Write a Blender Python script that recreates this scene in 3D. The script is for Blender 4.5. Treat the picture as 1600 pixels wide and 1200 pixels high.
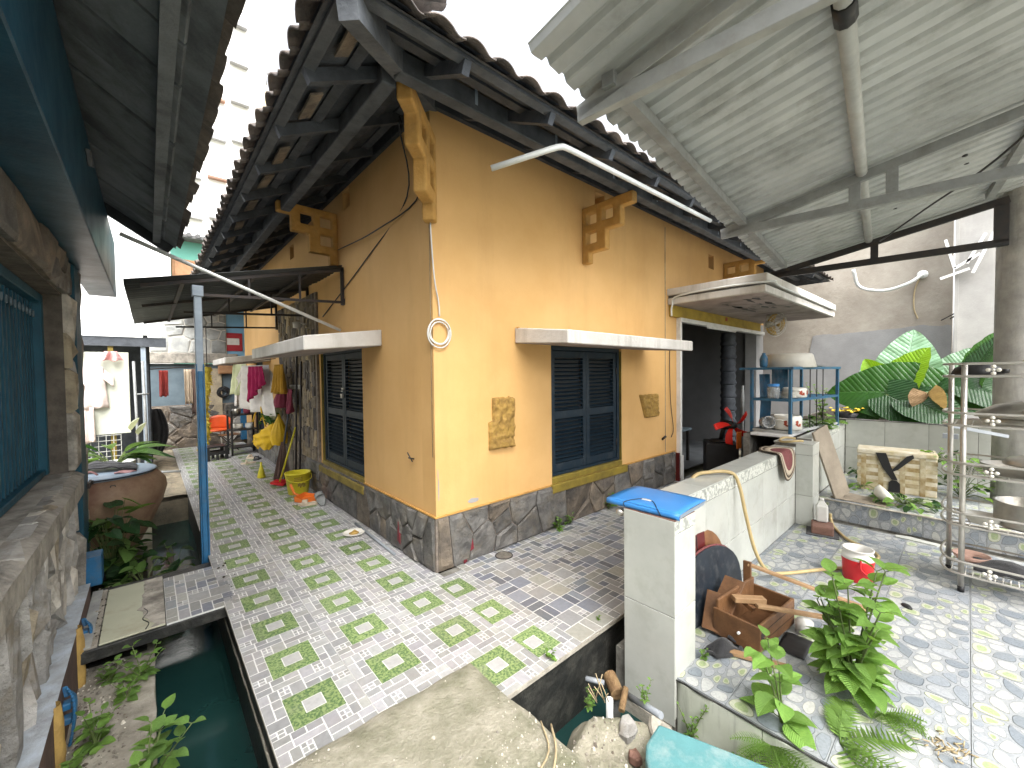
import bpy, bmesh, math, random
from mathutils import Vector, Matrix, noise as mnoise

for _o in list(bpy.data.objects):
    bpy.data.objects.remove(_o)
SC = bpy.context.scene
COL = SC.collection
R = random.Random(11)
PI = math.pi

# ---------------------------------------------------------------- camera
cam_d = bpy.data.cameras.new('camera')
cam_d.sensor_width = 36.0
cam_d.sensor_fit = 'HORIZONTAL'
cam_d.lens = 36.0 * 636.0 / 1600.0
cam_d.clip_start = 0.03
cam_d.clip_end = 400.0
cam = bpy.data.objects.new('camera', cam_d)
COL.objects.link(cam)
# the third column is the camera's backward axis
cam.matrix_world = Matrix(((0.74590072, 0.02615872, -0.66554326, -1.646),
                           (-0.66595429, 0.01173028, -0.74590032, -2.752),
                           (-0.01170479, 0.99958898, 0.02617014, 1.550),
                           (0, 0, 0, 1)))
SC.camera = cam

# ---------------------------------------------------------------- sky and sun: bright overcast noon
SUN_EL, SUN_AZ = 58.0, 250.0      # azimuth of the sun measured from +X, anticlockwise
W = bpy.data.worlds.new('World')
SC.world = W
W.use_nodes = True
nt = W.node_tree
nt.nodes.clear()
out = nt.nodes.new('ShaderNodeOutputWorld')
bg = nt.nodes.new('ShaderNodeBackground')
sky = nt.nodes.new('ShaderNodeTexSky')
sky.sky_type = 'NISHITA'
sky.sun_disc = False
sky.sun_elevation = math.radians(SUN_EL)
sky.sun_rotation = math.radians(90.0 - SUN_AZ)
sky.air_density = 1.0
sky.dust_density = 6.0
hs = nt.nodes.new('ShaderNodeHueSaturation')
hs.inputs['Saturation'].default_value = 0.22
nt.links.new(sky.outputs[0], hs.inputs['Color'])
nt.links.new(hs.outputs[0], bg.inputs['Color'])
bg.inputs['Strength'].default_value = 0.15
nt.links.new(bg.outputs[0], out.inputs[0])

sun_d = bpy.data.lights.new('sun', 'SUN')
sun_d.energy = 0.8
sun_d.angle = math.radians(65)
sun_d.color = (1.0, 0.97, 0.92)
sun = bpy.data.objects.new('sun', sun_d)
COL.objects.link(sun)
_d = Vector((math.cos(math.radians(SUN_EL)) * math.cos(math.radians(SUN_AZ)),
             math.cos(math.radians(SUN_EL)) * math.sin(math.radians(SUN_AZ)),
             math.sin(math.radians(SUN_EL))))
sun.rotation_euler = _d.to_track_quat('Z', 'Y').to_euler()
sun.location = _d * 20

SC.view_settings.view_transform = 'Standard'
SC.view_settings.look = 'None'
SC.view_settings.gamma = 1.0
SC.view_settings.use_curve_mapping = False
SC.view_settings.exposure = 2.12
SC.render.engine = 'CYCLES'
SC.cycles.max_bounces = 9
SC.cycles.diffuse_bounces = 8
SC.cycles.use_denoising = True

# ---------------------------------------------------------------- materials
MATS = {}


def mat(name, c, c2=None, scale=6.0, rough=0.7, bump=0.0, bscale=40.0, metal=0.0, dirt=None, dirt_amt=0.4,
        dirt_scale=2.0, streak=False, attr=False, rand=0.12, spec=0.4, trans=0.0, sheen=0.0, alpha=1.0, coat=0.0, contrast=(0.35, 0.65)):
    """a procedural surface: two tones mixed by noise, optional stains with a shape of their own, fine relief"""
    m = bpy.data.materials.new(name)
    m.use_nodes = True
    t = m.node_tree
    b = t.nodes['Principled BSDF']
    N, L = t.nodes.new, t.links.new
    tc = N('ShaderNodeTexCoord')
    oi = N('ShaderNodeObjectInfo')
    add = N('ShaderNodeVectorMath'); add.operation = 'MULTIPLY_ADD'
    add.inputs[0].default_value = (1, 1, 1)
    L(oi.outputs['Random'], add.inputs[0])
    add.inputs[1].default_value = (17.3, 9.1, 5.7)
    L(tc.outputs['Object'], add.inputs[2])
    co = add.outputs[0]
    n1 = N('ShaderNodeTexNoise')
    n1.inputs['Scale'].default_value = scale
    n1.inputs['Detail'].default_value = 5
    n1.inputs['Roughness'].default_value = 0.62
    L(co, n1.inputs['Vector'])
    rmp = N('ShaderNodeMapRange')
    rmp.inputs['From Min'].default_value = contrast[0]
    rmp.inputs['From Max'].default_value = contrast[1]
    L(n1.outputs['Fac'], rmp.inputs['Value'])
    mix = N('ShaderNodeMix'); mix.data_type = 'RGBA'
    c = tuple(c) + (1,)
    c2 = tuple(c2) + (1,) if c2 else tuple(x * 0.78 for x in c[:3]) + (1,)
    L(rmp.outputs['Result'], mix.inputs['Factor'])
    if attr:
        at = N('ShaderNodeVertexColor'); at.layer_name = 'Col'
        mul = N('ShaderNodeMix'); mul.data_type = 'RGBA'; mul.blend_type = 'MULTIPLY'
        mul.inputs['Factor'].default_value = 1.0
        mix.inputs['A'].default_value = c
        mix.inputs['B'].default_value = c2
        L(at.outputs['Color'], mul.inputs['A'])
        L(mix.outputs['Result'], mul.inputs['B'])
        col = mul.outputs['Result']
    else:
        mix.inputs['A'].default_value = c
        mix.inputs['B'].default_value = c2
        col = mix.outputs['Result']
    if dirt:
        n2 = N('ShaderNodeTexNoise')
        n2.inputs['Scale'].default_value = dirt_scale
        n2.inputs['Detail'].default_value = 8
        n2.inputs['Roughness'].default_value = 0.7
        if streak:
            mp = N('ShaderNodeMapping')
            mp.inputs['Scale'].default_value = (1, 1, 0.12)
            L(co, mp.inputs['Vector'])
            L(mp.outputs[0], n2.inputs['Vector'])
        else:
            L(co, n2.inputs['Vector'])
        r2 = N('ShaderNodeMapRange')
        r2.inputs['From Min'].default_value = 0.50
        r2.inputs['From Max'].default_value = 0.72
        r2.inputs['To Max'].default_value = dirt_amt
        L(n2.outputs['Fac'], r2.inputs['Value'])
        mx = N('ShaderNodeMix'); mx.data_type = 'RGBA'
        L(r2.outputs['Result'], mx.inputs['Factor'])
        L(col, mx.inputs['A'])
        mx.inputs['B'].default_value = tuple(dirt) + (1,)
        col = mx.outputs['Result']
    if rand:
        hsv = N('ShaderNodeHueSaturation')
        mr = N('ShaderNodeMapRange')
        mr.inputs['To Min'].default_value = 1 - rand
        mr.inputs['To Max'].default_value = 1 + rand
        L(oi.outputs['Random'], mr.inputs['Value'])
        L(mr.outputs['Result'], hsv.inputs['Value'])
        L(col, hsv.inputs['Color'])
        col = hsv.outputs[0]
    L(col, b.inputs['Base Color'])
    b.inputs['Roughness'].default_value = rough
    b.inputs['Metallic'].default_value = metal
    b.inputs['Specular IOR Level'].default_value = spec
    if coat:
        b.inputs['Coat Weight'].default_value = coat
        b.inputs['Coat Roughness'].default_value = 0.15
    if trans:
        b.inputs['Transmission Weight'].default_value = trans
    if sheen:
        b.inputs['Sheen Weight'].default_value = sheen
    # gloss is uneven too
    rr = N('ShaderNodeMapRange')
    rr.inputs['To Min'].default_value = max(0.02, rough - 0.12)
    rr.inputs['To Max'].default_value = min(1.0, rough + 0.12)
    L(n1.outputs['Fac'], rr.inputs['Value'])
    L(rr.outputs['Result'], b.inputs['Roughness'])
    if bump:
        n3 = N('ShaderNodeTexNoise')
        n3.inputs['Scale'].default_value = bscale
        n3.inputs['Detail'].default_value = 6
        n3.inputs['Roughness'].default_value = 0.65
        L(co, n3.inputs['Vector'])
        bp = N('ShaderNodeBump')
        bp.inputs['Strength'].default_value = bump
        bp.inputs['Distance'].default_value = 0.02
        L(n3.outputs['Fac'], bp.inputs['Height'])
        L(bp.outputs[0], b.inputs['Normal'])
    MATS[name] = m
    return m


def leafmat(name, c, c2, rough=0.45, vein=None):
    m = mat(name, c, c2, scale=9, rough=rough, bump=0.25, bscale=60, rand=0.28, spec=0.35)
    t = m.node_tree
    b = t.nodes['Principled BSDF']
    o = t.nodes['Material Output']
    # veins: ribs that leave the midrib at an angle (leaf lies along local Y)
    N, L = t.nodes.new, t.links.new
    tc = N('ShaderNodeTexCoord'); sx = N('ShaderNodeSeparateXYZ'); L(tc.outputs['Object'], sx.inputs[0])
    ab = N('ShaderNodeMath'); ab.operation = 'ABSOLUTE'; L(sx.outputs['X'], ab.inputs[0])
    ma = N('ShaderNodeMath'); ma.operation = 'MULTIPLY_ADD'; L(ab.outputs[0], ma.inputs[0]); ma.inputs[1].default_value = -0.75; L(sx.outputs['Y'], ma.inputs[2])
    fr = N('ShaderNodeMath'); fr.operation = 'MULTIPLY'; L(ma.outputs[0], fr.inputs[0]); fr.inputs[1].default_value = 52.0
    sn = N('ShaderNodeMath'); sn.operation = 'SINE'; L(fr.outputs[0], sn.inputs[0])
    sa = N('ShaderNodeMath'); sa.operation = 'ABSOLUTE'; L(sn.outputs[0], sa.inputs[0])
    pw_ = N('ShaderNodeMath'); pw_.operation = 'POWER'; L(sa.outputs[0], pw_.inputs[0]); pw_.inputs[1].default_value = 0.5
    mid = N('ShaderNodeMath'); mid.operation = 'MULTIPLY'; L(ab.outputs[0], mid.inputs[0]); mid.inputs[1].default_value = 60.0
    mm = N('ShaderNodeMath'); mm.operation = 'MINIMUM'; L(mid.outputs[0], mm.inputs[0]); L(pw_.outputs[0], mm.inputs[1])
    bp2 = N('ShaderNodeBump'); bp2.inputs['Strength'].default_value = 0.5; bp2.inputs['Distance'].default_value = 0.012
    L(mm.outputs[0], bp2.inputs['Height'])
    old = b.inputs['Normal'].links[0].from_socket
    L(old, bp2.inputs['Normal']); L(bp2.outputs[0], b.inputs['Normal'])
    bc = b.inputs['Base Color'].links[0].from_socket
    vm = N('ShaderNodeMix'); vm.data_type = 'RGBA'
    inv = N('ShaderNodeMapRange'); inv.inputs['From Min'].default_value = 0.0; inv.inputs['From Max'].default_value = 0.45; inv.inputs['To Min'].default_value = 0.55; inv.inputs['To Max'].default_value = 0.0
    L(mm.outputs[0], inv.inputs['Value']); L(inv.outputs['Result'], vm.inputs['Factor']); L(bc, vm.inputs['A'])
    vm.inputs['B'].default_value = (c[0] * 1.5 + .03, c[1] * 1.35 + .03, c[2] * 1.5 + .01, 1)
    L(vm.outputs['Result'], b.inputs['Base Color'])
    tr = t.nodes.new('ShaderNodeBsdfTranslucent')
    tr.inputs['Color'].default_value = (c[0] * 1.6 + .02, c[1] * 1.5 + .03, c[2], 1)
    ms = t.nodes.new('ShaderNodeMixShader')
    ms.inputs[0].default_value = 0.3
    t.links.new(b.outputs[0], ms.inputs[1])
    t.links.new(tr.outputs[0], ms.inputs[2])
    t.links.new(ms.outputs[0], o.inputs['Surface'])
    return m


# ---------------------------------------------------------------- mesh helpers
class MB:
    """collects boxes, tubes, lathes and sheets; build() links them as ONE mesh object"""
    def __init__(s):
        s.v, s.f, s.c, s.mi, s.sm = [], [], [], [], []

    def face(s, idx, col=None, mi=0, sm=False):
        s.f.append(tuple(idx)); s.c.append(col); s.mi.append(mi); s.sm.append(sm)

    def add(s, verts, faces, col=None, mi=0, sm=False):
        k = len(s.v)
        s.v += [tuple(p) for p in verts]
        for q in faces:
            s.face([k + i for i in q], col, mi, sm)
        return s

    def box(s, x0, y0, z0, x1, y1, z1, col=None, mi=0):
        x0, x1 = min(x0, x1), max(x0, x1); y0, y1 = min(y0, y1), max(y0, y1); z0, z1 = min(z0, z1), max(z0, z1)
        return s.add([(x0, y0, z0), (x1, y0, z0), (x1, y1, z0), (x0, y1, z0), (x0, y0, z1), (x1, y0, z1), (x1, y1, z1), (x0, y1, z1)],
                     [(0, 3, 2, 1), (4, 5, 6, 7), (0, 1, 5, 4), (1, 2, 6, 5), (2, 3, 7, 6), (3, 0, 4, 7)], col, mi)

    def obox(s, c, size, rot=None, col=None, mi=0):
        k = len(s.v)
        a, b, d = size[0] / 2, size[1] / 2, size[2] / 2
        s.box(-a, -b, -d, a, b, d, col, mi)
        M = rot or Matrix.Identity(3)
        for i in range(k, len(s.v)):
            s.v[i] = tuple(M @ Vector(s.v[i]) + Vector(c))
        return s

    def bar(s, p0, p1, w, h, up=(0, 0, 1), col=None, mi=0):
        """a square timber from p0 to p1, w wide, h deep"""
        p0, p1 = Vector(p0), Vector(p1)
        d = (p1 - p0)
        L = d.length
        d.normalize()
        u = Vector(up)
        if abs(d.dot(u)) > 0.97:
            u = Vector((1, 0, 0))
        x = d.cross(u).normalized()
        z = x.cross(d)
        M = Matrix((x, d, z)).transposed()
        return s.obox((p0 + p1) / 2, (w, L, h), M, col, mi)

    def tube(s, pts, r, n=8, col=None, mi=0, cap=True, closed=False):
        pts = [Vector(p) for p in pts]
        rs = r if isinstance(r, (list, tuple)) else [r] * len(pts)
        k = len(s.v)
        prev = None
        m = len(pts)
        for i, p in enumerate(pts):
            a = pts[(i - 1) % m] if (i > 0 or closed) else p
            b = pts[(i + 1) % m] if (i < m - 1 or closed) else p
            d = (b - a).normalized()
            if prev is None:
                x = d.orthogonal().normalized()
            else:
                x = (prev - d * prev.dot(d))
                x = x.normalized() if x.length > 1e-6 else d.orthogonal().normalized()
            prev = x
            y = d.cross(x)
            for j in range(n):
                t = 2 * PI * j / n
                s.v.append(tuple(p + (x * math.cos(t) + y * math.sin(t)) * rs[i]))
        for i in range(m if closed else m - 1):
            i2 = (i + 1) % m
            for j in range(n):
                j2 = (j + 1) % n
                s.face((k + i * n + j, k + i * n + j2, k + i2 * n + j2, k + i2 * n + j), col, mi, True)
        if cap and not closed:
            s.face([k + j for j in range(n)][::-1], col, mi)
            s.face([k + (m - 1) * n + j for j in range(n)], col, mi)
        return s

    def lathe(s, prof, n=20, c=(0, 0, 0), col=None, mi=0, sx=1, sy=1, M=None):
        k = len(s.v)
        for (r, z) in prof:
            for j in range(n):
                t = 2 * PI * j / n
                p = Vector((r * math.cos(t) * sx, r * math.sin(t) * sy, z))
                if M:
                    p = M @ p
                s.v.append(tuple(p + Vector(c)))
        for i in range(len(prof) - 1):
            for j in range(n):
                j2 = (j + 1) % n
                s.face((k + i * n + j, k + i * n + j2, k + (i + 1) * n + j2, k + (i + 1) * n + j), col, mi, True)
        if prof[0][0] > 1e-4:
            s.face([k + j for j in range(n)][::-1], col, mi)
        if prof[-1][0] > 1e-4:
            s.face([k + (len(prof) - 1) * n + j for j in range(n)], col, mi)
        return s

    def prism(s, poly, O, U, V, Nn, depth, col=None, mi=0):
        """an outline given in (u, v), thickened along Nn from 0 to depth"""
        O, U, V, Nn = Vector(O), Vector(U), Vector(V), Vector(Nn)
        n = len(poly)
        a = [O + U * p[0] + V * p[1] for p in poly]
        b = [p + Nn * depth for p in a]
        return s.add(a + b, [tuple(range(n))[::-1], tuple(range(n, 2 * n))] +
                     [(i, (i + 1) % n, n + (i + 1) % n, n + i) for i in range(n)], col, mi)

    def grid(s, fn, nu, nv, col=None, mi=0, sm=True, closed_u=False):
        k = len(s.v)
        for i in range(nu + 1):
            for j in range(nv + 1):
                s.v.append(tuple(fn(i / nu, j / nv)))
        for i in range(nu):
            for j in range(nv):
                a = k + i * (nv + 1) + j
                s.face((a, a + nv + 1, a + nv + 2, a + 1), col, mi, sm)
        return s

    def mesh(s, name):
        me = bpy.data.meshes.new(name)
        me.from_pydata(s.v, [], s.f)
        if any(c is not None for c in s.c):
            ca = me.color_attributes.new('Col', 'FLOAT_COLOR', 'CORNER')
            i = 0
            buf = []
            for q, c in zip(s.f, s.c):
                c = c or (1, 1, 1)
                buf += list((c[0], c[1], c[2], 1.0)) * len(q)
            ca.data.foreach_set('color', buf)
        me.polygons.foreach_set('material_index', s.mi)
        me.polygons.foreach_set('use_smooth', s.sm)
        me.update()
        return me

    def build(s, name, m, parent=None, bevel=0.0, solid=0.0, loc=None, seg=1, fix=True, sub=0):
        me = s.mesh(name)
        if fix:
            bm = bmesh.new(); bm.from_mesh(me)
            bmesh.ops.recalc_face_normals(bm, faces=bm.faces)
            bm.to_mesh(me); bm.free()
        for x in (m if isinstance(m, (list, tuple)) else [m]):
            me.materials.append(MATS[x] if isinstance(x, str) else x)
        o = bpy.data.objects.new(name, me)
        COL.objects.link(o)
        if parent is not None:
            o.parent = parent
        if loc is not None:
            o.location = loc
        if solid:
            md = o.modifiers.new('t', 'SOLIDIFY'); md.thickness = solid; md.offset = 0
        if bevel:
            md = o.modifiers.new('b', 'BEVEL'); md.width = bevel; md.segments = seg; md.limit_method = 'ANGLE'
            md.angle_limit = math.radians(40)
        if sub:
            md = o.modifiers.new('s', 'SUBSURF'); md.levels = sub; md.render_levels = sub
        return o


def tag(o, label, cat, group=None):
    o['label'] = label
    o['category'] = cat
    if group:
        o['group'] = group
    return o


def thing(name, label, cat, loc=(0, 0, 0), rz=0.0, group=None):
    o = bpy.data.objects.new(name, None)
    COL.objects.link(o)
    o.location = loc
    o.rotation_euler = (0, 0, rz)
    o.empty_display_size = 0.1
    return tag(o, label, cat, group)


def struct(o):
    o['kind'] = 'structure'
    return o


def inst(me, name, m, parent=None, loc=(0, 0, 0), rot=(0, 0, 0), scale=(1, 1, 1), M=None):
    """another object that shares mesh data"""
    if m is not None and not me.materials:
        for x in (m if isinstance(m, (list, tuple)) else [m]):
            me.materials.append(MATS[x] if isinstance(x, str) else x)
    o = bpy.data.objects.new(name, me)
    COL.objects.link(o)
    o.parent = parent
    if M is not None:
        o.matrix_basis = M
    else:
        o.location = loc; o.rotation_euler = rot; o.scale = scale
    return o


def spline(pts, n=6):
    """Catmull-Rom through the points"""
    P = [Vector(p) for p in pts]
    P = [P[0] * 2 - P[1]] + P + [P[-1] * 2 - P[-2]]
    o = []
    for i in range(1, len(P) - 2):
        a, b, c, d = P[i - 1:i + 3]
        for k in range(n):
            t = k / n
            o.append(0.5 * (2 * b + (c - a) * t + (2 * a - 5 * b + 4 * c - d) * t * t + (3 * b - a - 3 * c + d) * t ** 3))
    o.append(P[-2])
    return o


def clip_poly(poly, a, b, c):
    """keep the side a*x + b*y <= c"""
    o = []
    for i in range(len(poly)):
        p, q = poly[i], poly[(i + 1) % len(poly)]
        dp, dq = a * p[0] + b * p[1] - c, a * q[0] + b * q[1] - c
        if dp <= 0:
            o.append(p)
        if dp * dq < 0:
            t = dp / (dp - dq)
            o.append((p[0] + (q[0] - p[0]) * t, p[1] + (q[1] - p[1]) * t))
    return o


def cells(Wd, Ht, n, seed=0, ax=1.0, ay=1.0, relax=1, inside=None):
    """irregular polygons that fill Wd x Ht; ax, ay stretch the metric (large = narrow in that direction)"""
    rr = random.Random(seed)
    S = [(rr.random() * Wd, rr.random() * Ht) for _ in range(n)]
    for it in range(relax + 1):
        out = []
        for i, (x, y) in enumerate(S):
            P = [(0, 0), (Wd, 0), (Wd, Ht), (0, Ht)]
            near = sorted((((u - x) * ax) ** 2 + ((v - y) * ay) ** 2, j) for j, (u, v) in enumerate(S) if j != i)[:22]
            for _, j in near:
                u, v = S[j]
                a, b = (u - x) * ax * ax, (v - y) * ay * ay
                c = (((u * u - x * x) * ax * ax) + ((v * v - y * y) * ay * ay)) / 2
                P = clip_poly(P, a, b, c)
                if len(P) < 3:
                    break
            out.append(P)
        if it < relax:
            S = [(sum(p[0] for p in P) / len(P), sum(p[1] for p in P) / len(P)) if len(P) > 2 else s for P, s in zip(out, S)]
    return [P for P in out if len(P) > 2]


def shrink(poly, g):
    """move every edge of a convex outline inwards by g"""
    n = len(poly)
    area = sum(poly[i][0] * poly[(i + 1) % n][1] - poly[(i + 1) % n][0] * poly[i][1] for i in range(n))
    P = list(poly)
    for i in range(n):
        p, q = poly[i], poly[(i + 1) % n]
        dx, dy = q[0] - p[0], q[1] - p[1]
        L = math.hypot(dx, dy)
        if L < 1e-6:
            continue
        a, b = (dy / L, -dx / L) if area > 0 else (-dy / L, dx / L)
        P = clip_poly(P, a, b, a * p[0] + b * p[1] - g)
        if len(P) < 3:
            return None
    return P


def chaikin(P, k=2):
    for _ in range(k):
        o = []
        for i in range(len(P)):
            p, q = P[i], P[(i + 1) % len(P)]
            o += [(p[0] * .75 + q[0] * .25, p[1] * .75 + q[1] * .25), (p[0] * .25 + q[0] * .75, p[1] * .25 + q[1] * .75)]
        P = o
    return P


def stone_piece(poly, depth, rr, rough=0.012, round_=0):
    """a dressed stone standing out of a wall: sides, chamfer, uneven face; (u, v, n) coordinates around its centre"""
    if round_:
        poly = chaikin(poly, round_)
    n = len(poly)
    cx = sum(p[0] for p in poly) / n
    cy = sum(p[1] for p in poly) / n
    m = MB()
    base = [(p[0] - cx, p[1] - cy, -0.02) for p in poly]
    jit = [rr.uniform(-rough, rough) * .5 for _ in poly]
    rim = [(p[0] - cx, p[1] - cy, depth * .55 + j) for p, j in zip(poly, jit)]
    k = 0.84
    top = [((p[0] - cx) * k + rr.uniform(-1, 1) * rough * .4, (p[1] - cy) * k + rr.uniform(-1, 1) * rough * .4, depth + j * 1.6 + rr.uniform(-rough, rough) * .7) for p, j in zip(poly, jit)]
    mid = (rr.uniform(-.15, .15) * (max(p[0] for p in poly) - cx), rr.uniform(-.15, .15) * (max(p[1] for p in poly) - cy), depth + rr.uniform(-rough, rough))
    V = base + rim + top + [mid]
    F = []
    for i in range(n):
        j = (i + 1) % n
        F += [(i, j, n + j, n + i), (n + i, n + j, 2 * n + j, 2 * n + i), (2 * n + i, 2 * n + j, 3 * n)]
    m.add(V, F)
    return m, (cx, cy)


def stonework(parent, name, O, U, V, Nn, polys, gap, depth, mats, seed=0, rough=0.012, skip=None, round_=0, limit=300):
    rr = random.Random(seed)
    O, U, V, Nn = Vector(O), Vector(U).normalized(), Vector(V).normalized(), Vector(Nn).normalized()
    M3 = Matrix((U, V, Nn)).transposed().to_4x4()
    c = 0
    for P in polys:
        Q = shrink(P, gap)
        if not Q:
            continue
        cx = sum(p[0] for p in Q) / len(Q); cy = sum(p[1] for p in Q) / len(Q)
        if skip and skip(cx, cy):
            continue
        m, (cx, cy) = stone_piece(Q, depth * rr.uniform(.7, 1.25), rr, rough, round_)
        me = m.mesh(name)
        bm = bmesh.new(); bm.from_mesh(me); bmesh.ops.recalc_face_normals(bm, faces=bm.faces); bm.to_mesh(me); bm.free()
        me.materials.append(MATS[rr.choice(mats)])
        o = bpy.data.objects.new(name, me)
        COL.objects.link(o)
        o.parent = parent
        o.matrix_basis = Matrix.Translation(O + U * cx + V * cy) @ M3
        c += 1
        if c >= limit:
            break


def holed_wall(m, O, U, V, Nn, w, h, holes, t):
    """a wall slab w x h with rectangular openings (u0, v0, u1, v1); Nn points out, thickness t goes inwards"""
    O, U, V, Nn = Vector(O), Vector(U), Vector(V), Vector(Nn)
    us = sorted({0, w} | {x for q in holes for x in (q[0], q[2])})
    vs = sorted({0, h} | {x for q in holes for x in (q[1], q[3])})
    us = [u for u in us if 0 <= u <= w]; vs = [v for v in vs if 0 <= v <= h]

    def solid(i, j):
        if i < 0 or j < 0 or i >= len(us) - 1 or j >= len(vs) - 1:
            return False
        a, b = (us[i] + us[i + 1]) / 2, (vs[j] + vs[j + 1]) / 2
        return not any(q[0] < a < q[2] and q[1] < b < q[3] for q in holes)
    for i in range(len(us) - 1):
        for j in range(len(vs) - 1):
            if not solid(i, j):
                continue
            a = [O + U * u + V * v for u, v in ((us[i], vs[j]), (us[i + 1], vs[j]), (us[i + 1], vs[j + 1]), (us[i], vs[j + 1]))]
            b = [p - Nn * t for p in a]
            m.add(a, [(0, 1, 2, 3)]); m.add(b, [(3, 2, 1, 0)])
            for (di, dj, p, q) in ((-1, 0, 3, 0), (1, 0, 1, 2), (0, -1, 0, 1), (0, 1, 2, 3)):
                if not solid(i + di, j + dj):
                    m.add([a[p], a[q], b[q], b[p]], [(0, 1, 2, 3)])
    bmerge = None
    return m


def euler(rx, ry, rz):
    return Matrix.Rotation(rz, 3, 'Z') @ Matrix.Rotation(ry, 3, 'Y') @ Matrix.Rotation(rx, 3, 'X')
# ---------------------------------------------------------------- the palette
mat('ochre', (0.68, 0.42, 0.17), (0.60, 0.355, 0.13), scale=1.3, rough=0.8, bump=0.10, bscale=55, dirt=(0.44, 0.25, 0.09), dirt_amt=0.30, dirt_scale=2.2, streak=True, rand=0, contrast=(.3, .7))
mat('ochre_trim', (0.52, 0.30, 0.085), (0.44, 0.24, 0.06), scale=14, rough=0.8, bump=0.35, bscale=40, dirt=(0.24, 0.15, 0.06), dirt_amt=0.6, dirt_scale=6, rand=0.06)
mat('olive_paint', (0.25, 0.185, 0.028), (0.17, 0.125, 0.022), scale=8, rough=0.6, bump=0.2, dirt=(0.07, 0.05, 0.02), dirt_amt=0.7, dirt_scale=5, rand=0)
mat('yellow_beam', (0.44, 0.31, 0.045), (0.34, 0.24, 0.04), scale=4, rough=0.7, bump=0.15, dirt=(0.16, 0.11, 0.04), dirt_amt=0.5, dirt_scale=4, rand=0)
mat('lumpy_ochre', (0.40, 0.245, 0.055), (0.24, 0.14, 0.035), scale=20, rough=0.7, bump=0.8, bscale=28, dirt=(0.16, 0.09, 0.02), dirt_amt=0.6, dirt_scale=9, rand=0)
mat('stone_dark', (0.165, 0.158, 0.146), (0.065, 0.063, 0.06), scale=7, rough=0.6, bump=1.0, bscale=22, dirt=(0.17, 0.135, 0.085), dirt_amt=0.55, dirt_scale=4, rand=0.3)
mat('stone_brown', (0.21, 0.17, 0.125), (0.085, 0.072, 0.06), scale=6, rough=0.6, bump=1.0, bscale=22, dirt=(0.06, 0.06, 0.06), dirt_amt=0.6, dirt_scale=4, rand=0.3)
mat('stone_red', (0.17, 0.02, 0.03), (0.12, 0.015, 0.02), scale=9, rough=0.6, rand=0.1)
mat('mortar_dark', (0.27, 0.225, 0.185), (0.14, 0.12, 0.10), scale=16, rough=0.9, bump=0.5, rand=0)
mat('stone_tan', (0.50, 0.465, 0.40), (0.25, 0.235, 0.205), scale=6, rough=0.85, bump=1.0, bscale=30, dirt=(0.10, 0.09, 0.075), dirt_amt=0.7, dirt_scale=3, rand=0.25)
mat('stone_grey', (0.42, 0.405, 0.375), (0.18, 0.175, 0.16), scale=6, rough=0.85, bump=1.0, bscale=30, dirt=(0.34, 0.26, 0.15), dirt_amt=0.5, dirt_scale=3, rand=0.25)
mat('stone_rust', (0.42, 0.36, 0.25), (0.24, 0.205, 0.15), scale=6, rough=0.85, bump=1.0, bscale=30, dirt=(0.09, 0.075, 0.06), dirt_amt=0.6, dirt_scale=3, rand=0.25)
mat('mortar_tan', (0.15, 0.13, 0.105), (0.08, 0.07, 0.06), scale=9, rough=0.95, bump=0.7, bscale=20, rand=0)
mat('chip_a', (0.22, 0.18, 0.125), (0.13, 0.105, 0.08), scale=15, rough=0.8, bump=0.6, rand=0.4)
mat('chip_b', (0.30, 0.24, 0.15), (0.20, 0.15, 0.09), scale=15, rough=0.8, bump=0.6, rand=0.4)
mat('chip_c', (0.12, 0.105, 0.095), (0.07, 0.06, 0.055), scale=15, rough=0.8, bump=0.6, rand=0.4)
mat('facade_stone', (0.36, 0.37, 0.35), (0.24, 0.25, 0.245), scale=6, rough=0.8, bump=0.5, rand=0.3)
mat('facade_mortar', (0.60, 0.58, 0.52), (0.46, 0.44, 0.40), scale=12, rough=0.9, rand=0)
mat('shutter_blue', (0.007, 0.022, 0.037), (0.004, 0.013, 0.023), scale=9, rough=0.55, bump=0.12, dirt=(0.10, 0.12, 0.13), dirt_amt=0.35, dirt_scale=9, rand=0.1)
mat('teal_wood', (0.007, 0.070, 0.108), (0.005, 0.046, 0.075), scale=5, rough=0.5, bump=0.2, dirt=(0.01, 0.03, 0.04), dirt_amt=0.5, dirt_scale=4, rand=0.12)
mat('beam_blue', (0.010, 0.06, 0.10), (0.007, 0.04, 0.07), scale=4, rough=0.38, bump=0.15, bscale=14, rand=0)
mat('post_blue', (0.025, 0.14, 0.29), (0.018, 0.10, 0.21), scale=8, rough=0.45, bump=0.1, dirt=(0.10, 0.12, 0.13), dirt_amt=0.5, dirt_scale=14, rand=0.05)
mat('galv_blue', (0.33, 0.39, 0.45), (0.26, 0.31, 0.37), scale=10, rough=0.45, metal=0.3, rand=0.05)
mat('rack_blue', (0.03, 0.12, 0.21), (0.02, 0.08, 0.15), scale=12, rough=0.5, bump=0.15, dirt=(0.2, 0.2, 0.2), dirt_amt=0.4, dirt_scale=12, rand=0.1)
mat('white_render', (0.62, 0.60, 0.565), (0.52, 0.50, 0.465), scale=4, rough=0.85, bump=0.25, bscale=30, dirt=(0.26, 0.24, 0.20), dirt_amt=0.6, dirt_scale=5, streak=True, rand=0.04)
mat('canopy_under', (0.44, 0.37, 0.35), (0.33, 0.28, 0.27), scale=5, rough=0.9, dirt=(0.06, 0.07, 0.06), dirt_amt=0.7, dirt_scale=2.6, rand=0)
mat('white_paint', (0.78, 0.78, 0.76), (0.70, 0.70, 0.68), scale=6, rough=0.45, dirt=(0.4, 0.37, 0.32), dirt_amt=0.35, dirt_scale=6, rand=0.04)
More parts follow.
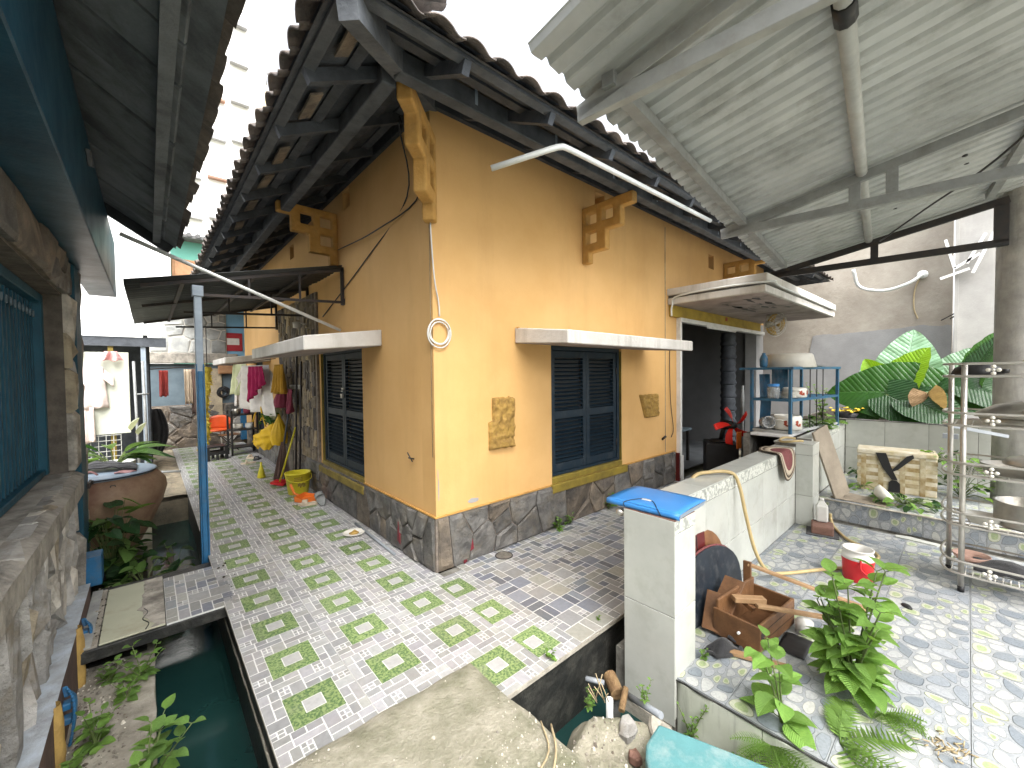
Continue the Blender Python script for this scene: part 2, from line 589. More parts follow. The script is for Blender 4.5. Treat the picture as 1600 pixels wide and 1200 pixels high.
mat('white_plastic', (0.60, 0.59, 0.55), (0.54, 0.525, 0.485), scale=6, rough=0.4, rand=0.05)
mat('old_wood_dark', (0.062, 0.070, 0.082), (0.036, 0.041, 0.049), scale=7, rough=0.7, bump=0.4, bscale=25, rand=0.3)
mat('old_wood_grey', (0.115, 0.126, 0.14), (0.065, 0.072, 0.08), scale=7, rough=0.75, bump=0.4, bscale=25, rand=0.3)
mat('roof_tile', (0.16, 0.13, 0.11), (0.09, 0.08, 0.075), scale=8, rough=0.85, bump=0.5, bscale=30, dirt=(0.05, 0.05, 0.045), dirt_amt=0.8, dirt_scale=6, rand=0.35)
mat('roof_tile_grey', (0.15, 0.15, 0.15), (0.08, 0.08, 0.08), scale=8, rough=0.85, bump=0.5, bscale=30, rand=0.35)
mat('soffit_board', (0.19, 0.21, 0.225), (0.10, 0.112, 0.122), scale=3, rough=0.8, bump=0.4, bscale=30, dirt=(0.04, 0.045, 0.05), dirt_amt=0.6, dirt_scale=3, rand=0.2)
mat('tile_print', (1, 1, 1), (0.80, 0.80, 0.80), scale=34, rough=0.34, bump=0.05, attr=True, rand=0.05, dirt=(0.30, 0.26, 0.19), dirt_amt=0.30, dirt_scale=3.2, contrast=(.3, .7))
mat('grass_print', (0.24, 0.31, 0.13), (0.065, 0.125, 0.045), scale=75, rough=0.4, bump=0.08, rand=0.16, dirt=(0.26, 0.27, 0.20), dirt_amt=0.5, dirt_scale=9, contrast=(.42, .58))
mat('grout', (0.22, 0.21, 0.185), (0.10, 0.095, 0.08), scale=12, rough=0.9, bump=0.3, rand=0)
mat('pebble_print', (1, 1, 1), (0.78, 0.79, 0.80), scale=70, rough=0.3, bump=0.05, attr=True, rand=0.05, dirt=(0.22, 0.22, 0.19), dirt_amt=0.35, dirt_scale=2.5, contrast=(.4, .6))
mat('white_tile', (0.52, 0.53, 0.485), (0.45, 0.46, 0.42), scale=3, rough=0.22, bump=0.02, dirt=(0.27, 0.265, 0.21), dirt_amt=0.35, dirt_scale=5.5, rand=0.04)
mat('stained_tile', (0.58, 0.60, 0.52), (0.46, 0.48, 0.40), scale=4, rough=0.4, bump=0.05, dirt=(0.05, 0.05, 0.035), dirt_amt=0.85, dirt_scale=4.5, streak=True, rand=0.05)
mat('border_print', (0.60, 0.61, 0.55), (0.30, 0.31, 0.28), scale=26, rough=0.3, rand=0.05, contrast=(.46, .56))
mat('concrete', (0.42, 0.39, 0.33), (0.25, 0.23, 0.19), scale=7, rough=0.92, bump=0.6, bscale=45, dirt=(0.115, 0.11, 0.075), dirt_amt=0.65, dirt_scale=2.2, rand=0.12)
mat('concrete_moss', (0.36, 0.335, 0.265), (0.19, 0.185, 0.125), scale=6, rough=0.95, bump=0.9, bscale=50, dirt=(0.11, 0.125, 0.06), dirt_amt=0.65, dirt_scale=2.6, rand=0.1)
mat('black_slime', (0.016, 0.017, 0.016), (0.035, 0.034, 0.03), scale=9, rough=0.45, bump=0.7, bscale=16, rand=0.1, dirt=(0.11, 0.11, 0.09), dirt_amt=0.35, dirt_scale=9)
mat('plaster_old', (0.42, 0.385, 0.33), (0.32, 0.285, 0.24), scale=2.2, rough=0.9, bump=0.35, bscale=14, dirt=(0.36, 0.32, 0.27), dirt_amt=0.5, dirt_scale=2.4, rand=0)
mat('plaster_grey', (0.33, 0.33, 0.33), (0.27, 0.27, 0.27), scale=2.6, rough=0.9, bump=0.2, rand=0)
mat('plaster_white', (0.38, 0.372, 0.355), (0.29, 0.283, 0.27), scale=2.0, rough=0.9, bump=0.15, dirt=(0.5, 0.48, 0.44), dirt_amt=0.4, dirt_scale=4, streak=True, rand=0)
mat('column_grey', (0.45, 0.435, 0.40), (0.30, 0.29, 0.27), scale=5, rough=0.9, bump=0.3, dirt=(0.20, 0.19, 0.17), dirt_amt=0.7, dirt_scale=9, streak=True, rand=0)
mat('zinc', (0.52, 0.54, 0.54), (0.40, 0.42, 0.42), scale=2.4, rough=0.55, metal=0.15, bump=0.05, dirt=(0.17, 0.17, 0.15), dirt_amt=0.6, dirt_scale=3, rand=0.09)
mat('fibre_dark', (0.075, 0.08, 0.082), (0.045, 0.05, 0.052), scale=5, rough=0.7, bump=0.2, dirt=(0.14, 0.14, 0.13), dirt_amt=0.4, dirt_scale=5, rand=0.1)
mat('steel_paint', (0.28, 0.295, 0.295), (0.21, 0.22, 0.22), scale=8, rough=0.5, rand=0.05, dirt=(0.14, 0.12, 0.10), dirt_amt=0.5, dirt_scale=10)
mat('steel_pale', (0.42, 0.43, 0.41), (0.34, 0.35, 0.34), scale=8, rough=0.5, rand=0.05, dirt=(0.25, 0.22, 0.17), dirt_amt=0.4, dirt_scale=10)
mat('stainless', (0.56, 0.54, 0.49), (0.44, 0.42, 0.38), scale=14, rough=0.36, metal=0.65, rand=0.05)
mat('aluminium', (0.46, 0.44, 0.39), (0.34, 0.32, 0.28), scale=8, rough=0.35, metal=0.9, bump=0.05, rand=0.05)
mat('black_plastic', (0.012, 0.012, 0.013), (0.02, 0.02, 0.02), scale=8, rough=0.45, rand=0.1)
mat('black_cloth', (0.013, 0.013, 0.015), (0.03, 0.03, 0.032), scale=10, rough=0.95, bump=0.4, sheen=0.2, rand=0.1)
mat('iron_dark', (0.028, 0.028, 0.03), (0.05, 0.04, 0.035), scale=12, rough=0.6, metal=0.3, rand=0.1)
mat('wood_brown', (0.175, 0.085, 0.036), (0.105, 0.05, 0.022), scale=9, rough=0.5, bump=0.25, bscale=25, rand=0.12)
mat('wood_pale', (0.36, 0.225, 0.115), (0.27, 0.16, 0.08), scale=11, rough=0.6, bump=0.2, rand=0.12)
mat('wood_yellow', (0.46, 0.30, 0.085), (0.30, 0.19, 0.06), scale=9, rough=0.8, bump=0.6, rand=0.12)
mat('plank_grey', (0.30, 0.255, 0.195), (0.22, 0.185, 0.14), scale=4, rough=0.8, bump=0.2, rand=0.05)
mat('board_maroon', (0.13, 0.018, 0.018), (0.08, 0.012, 0.012), scale=5, rough=0.35, rand=0.05)
mat('board_navy', (0.010, 0.016, 0.024), (0.016, 0.024, 0.034), scale=6, rough=0.4, rand=0.05, dirt=(0.2, 0.2, 0.2), dirt_amt=0.3, dirt_scale=16)
mat('board_oak', (0.25, 0.12, 0.05), (0.16, 0.07, 0.03), scale=8, rough=0.45, rand=0.05)
mat('folder_blue', (0.05, 0.235, 0.58), (0.042, 0.21, 0.53), scale=4, rough=0.32, rand=0)
mat('paper', (0.74, 0.73, 0.70), scale=8, rough=0.8, rand=0.05)
mat('hose_tan', (0.50, 0.385, 0.19), (0.40, 0.30, 0.14), scale=10, rough=0.45, rand=0)
mat('red_plastic', (0.48, 0.014, 0.018), (0.42, 0.012, 0.016), scale=6, rough=0.35, rand=0.05)
mat('red_fan', (0.72, 0.022, 0.012), (0.64, 0.018, 0.01), scale=6, rough=0.3, rand=0.05)
mat('orange_plastic', (0.72, 0.19, 0.03), (0.64, 0.16, 0.025), scale=6, rough=0.4, rand=0.05)
mat('orange_chair', (0.62, 0.10, 0.022), (0.52, 0.08, 0.02), scale=6, rough=0.4, rand=0.05)
mat('yellow_plastic', (0.60, 0.52, 0.03), (0.52, 0.44, 0.025), scale=6, rough=0.45, rand=0.05)
mat('yellow_bag', (0.66, 0.42, 0.012), (0.55, 0.33, 0.01), scale=9, rough=0.5, bump=0.3, bscale=18, rand=0.1)
mat('yellow_fur', (0.72, 0.58, 0.09), (0.58, 0.44, 0.05), scale=30, rough=0.9, rand=0.1)
mat('rug_maroon', (0.20, 0.062, 0.06), (0.15, 0.045, 0.045), scale=40, rough=0.95, bump=0.5, bscale=80, rand=0)
mat('rug_cream', (0.52, 0.44, 0.33), (0.42, 0.35, 0.26), scale=40, rough=0.95, bump=0.5, bscale=80, rand=0)
mat('rug_brown', (0.11, 0.085, 0.055), (0.07, 0.05, 0.035), scale=40, rough=0.95, bump=0.7, bscale=80, rand=0)
mat('brick_red', (0.21, 0.115, 0.085), (0.15, 0.08, 0.06), scale=9, rough=0.9, bump=0.5, rand=0.1)
mat('foam_taped', (0.60, 0.56, 0.46), (0.44, 0.37, 0.22), scale=7, rough=0.55, bump=0.2, bscale=9, dirt=(0.34, 0.24, 0.09), dirt_amt=0.6, dirt_scale=5, rand=0.04)
mat('tape_clear', (0.27, 0.19, 0.08), (0.52, 0.46, 0.31), scale=9, rough=0.25, rand=0.2)
mat('enamel', (0.72, 0.70, 0.63), (0.66, 0.64, 0.57), scale=5, rough=0.22, rand=0.04)
mat('enamel_red', (0.48, 0.05, 0.03), (0.20, 0.06, 0.02), scale=30, rough=0.3, rand=0.05)
mat('basin_grey', (0.60, 0.58, 0.51), (0.52, 0.50, 0.44), scale=5, rough=0.45, rand=0.04)
mat('clay', (0.34, 0.235, 0.15), (0.22, 0.135, 0.085), scale=3.2, rough=0.6, bump=0.25, bscale=12, dirt=(0.13, 0.045, 0.03), dirt_amt=0.75, dirt_scale=2.4, rand=0)
mat('lid_blue', (0.40, 0.50, 0.60), (0.31, 0.40, 0.50), scale=6, rough=0.45, rand=0.05)
mat('pot_white', (0.62, 0.63, 0.60), (0.52, 0.53, 0.5), scale=6, rough=0.5, rand=0.05)
mat('teal_paint', (0.09, 0.235, 0.245), (0.07, 0.19, 0.20), scale=5, rough=0.75, bump=0.35, bscale=35, dirt=(0.46, 0.50, 0.47), dirt_amt=0.5, dirt_scale=5, rand=0)
mat('kerb_paint', (0.44, 0.50, 0.56), (0.33, 0.35, 0.36), scale=9, rough=0.9, bump=0.5, dirt=(0.15, 0.13, 0.115), dirt_amt=0.6, dirt_scale=7, rand=0)
mat('kerb_side', (0.12, 0.075, 0.06), (0.075, 0.05, 0.042), scale=7, rough=0.85, bump=0.4, rand=0)
mat('cream_slab', (0.46, 0.47, 0.35), (0.42, 0.43, 0.32), scale=3, rough=0.6, dirt=(0.27, 0.22, 0.15), dirt_amt=0.9, dirt_scale=2.2, rand=0)
mat('cream_panel', (0.50, 0.52, 0.44), (0.44, 0.46, 0.39), scale=2, rough=0.6, dirt=(0.34, 0.33, 0.26), dirt_amt=0.35, dirt_scale=2.4, rand=0)
mat('pvc', (0.66, 0.68, 0.66), (0.58, 0.6, 0.58), scale=6, rough=0.4, rand=0.05)
mat('pvc_grey', (0.27, 0.29, 0.31), (0.21, 0.23, 0.25), scale=6, rough=0.45, rand=0.05)
mat('rust_pipe', (0.27, 0.18, 0.085), (0.15, 0.085, 0.04), scale=18, rough=0.85, bump=0.7, rand=0)
mat('soil', (0.05, 0.04, 0.028), (0.028, 0.022, 0.016), scale=20, rough=0.95, bump=0.9, bscale=40, rand=0)
mat('gravel', (0.34, 0.31, 0.26), (0.18, 0.16, 0.13), scale=12, rough=0.9, bump=0.5, rand=0.5)
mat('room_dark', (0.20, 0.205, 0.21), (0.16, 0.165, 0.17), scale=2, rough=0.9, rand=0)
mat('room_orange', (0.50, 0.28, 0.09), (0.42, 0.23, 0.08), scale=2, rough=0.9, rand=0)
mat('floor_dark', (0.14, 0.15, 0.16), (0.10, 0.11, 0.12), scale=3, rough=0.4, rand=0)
mat('far_white', (0.82, 0.82, 0.81), (0.76, 0.76, 0.75), scale=0.4, rough=0.9, rand=0)
mat('far_yellow', (0.72, 0.66, 0.42), (0.68, 0.62, 0.38), scale=0.4, rough=0.9, rand=0)
mat('far_window', (0.32, 0.32, 0.33), (0.28, 0.28, 0.29), scale=1, rough=0.3, rand=0.1)
mat('far_brown', (0.30, 0.17, 0.12), (0.25, 0.14, 0.10), scale=1, rough=0.7, rand=0.1)
mat('mint', (0.15, 0.40, 0.32), (0.13, 0.36, 0.29), scale=1.5, rough=0.8, rand=0)
mat('frame_wood', (0.33, 0.185, 0.09), (0.25, 0.13, 0.065), scale=8, rough=0.6, rand=0.1)
mat('wall_slate', (0.13, 0.175, 0.205), (0.09, 0.125, 0.15), scale=3, rough=0.8, bump=0.2, rand=0)
mat('wall_sky', (0.22, 0.44, 0.66), (0.19, 0.39, 0.59), scale=3, rough=0.7, rand=0)
mat('sign_red', (0.42, 0.03, 0.045), scale=6, rough=0.5, rand=0)
mat('net_grey', (0.40, 0.41, 0.38), (0.3, 0.31, 0.29), scale=10, rough=0.5, rand=0)
for nm, c in {'cloth_white': (.70, .66, .62), 'cloth_magenta': (.36, .012, .085), 'cloth_mustard': (.48, .27, .03), 'cloth_lime': (.55, .58, .36), 'cloth_blue': (.20, .36, .62),
              'cloth_red': (.46, .065, .055), 'cloth_beige': (.58, .48, .36), 'cloth_brown': (.16, .10, .08), 'cloth_pink': (.62, .33, .32), 'cloth_wine': (.20, .03, .055), 'cloth_floral': (.70, .60, .56), 'cloth_peach': (.66, .42, .33)}.items():
    mat(nm, c, tuple(x * .8 for x in c), scale=9, rough=0.95, bump=0.25, bscale=30, sheen=0.1, rand=0.05)
leafmat('leaf_basil', (0.19, 0.34, 0.065), (0.13, 0.255, 0.05), rough=0.6)
leafmat('leaf_dark', (0.032, 0.09, 0.028), (0.02, 0.06, 0.02), rough=0.16)
leafmat('leaf_ear', (0.055, 0.17, 0.032), (0.04, 0.125, 0.026), rough=0.3)
leafmat('leaf_ear_pale_backlit', (0.26, 0.42, 0.29), (0.19, 0.34, 0.21), rough=0.25)  # pale tone has the back light on the rear leaves painted in
leafmat('leaf_ear_lime', (0.26, 0.46, 0.03), (0.20, 0.37, 0.025), rough=0.35)
leafmat('leaf_weed', (0.15, 0.27, 0.06), (0.09, 0.18, 0.04), rough=0.6)
leafmat('leaf_lily', (0.11, 0.21, 0.055), (0.075, 0.15, 0.04), rough=0.3)
leafmat('leaf_dead', (0.36, 0.24, 0.13), (0.24, 0.15, 0.08), rough=0.8)
leafmat('leaf_fern', (0.15, 0.26, 0.05), (0.10, 0.19, 0.035), rough=0.6)
leafmat('leaf_spathe', (0.45, 0.48, 0.40), (0.52, 0.58, 0.42))
mat('stem_green', (0.13, 0.18, 0.055), (0.09, 0.12, 0.04), scale=12, rough=0.6, rand=0.1)
mat('flower_yellow', (0.70, 0.52, 0.04), (0.6, 0.4, 0.03), scale=14, rough=0.7, rand=0.2)
mat('dry_stalk', (0.46, 0.37, 0.22), (0.34, 0.27, 0.16), scale=14, rough=0.9, rand=0.2)


def water_mat():
    m = mat('pond_water', (0.008, 0.030, 0.028), (0.012, 0.042, 0.038), scale=1.5, rough=0.06, bump=0.10, bscale=2.5, rand=0, spec=0.5)
    b = m.node_tree.nodes['Principled BSDF']
    return m


water_mat()


def glass_mat():
    m = mat('clear_plastic', (0.75, 0.76, 0.74), scale=6, rough=0.12, rand=0)
    b = m.node_tree.nodes['Principled BSDF']
    b.inputs['Transmission Weight'].default_value = 0.7
    return m


glass_mat()


def tube_mat():
    m = mat('lamp_tube', (0.85, 0.85, 0.82), scale=6, rough=0.3, rand=0)
    return m


tube_mat()
# ================================================================ the setting: ground, moat, deck, platform, bridge
# every sheet is level; the moat runs round the house between the deck and the outer banks
WATER_Z = -0.42
g = MB()
holes = [(-1.664 + 60, -8 + 60, 0.60 + 60, 9.2 + 60)]
holed_wall(g, (-60, -60, -0.235), (1, 0, 0), (0, 1, 0), (0, 0, 1), 140, 140, holes, 0.3)
struct(g.build('ground', 'concrete_moss'))
w = MB()
w.add([(-1.9, -9, WATER_Z), (4.2, -9, WATER_Z), (4.2, 9.4, WATER_Z), (-1.9, 9.4, WATER_Z)], [(0, 1, 2, 3)])
struct(w.build('water', 'pond_water'))
w = MB()
w.box(-1.9, -9, -1.1, 4.2, 9.4, -1.0)
struct(w.build('moat_floor', 'black_slime'))

# ---- tile meshes: printed stone pieces stand 0.8 mm out of a pale joint
T = 0.40


def tile_base(m, col):
    h = T / 2 - 0.0012
    m.box(-h, -h, -0.011, h, h, -0.001, col)


def piece(m, x0, y0, x1, y1, col, j=0.0022, mi=0, z=0.0):
    x0 += j; y0 += j; x1 -= j; y1 -= j
    m.add([(x0, y0, -.001), (x1, y0, -.001), (x1, y1, -.001), (x0, y1, -.001), (x0, y0, z), (x1, y0, z), (x1, y1, z), (x0, y1, z)],
          [(4, 5, 6, 7), (0, 1, 5, 4), (1, 2, 6, 5), (2, 3, 7, 6), (3, 0, 4, 7)], col, mi)


def grey(rr, lo=.24, hi=.38):
    k = rr.uniform(lo, hi)
    return (k, k * rr.uniform(.98, 1.02), k * rr.uniform(.96, 1.04))


def green_tile(seed, cut=None):
    """pinwheel of grey setts round a ring of printed grass with a pale centre"""
    rr = random.Random(seed)
    m = MB()
    tile_base(m, (.68, .68, .66))
    q = [(-.2, -.2, -.13, -.155), (-.2, -.155, -.13, -.112), (-.13, -.2, .0, -.157), (-.13, -.157, -.07, -.112), (-.07, -.157, .0, -.112),
         (.0, -.2, .065, -.112), (.065, -.2, .088, -.172), (.088, -.2, .112, -.172), (.065, -.172, .088, -.142), (.088, -.172, .112, -.142), (.065, -.142, .112, -.112)]
    for r in range(4):
        for (a, b, c, d) in q:
            for _ in range(r):
                a, b, c, d = -d, a, -b, c
            x0, x1, y0, y1 = min(a, c), max(a, c), min(b, d), max(b, d)
            piece(m, x0, y0, x1, y1, grey(rr), 0.0030)
    for (a, b, c, d) in ((-.112, -.112, .045, -.045), (.045, -.112, .112, .045), (-.045, .045, .112, .112), (-.112, -.045, -.045, .112)):
        piece(m, a, b, c, d, (1, 1, 1), 0.0, 1)
    piece(m, -.045, -.045, .045, .045, (.38, .38, .375), 0.004, 0)
    return m


def mosaic_tile(seed):
    """random rectangles on a 6 x 6 module"""
    rr = random.Random(seed)
    m = MB()
    tile_base(m, (.68, .68, .65))
    occ = [[0] * 6 for _ in range(6)]
    u = T / 6
    for j in range(6):
        for i in range(6):
            if occ[j][i]:
                continue
            for (w_, h_) in rr.sample([(2, 1), (1, 2), (2, 2), (1, 1), (1, 1), (2, 1)], 6):
                if i + w_ <= 6 and j + h_ <= 6 and not any(occ[j + b][i + a] for a in range(w_) for b in range(h_)):
                    break
            else:
                w_ = h_ = 1
            for a in range(w_):
                for b in range(h_):
                    occ[j + b][i + a] = 1
            k = rr.random()
            c = grey(rr, .13, .18) if (k < .22 and w_ * h_ < 3) else (grey(rr, .19, .25) if k < .4 else grey(rr, .25, .35))
            if k < .3:
                c = (c[0] * .9, c[1] * .98, c[2] * 1.12)
            elif k > .75:
                c = (c[0], c[1], c[2] * .9)
            if w_ == 1 and h_ == 1 and rr.random() < .35:
                for a in (0, .5):
                    for b in (0, .5):
                        piece(m, -.2 + (i + a) * u, -.2 + (j + b) * u, -.2 + (i + a + .5) * u, -.2 + (j + b + .5) * u, grey(rr, .2, .42), 0.0022)
            else:
                piece(m, -.2 + i * u, -.2 + j * u, -.2 + (i + w_) * u, -.2 + (j + h_) * u, c, 0.0033)
    return m


def pebble_tile(seed, n=29):
    """rounded river stones printed on a blue-grey ground, each with a darker rim"""
    rr = random.Random(seed)
    m = MB()
    tile_base(m, (.30, .315, .325))
    pal = [(.43, .435, .42), (.43, .435, .42), (.34, .355, .37), (.20, .225, .25), (.37, .395, .29), (.37, .395, .29), (.45, .45, .415), (.26, .285, .31), (.39, .40, .395)]
    for P in cells(T, T, n, seed, 1.0, 1.35, 1):
        Q = shrink([(p[0] - .2, p[1] - .2) for p in P], 0.0055)
        if not Q:
            continue
        Q = chaikin(Q, 2)
        c = rr.choice(pal)
        cx = sum(p[0] for p in Q) / len(Q); cy = sum(p[1] for p in Q) / len(Q)
        rim = tuple(x * .5 for x in c)
        nn = len(Q)
        a = [(p[0], p[1], -.0008) for p in Q]
        b = [(cx + (p[0] - cx) * .93, cy + (p[1] - cy) * .93, 0) for p in Q]
        m.add(a + b, [(i, (i + 1) % nn, nn + (i + 1) % nn, nn + i) for i in range(nn)], rim)
        if c == (.37, .395, .29):
            d = [(cx + (p[0] - cx) * .62, cy + (p[1] - cy) * .55, 0.0001) for p in Q]
            m.add(b + d, [(i, (i + 1) % nn, nn + (i + 1) % nn, nn + i) for i in range(nn)], (.46, .475, .36))
            m.add(d, [tuple(range(nn))], (.31, .37, .20))
        else:
            m.add(b, [tuple(range(nn))], c)
    return m


def fix_mesh(me):
    bm = bmesh.new(); bm.from_mesh(me); bmesh.ops.recalc_face_normals(bm, faces=bm.faces); bm.to_mesh(me); bm.free()
    return me


GREEN = [green_tile(s).mesh('paving_tile') for s in (1, 2)]
MOSAIC = [mosaic_tile(s).mesh('paving_tile') for s in (5, 8, 13)]
PEB = [pebble_tile(s).mesh('floor_tile') for s in (3, 4)]
for me in GREEN:
    me.materials.append(MATS['tile_print']); me.materials.append(MATS['grass_print'])
for me in MOSAIC:
    me.materials.append(MATS['tile_print'])
for me in PEB:
    me.materials.append(MATS['pebble_print'])

# ---- the deck: a concrete slab on dark, slimy walls; 40 cm tiles laid on it
d = MB()
d.box(-1.30, -1.29, -0.028, -0.004, 8.75, -0.0125)
d.box(-0.004, -1.29, -0.028, 7.6, -0.004, -0.0125)
deck = struct(d.build('deck', 'grout', bevel=0.004))
d = MB()
d.box(-1.285, -1.275, -1.0, -0.02, 8.7, -0.029)
d.box(-0.02, -1.275, -1.0, 3.9, -0.02, -0.029)
d.build('deck_wall', 'black_slime', deck)
# a ragged pale tide line of lime on the wall towards the water
d = MB()
pts = [(-1.288, y * .08 - 1.2, -0.165 + R.uniform(-.008, .008)) for y in range(0, 30)]
d.tube(pts, [R.uniform(.003, .008) for _ in pts], 5)
d.build('tide_line', 'concrete', deck)
RT = random.Random(5)


def lay(me_list, x, y, z, parent, turn=True, sx=1.0, sy=1.0):
    o = inst(RT.choice(me_list), 'paving_tile', None, parent, (x, y, z + RT.uniform(-.0007, .0007)), (RT.uniform(-.0012, .0012), RT.uniform(-.0012, .0012), (RT.randrange(4) * PI / 2 if turn else 0)), (sx, sy, 1))
    return o


for i in range(3):
    for j in range(26):
        x, y = -1.10 + 0.4 * i, -1.10 + 0.4 * j
        if y + .2 > 8.76:
            continue
        lay(GREEN, x, y, 0, deck)
# the cut fourth column, tiles trimmed to 14 cm beside the house wall


def cut_tile(src, x0, x1, y0, y1):
    """a tile mesh trimmed to a rectangle (local coordinates), as a tiler cuts it"""
    me = src.copy()
    bm = bmesh.new(); bm.from_mesh(me)
    for co, no in (((x0, 0, 0), (-1, 0, 0)), ((x1, 0, 0), (1, 0, 0)), ((0, y0, 0), (0, -1, 0)), ((0, y1, 0), (0, 1, 0))):
        bmesh.ops.bisect_plane(bm, geom=bm.verts[:] + bm.edges[:] + bm.faces[:], plane_co=co, plane_no=no, clear_outer=True)
    bm.to_mesh(me); bm.free()
    return me


CUT = cut_tile(GREEN[0], -.07, .2, -.2, .2)
CUTM = CUT
for j in range(3):
    inst(CUT, 'paving_tile', None, deck, (-0.03 - .0, -1.10 + .4 * j, 0.0))
CUT2 = cut_tile(GREEN[1], -.2, -.102, -.2, .2)
for j in range(3, 25):
    inst(CUT2, 'paving_tile', None, deck, (0.10, -1.10 + .4 * j + (0.0), 0))
CUTTOP = cut_tile(MOSAIC[0], -.2, .2, -.2, -.11)
for i in range(11):
    for j in range(3):
        lay(MOSAIC, 0.372 + .4 * i, -1.09 + .4 * j, 0.0005, deck)
    inst(CUTTOP, 'paving_tile', None, deck, (0.372 + .4 * i, -1.09 + 1.2, 0.0))
d = MB(); d.box(-1.302, -1.295, -0.012, -1.30, 8.75, 0.0); d.build('edge_trim', 'concrete', deck)
d = MB(); d.box(-0.40, -1.302, -0.02, 3.9, -1.296, 0.0015); d.build('edge_trim', 'concrete', deck)

# ---- concrete slab that crosses the moat to the corner of the deck
RS = random.Random(4)
sl = MB()
nx, ny = 40, 60
X0, X1, Y0, Y1 = -2.0, -0.425, -4.2, -1.02


def slab_pt(u, v):
    x = X0 + (X1 - X0) * u
    y = Y0 + (Y1 - Y0) * v
    e = 0.0
    if u > .97:
        x += 0.012 * mnoise.noise(Vector((y * 5, 1, 3)))
    if v > .97:
        y += 0.014 * mnoise.noise(Vector((x * 5, 7, 3)))
    edge = min((1 - u) * (X1 - X0), (1 - v) * (Y1 - Y0))
    z = 0.055 + 0.010 * mnoise.noise(Vector((x * 3, y * 3, 0))) + 0.004 * mnoise.noise(Vector((x * 14, y * 14, 0))) - 0.02 * max(0, 1 - edge / 0.05) ** 2
    return (x, y, z)


sl.grid(slab_pt, nx, ny)
sl.box(X0, Y0, -0.06, X1 - .012, Y1 - .012, 0.03)
slab = struct(sl.build('slab_bridge', 'concrete_moss', fix=False))


def crumbs(name, parent, pts, mats, smin, smax, n, seed, area, label=None, kind=True):
    """chips and grit scattered on a surface: too small and too many to count"""
    rr = random.Random(seed)
    m = MB()
    for _ in range(n):
        x, y, z = area(rr)
        s = rr.uniform(smin, smax) * (1 if rr.random() < .85 else 1.8)
        k = rr.randrange(4, 7)
        P = [(s * rr.uniform(.6, 1) * math.cos(2 * PI * i / k), s * rr.uniform(.6, 1) * math.sin(2 * PI * i / k)) for i in range(k)]
        h = s * rr.uniform(.3, .8)
        m.add([(x + p[0], y + p[1], z - .002) for p in P] + [(x + p[0] * .6, y + p[1] * .6, z + h) for p in P],
              [(i, (i + 1) % k, k + (i + 1) % k, k + i) for i in range(k)] + [tuple(range(k, 2 * k))], mi=rr.randrange(len(mats)))
    o = m.build(name, mats, parent, fix=False)
    o['kind'] = 'stuff'
    return o


def on_slab(rr):
    for _ in range(50):
        u, v = rr.uniform(.3, .995), rr.uniform(.60, .99)
        x, y, z = slab_pt(u, v)
        if mnoise.noise(Vector((x * 2.3, y * 2.3, 5))) > 0.10 - (0.5 if y < -1.45 else 0) + rr.uniform(-.3, .3):
            break
    return x, y, z


mat('chip_pale', (.62, .58, .50), (.45, .41, .34), scale=20, rough=.9, rand=0)
crumbs('grit', slab, None, ['chip_pale', 'concrete'], .002, .006, 1300, 2, on_slab)

# ---- bank between the kerb and the moat on the left, and the tiled bridge that crosses to the house
bk = MB()


def bank_pt(u, v):
    x = -2.02 + 0.356 * u
    y = -5 + 5.75 * v
    if u > .98:
        x += .008 * mnoise.noise(Vector((y * 6, 0, 0)))
    z = -0.20 + 0.02 * mnoise.noise(Vector((x * 4, y * 3, 2))) + 0.007 * mnoise.noise(Vector((x * 15, y * 15, 2)))
    return (x, y, z)


bk.grid(bank_pt, 20, 160)
bk.box(-2.1, -5, -1.0, -1.674, 0.75, -0.24)
bank = struct(bk.build('bank', 'concrete', fix=False))


def on_bank(rr):
    u, v = rr.uniform(.0, .75) ** 1.3, rr.uniform(.55, 1.0)
    return bank_pt(u, v)


crumbs('grit', bank, None, ['chip_pale', 'gravel', 'stone_brown', 'gravel'], .003, .010, 1100, 3, on_bank)
b = MB(); b.box(-1.70, 0.75, -1.0, -1.664, 2.3, -0.24); b.box(-2.6, 0.75, -1.0, -1.70, 2.9, -0.21)
struct(b.build('bank_wall', 'black_slime'))
br = MB()
br.box(-1.99, 0.585, -0.085, -1.225, 1.50, -0.0135)
bridge = struct(br.build('bridge', 'black_slime', bevel=.006))
b = MB(); b.box(-1.905, 0.60, -0.0125, -1.606, 1.42, -0.001); b.build('bridge_slab', 'cream_slab', bridge, bevel=.004)
rr_ = random.Random(23)
b = MB()
edge_ = [(-1.715 + .05 * mnoise.noise(Vector((0, k * .5, 3))) + rr_.uniform(-.008, .008) + (.03 if k < 4 else 0), .604 + k * .045) for k in range(19)]
b.prism([(-1.607, .604), (-1.607, 1.414)] + edge_[::-1], (0, 0, -.0008), (1, 0, 0), (0, 1, 0), (0, 0, 1), .0022)
b.build('cement_patch', 'stone_tan', bridge)
b = MB(); b.tube(spline([(-1.70, .606, .001), (-1.685, .68, .001), (-1.715, .76, .001), (-1.69, .84, .001), (-1.71, .92, .001)], 4), .003, 4); b.build('crack', 'black_slime', bridge)
BT = [(-1.42, 0.785, .365 / .4, 1), (-1.42, 1.175, .365 / .4, .37 / .4)]
for x, y, sx, sy in BT:
    lay(MOSAIC, x, y, 0.0, bridge, False, sx, sy)
b = MB(); b.box(-1.985, 0.60, -0.0125, -1.91, 1.45, -0.004); b.build('mortar_strip', 'concrete', bridge)
crumbs('grit', bridge, None, ['gravel', 'soil'], .003, .009, 160, 8, lambda rr: (rr.choice([-1.235 + rr.uniform(-.03, .05), -1.93 + rr.uniform(-.03, .03)]), rr.uniform(.6, 1.5), -.004))

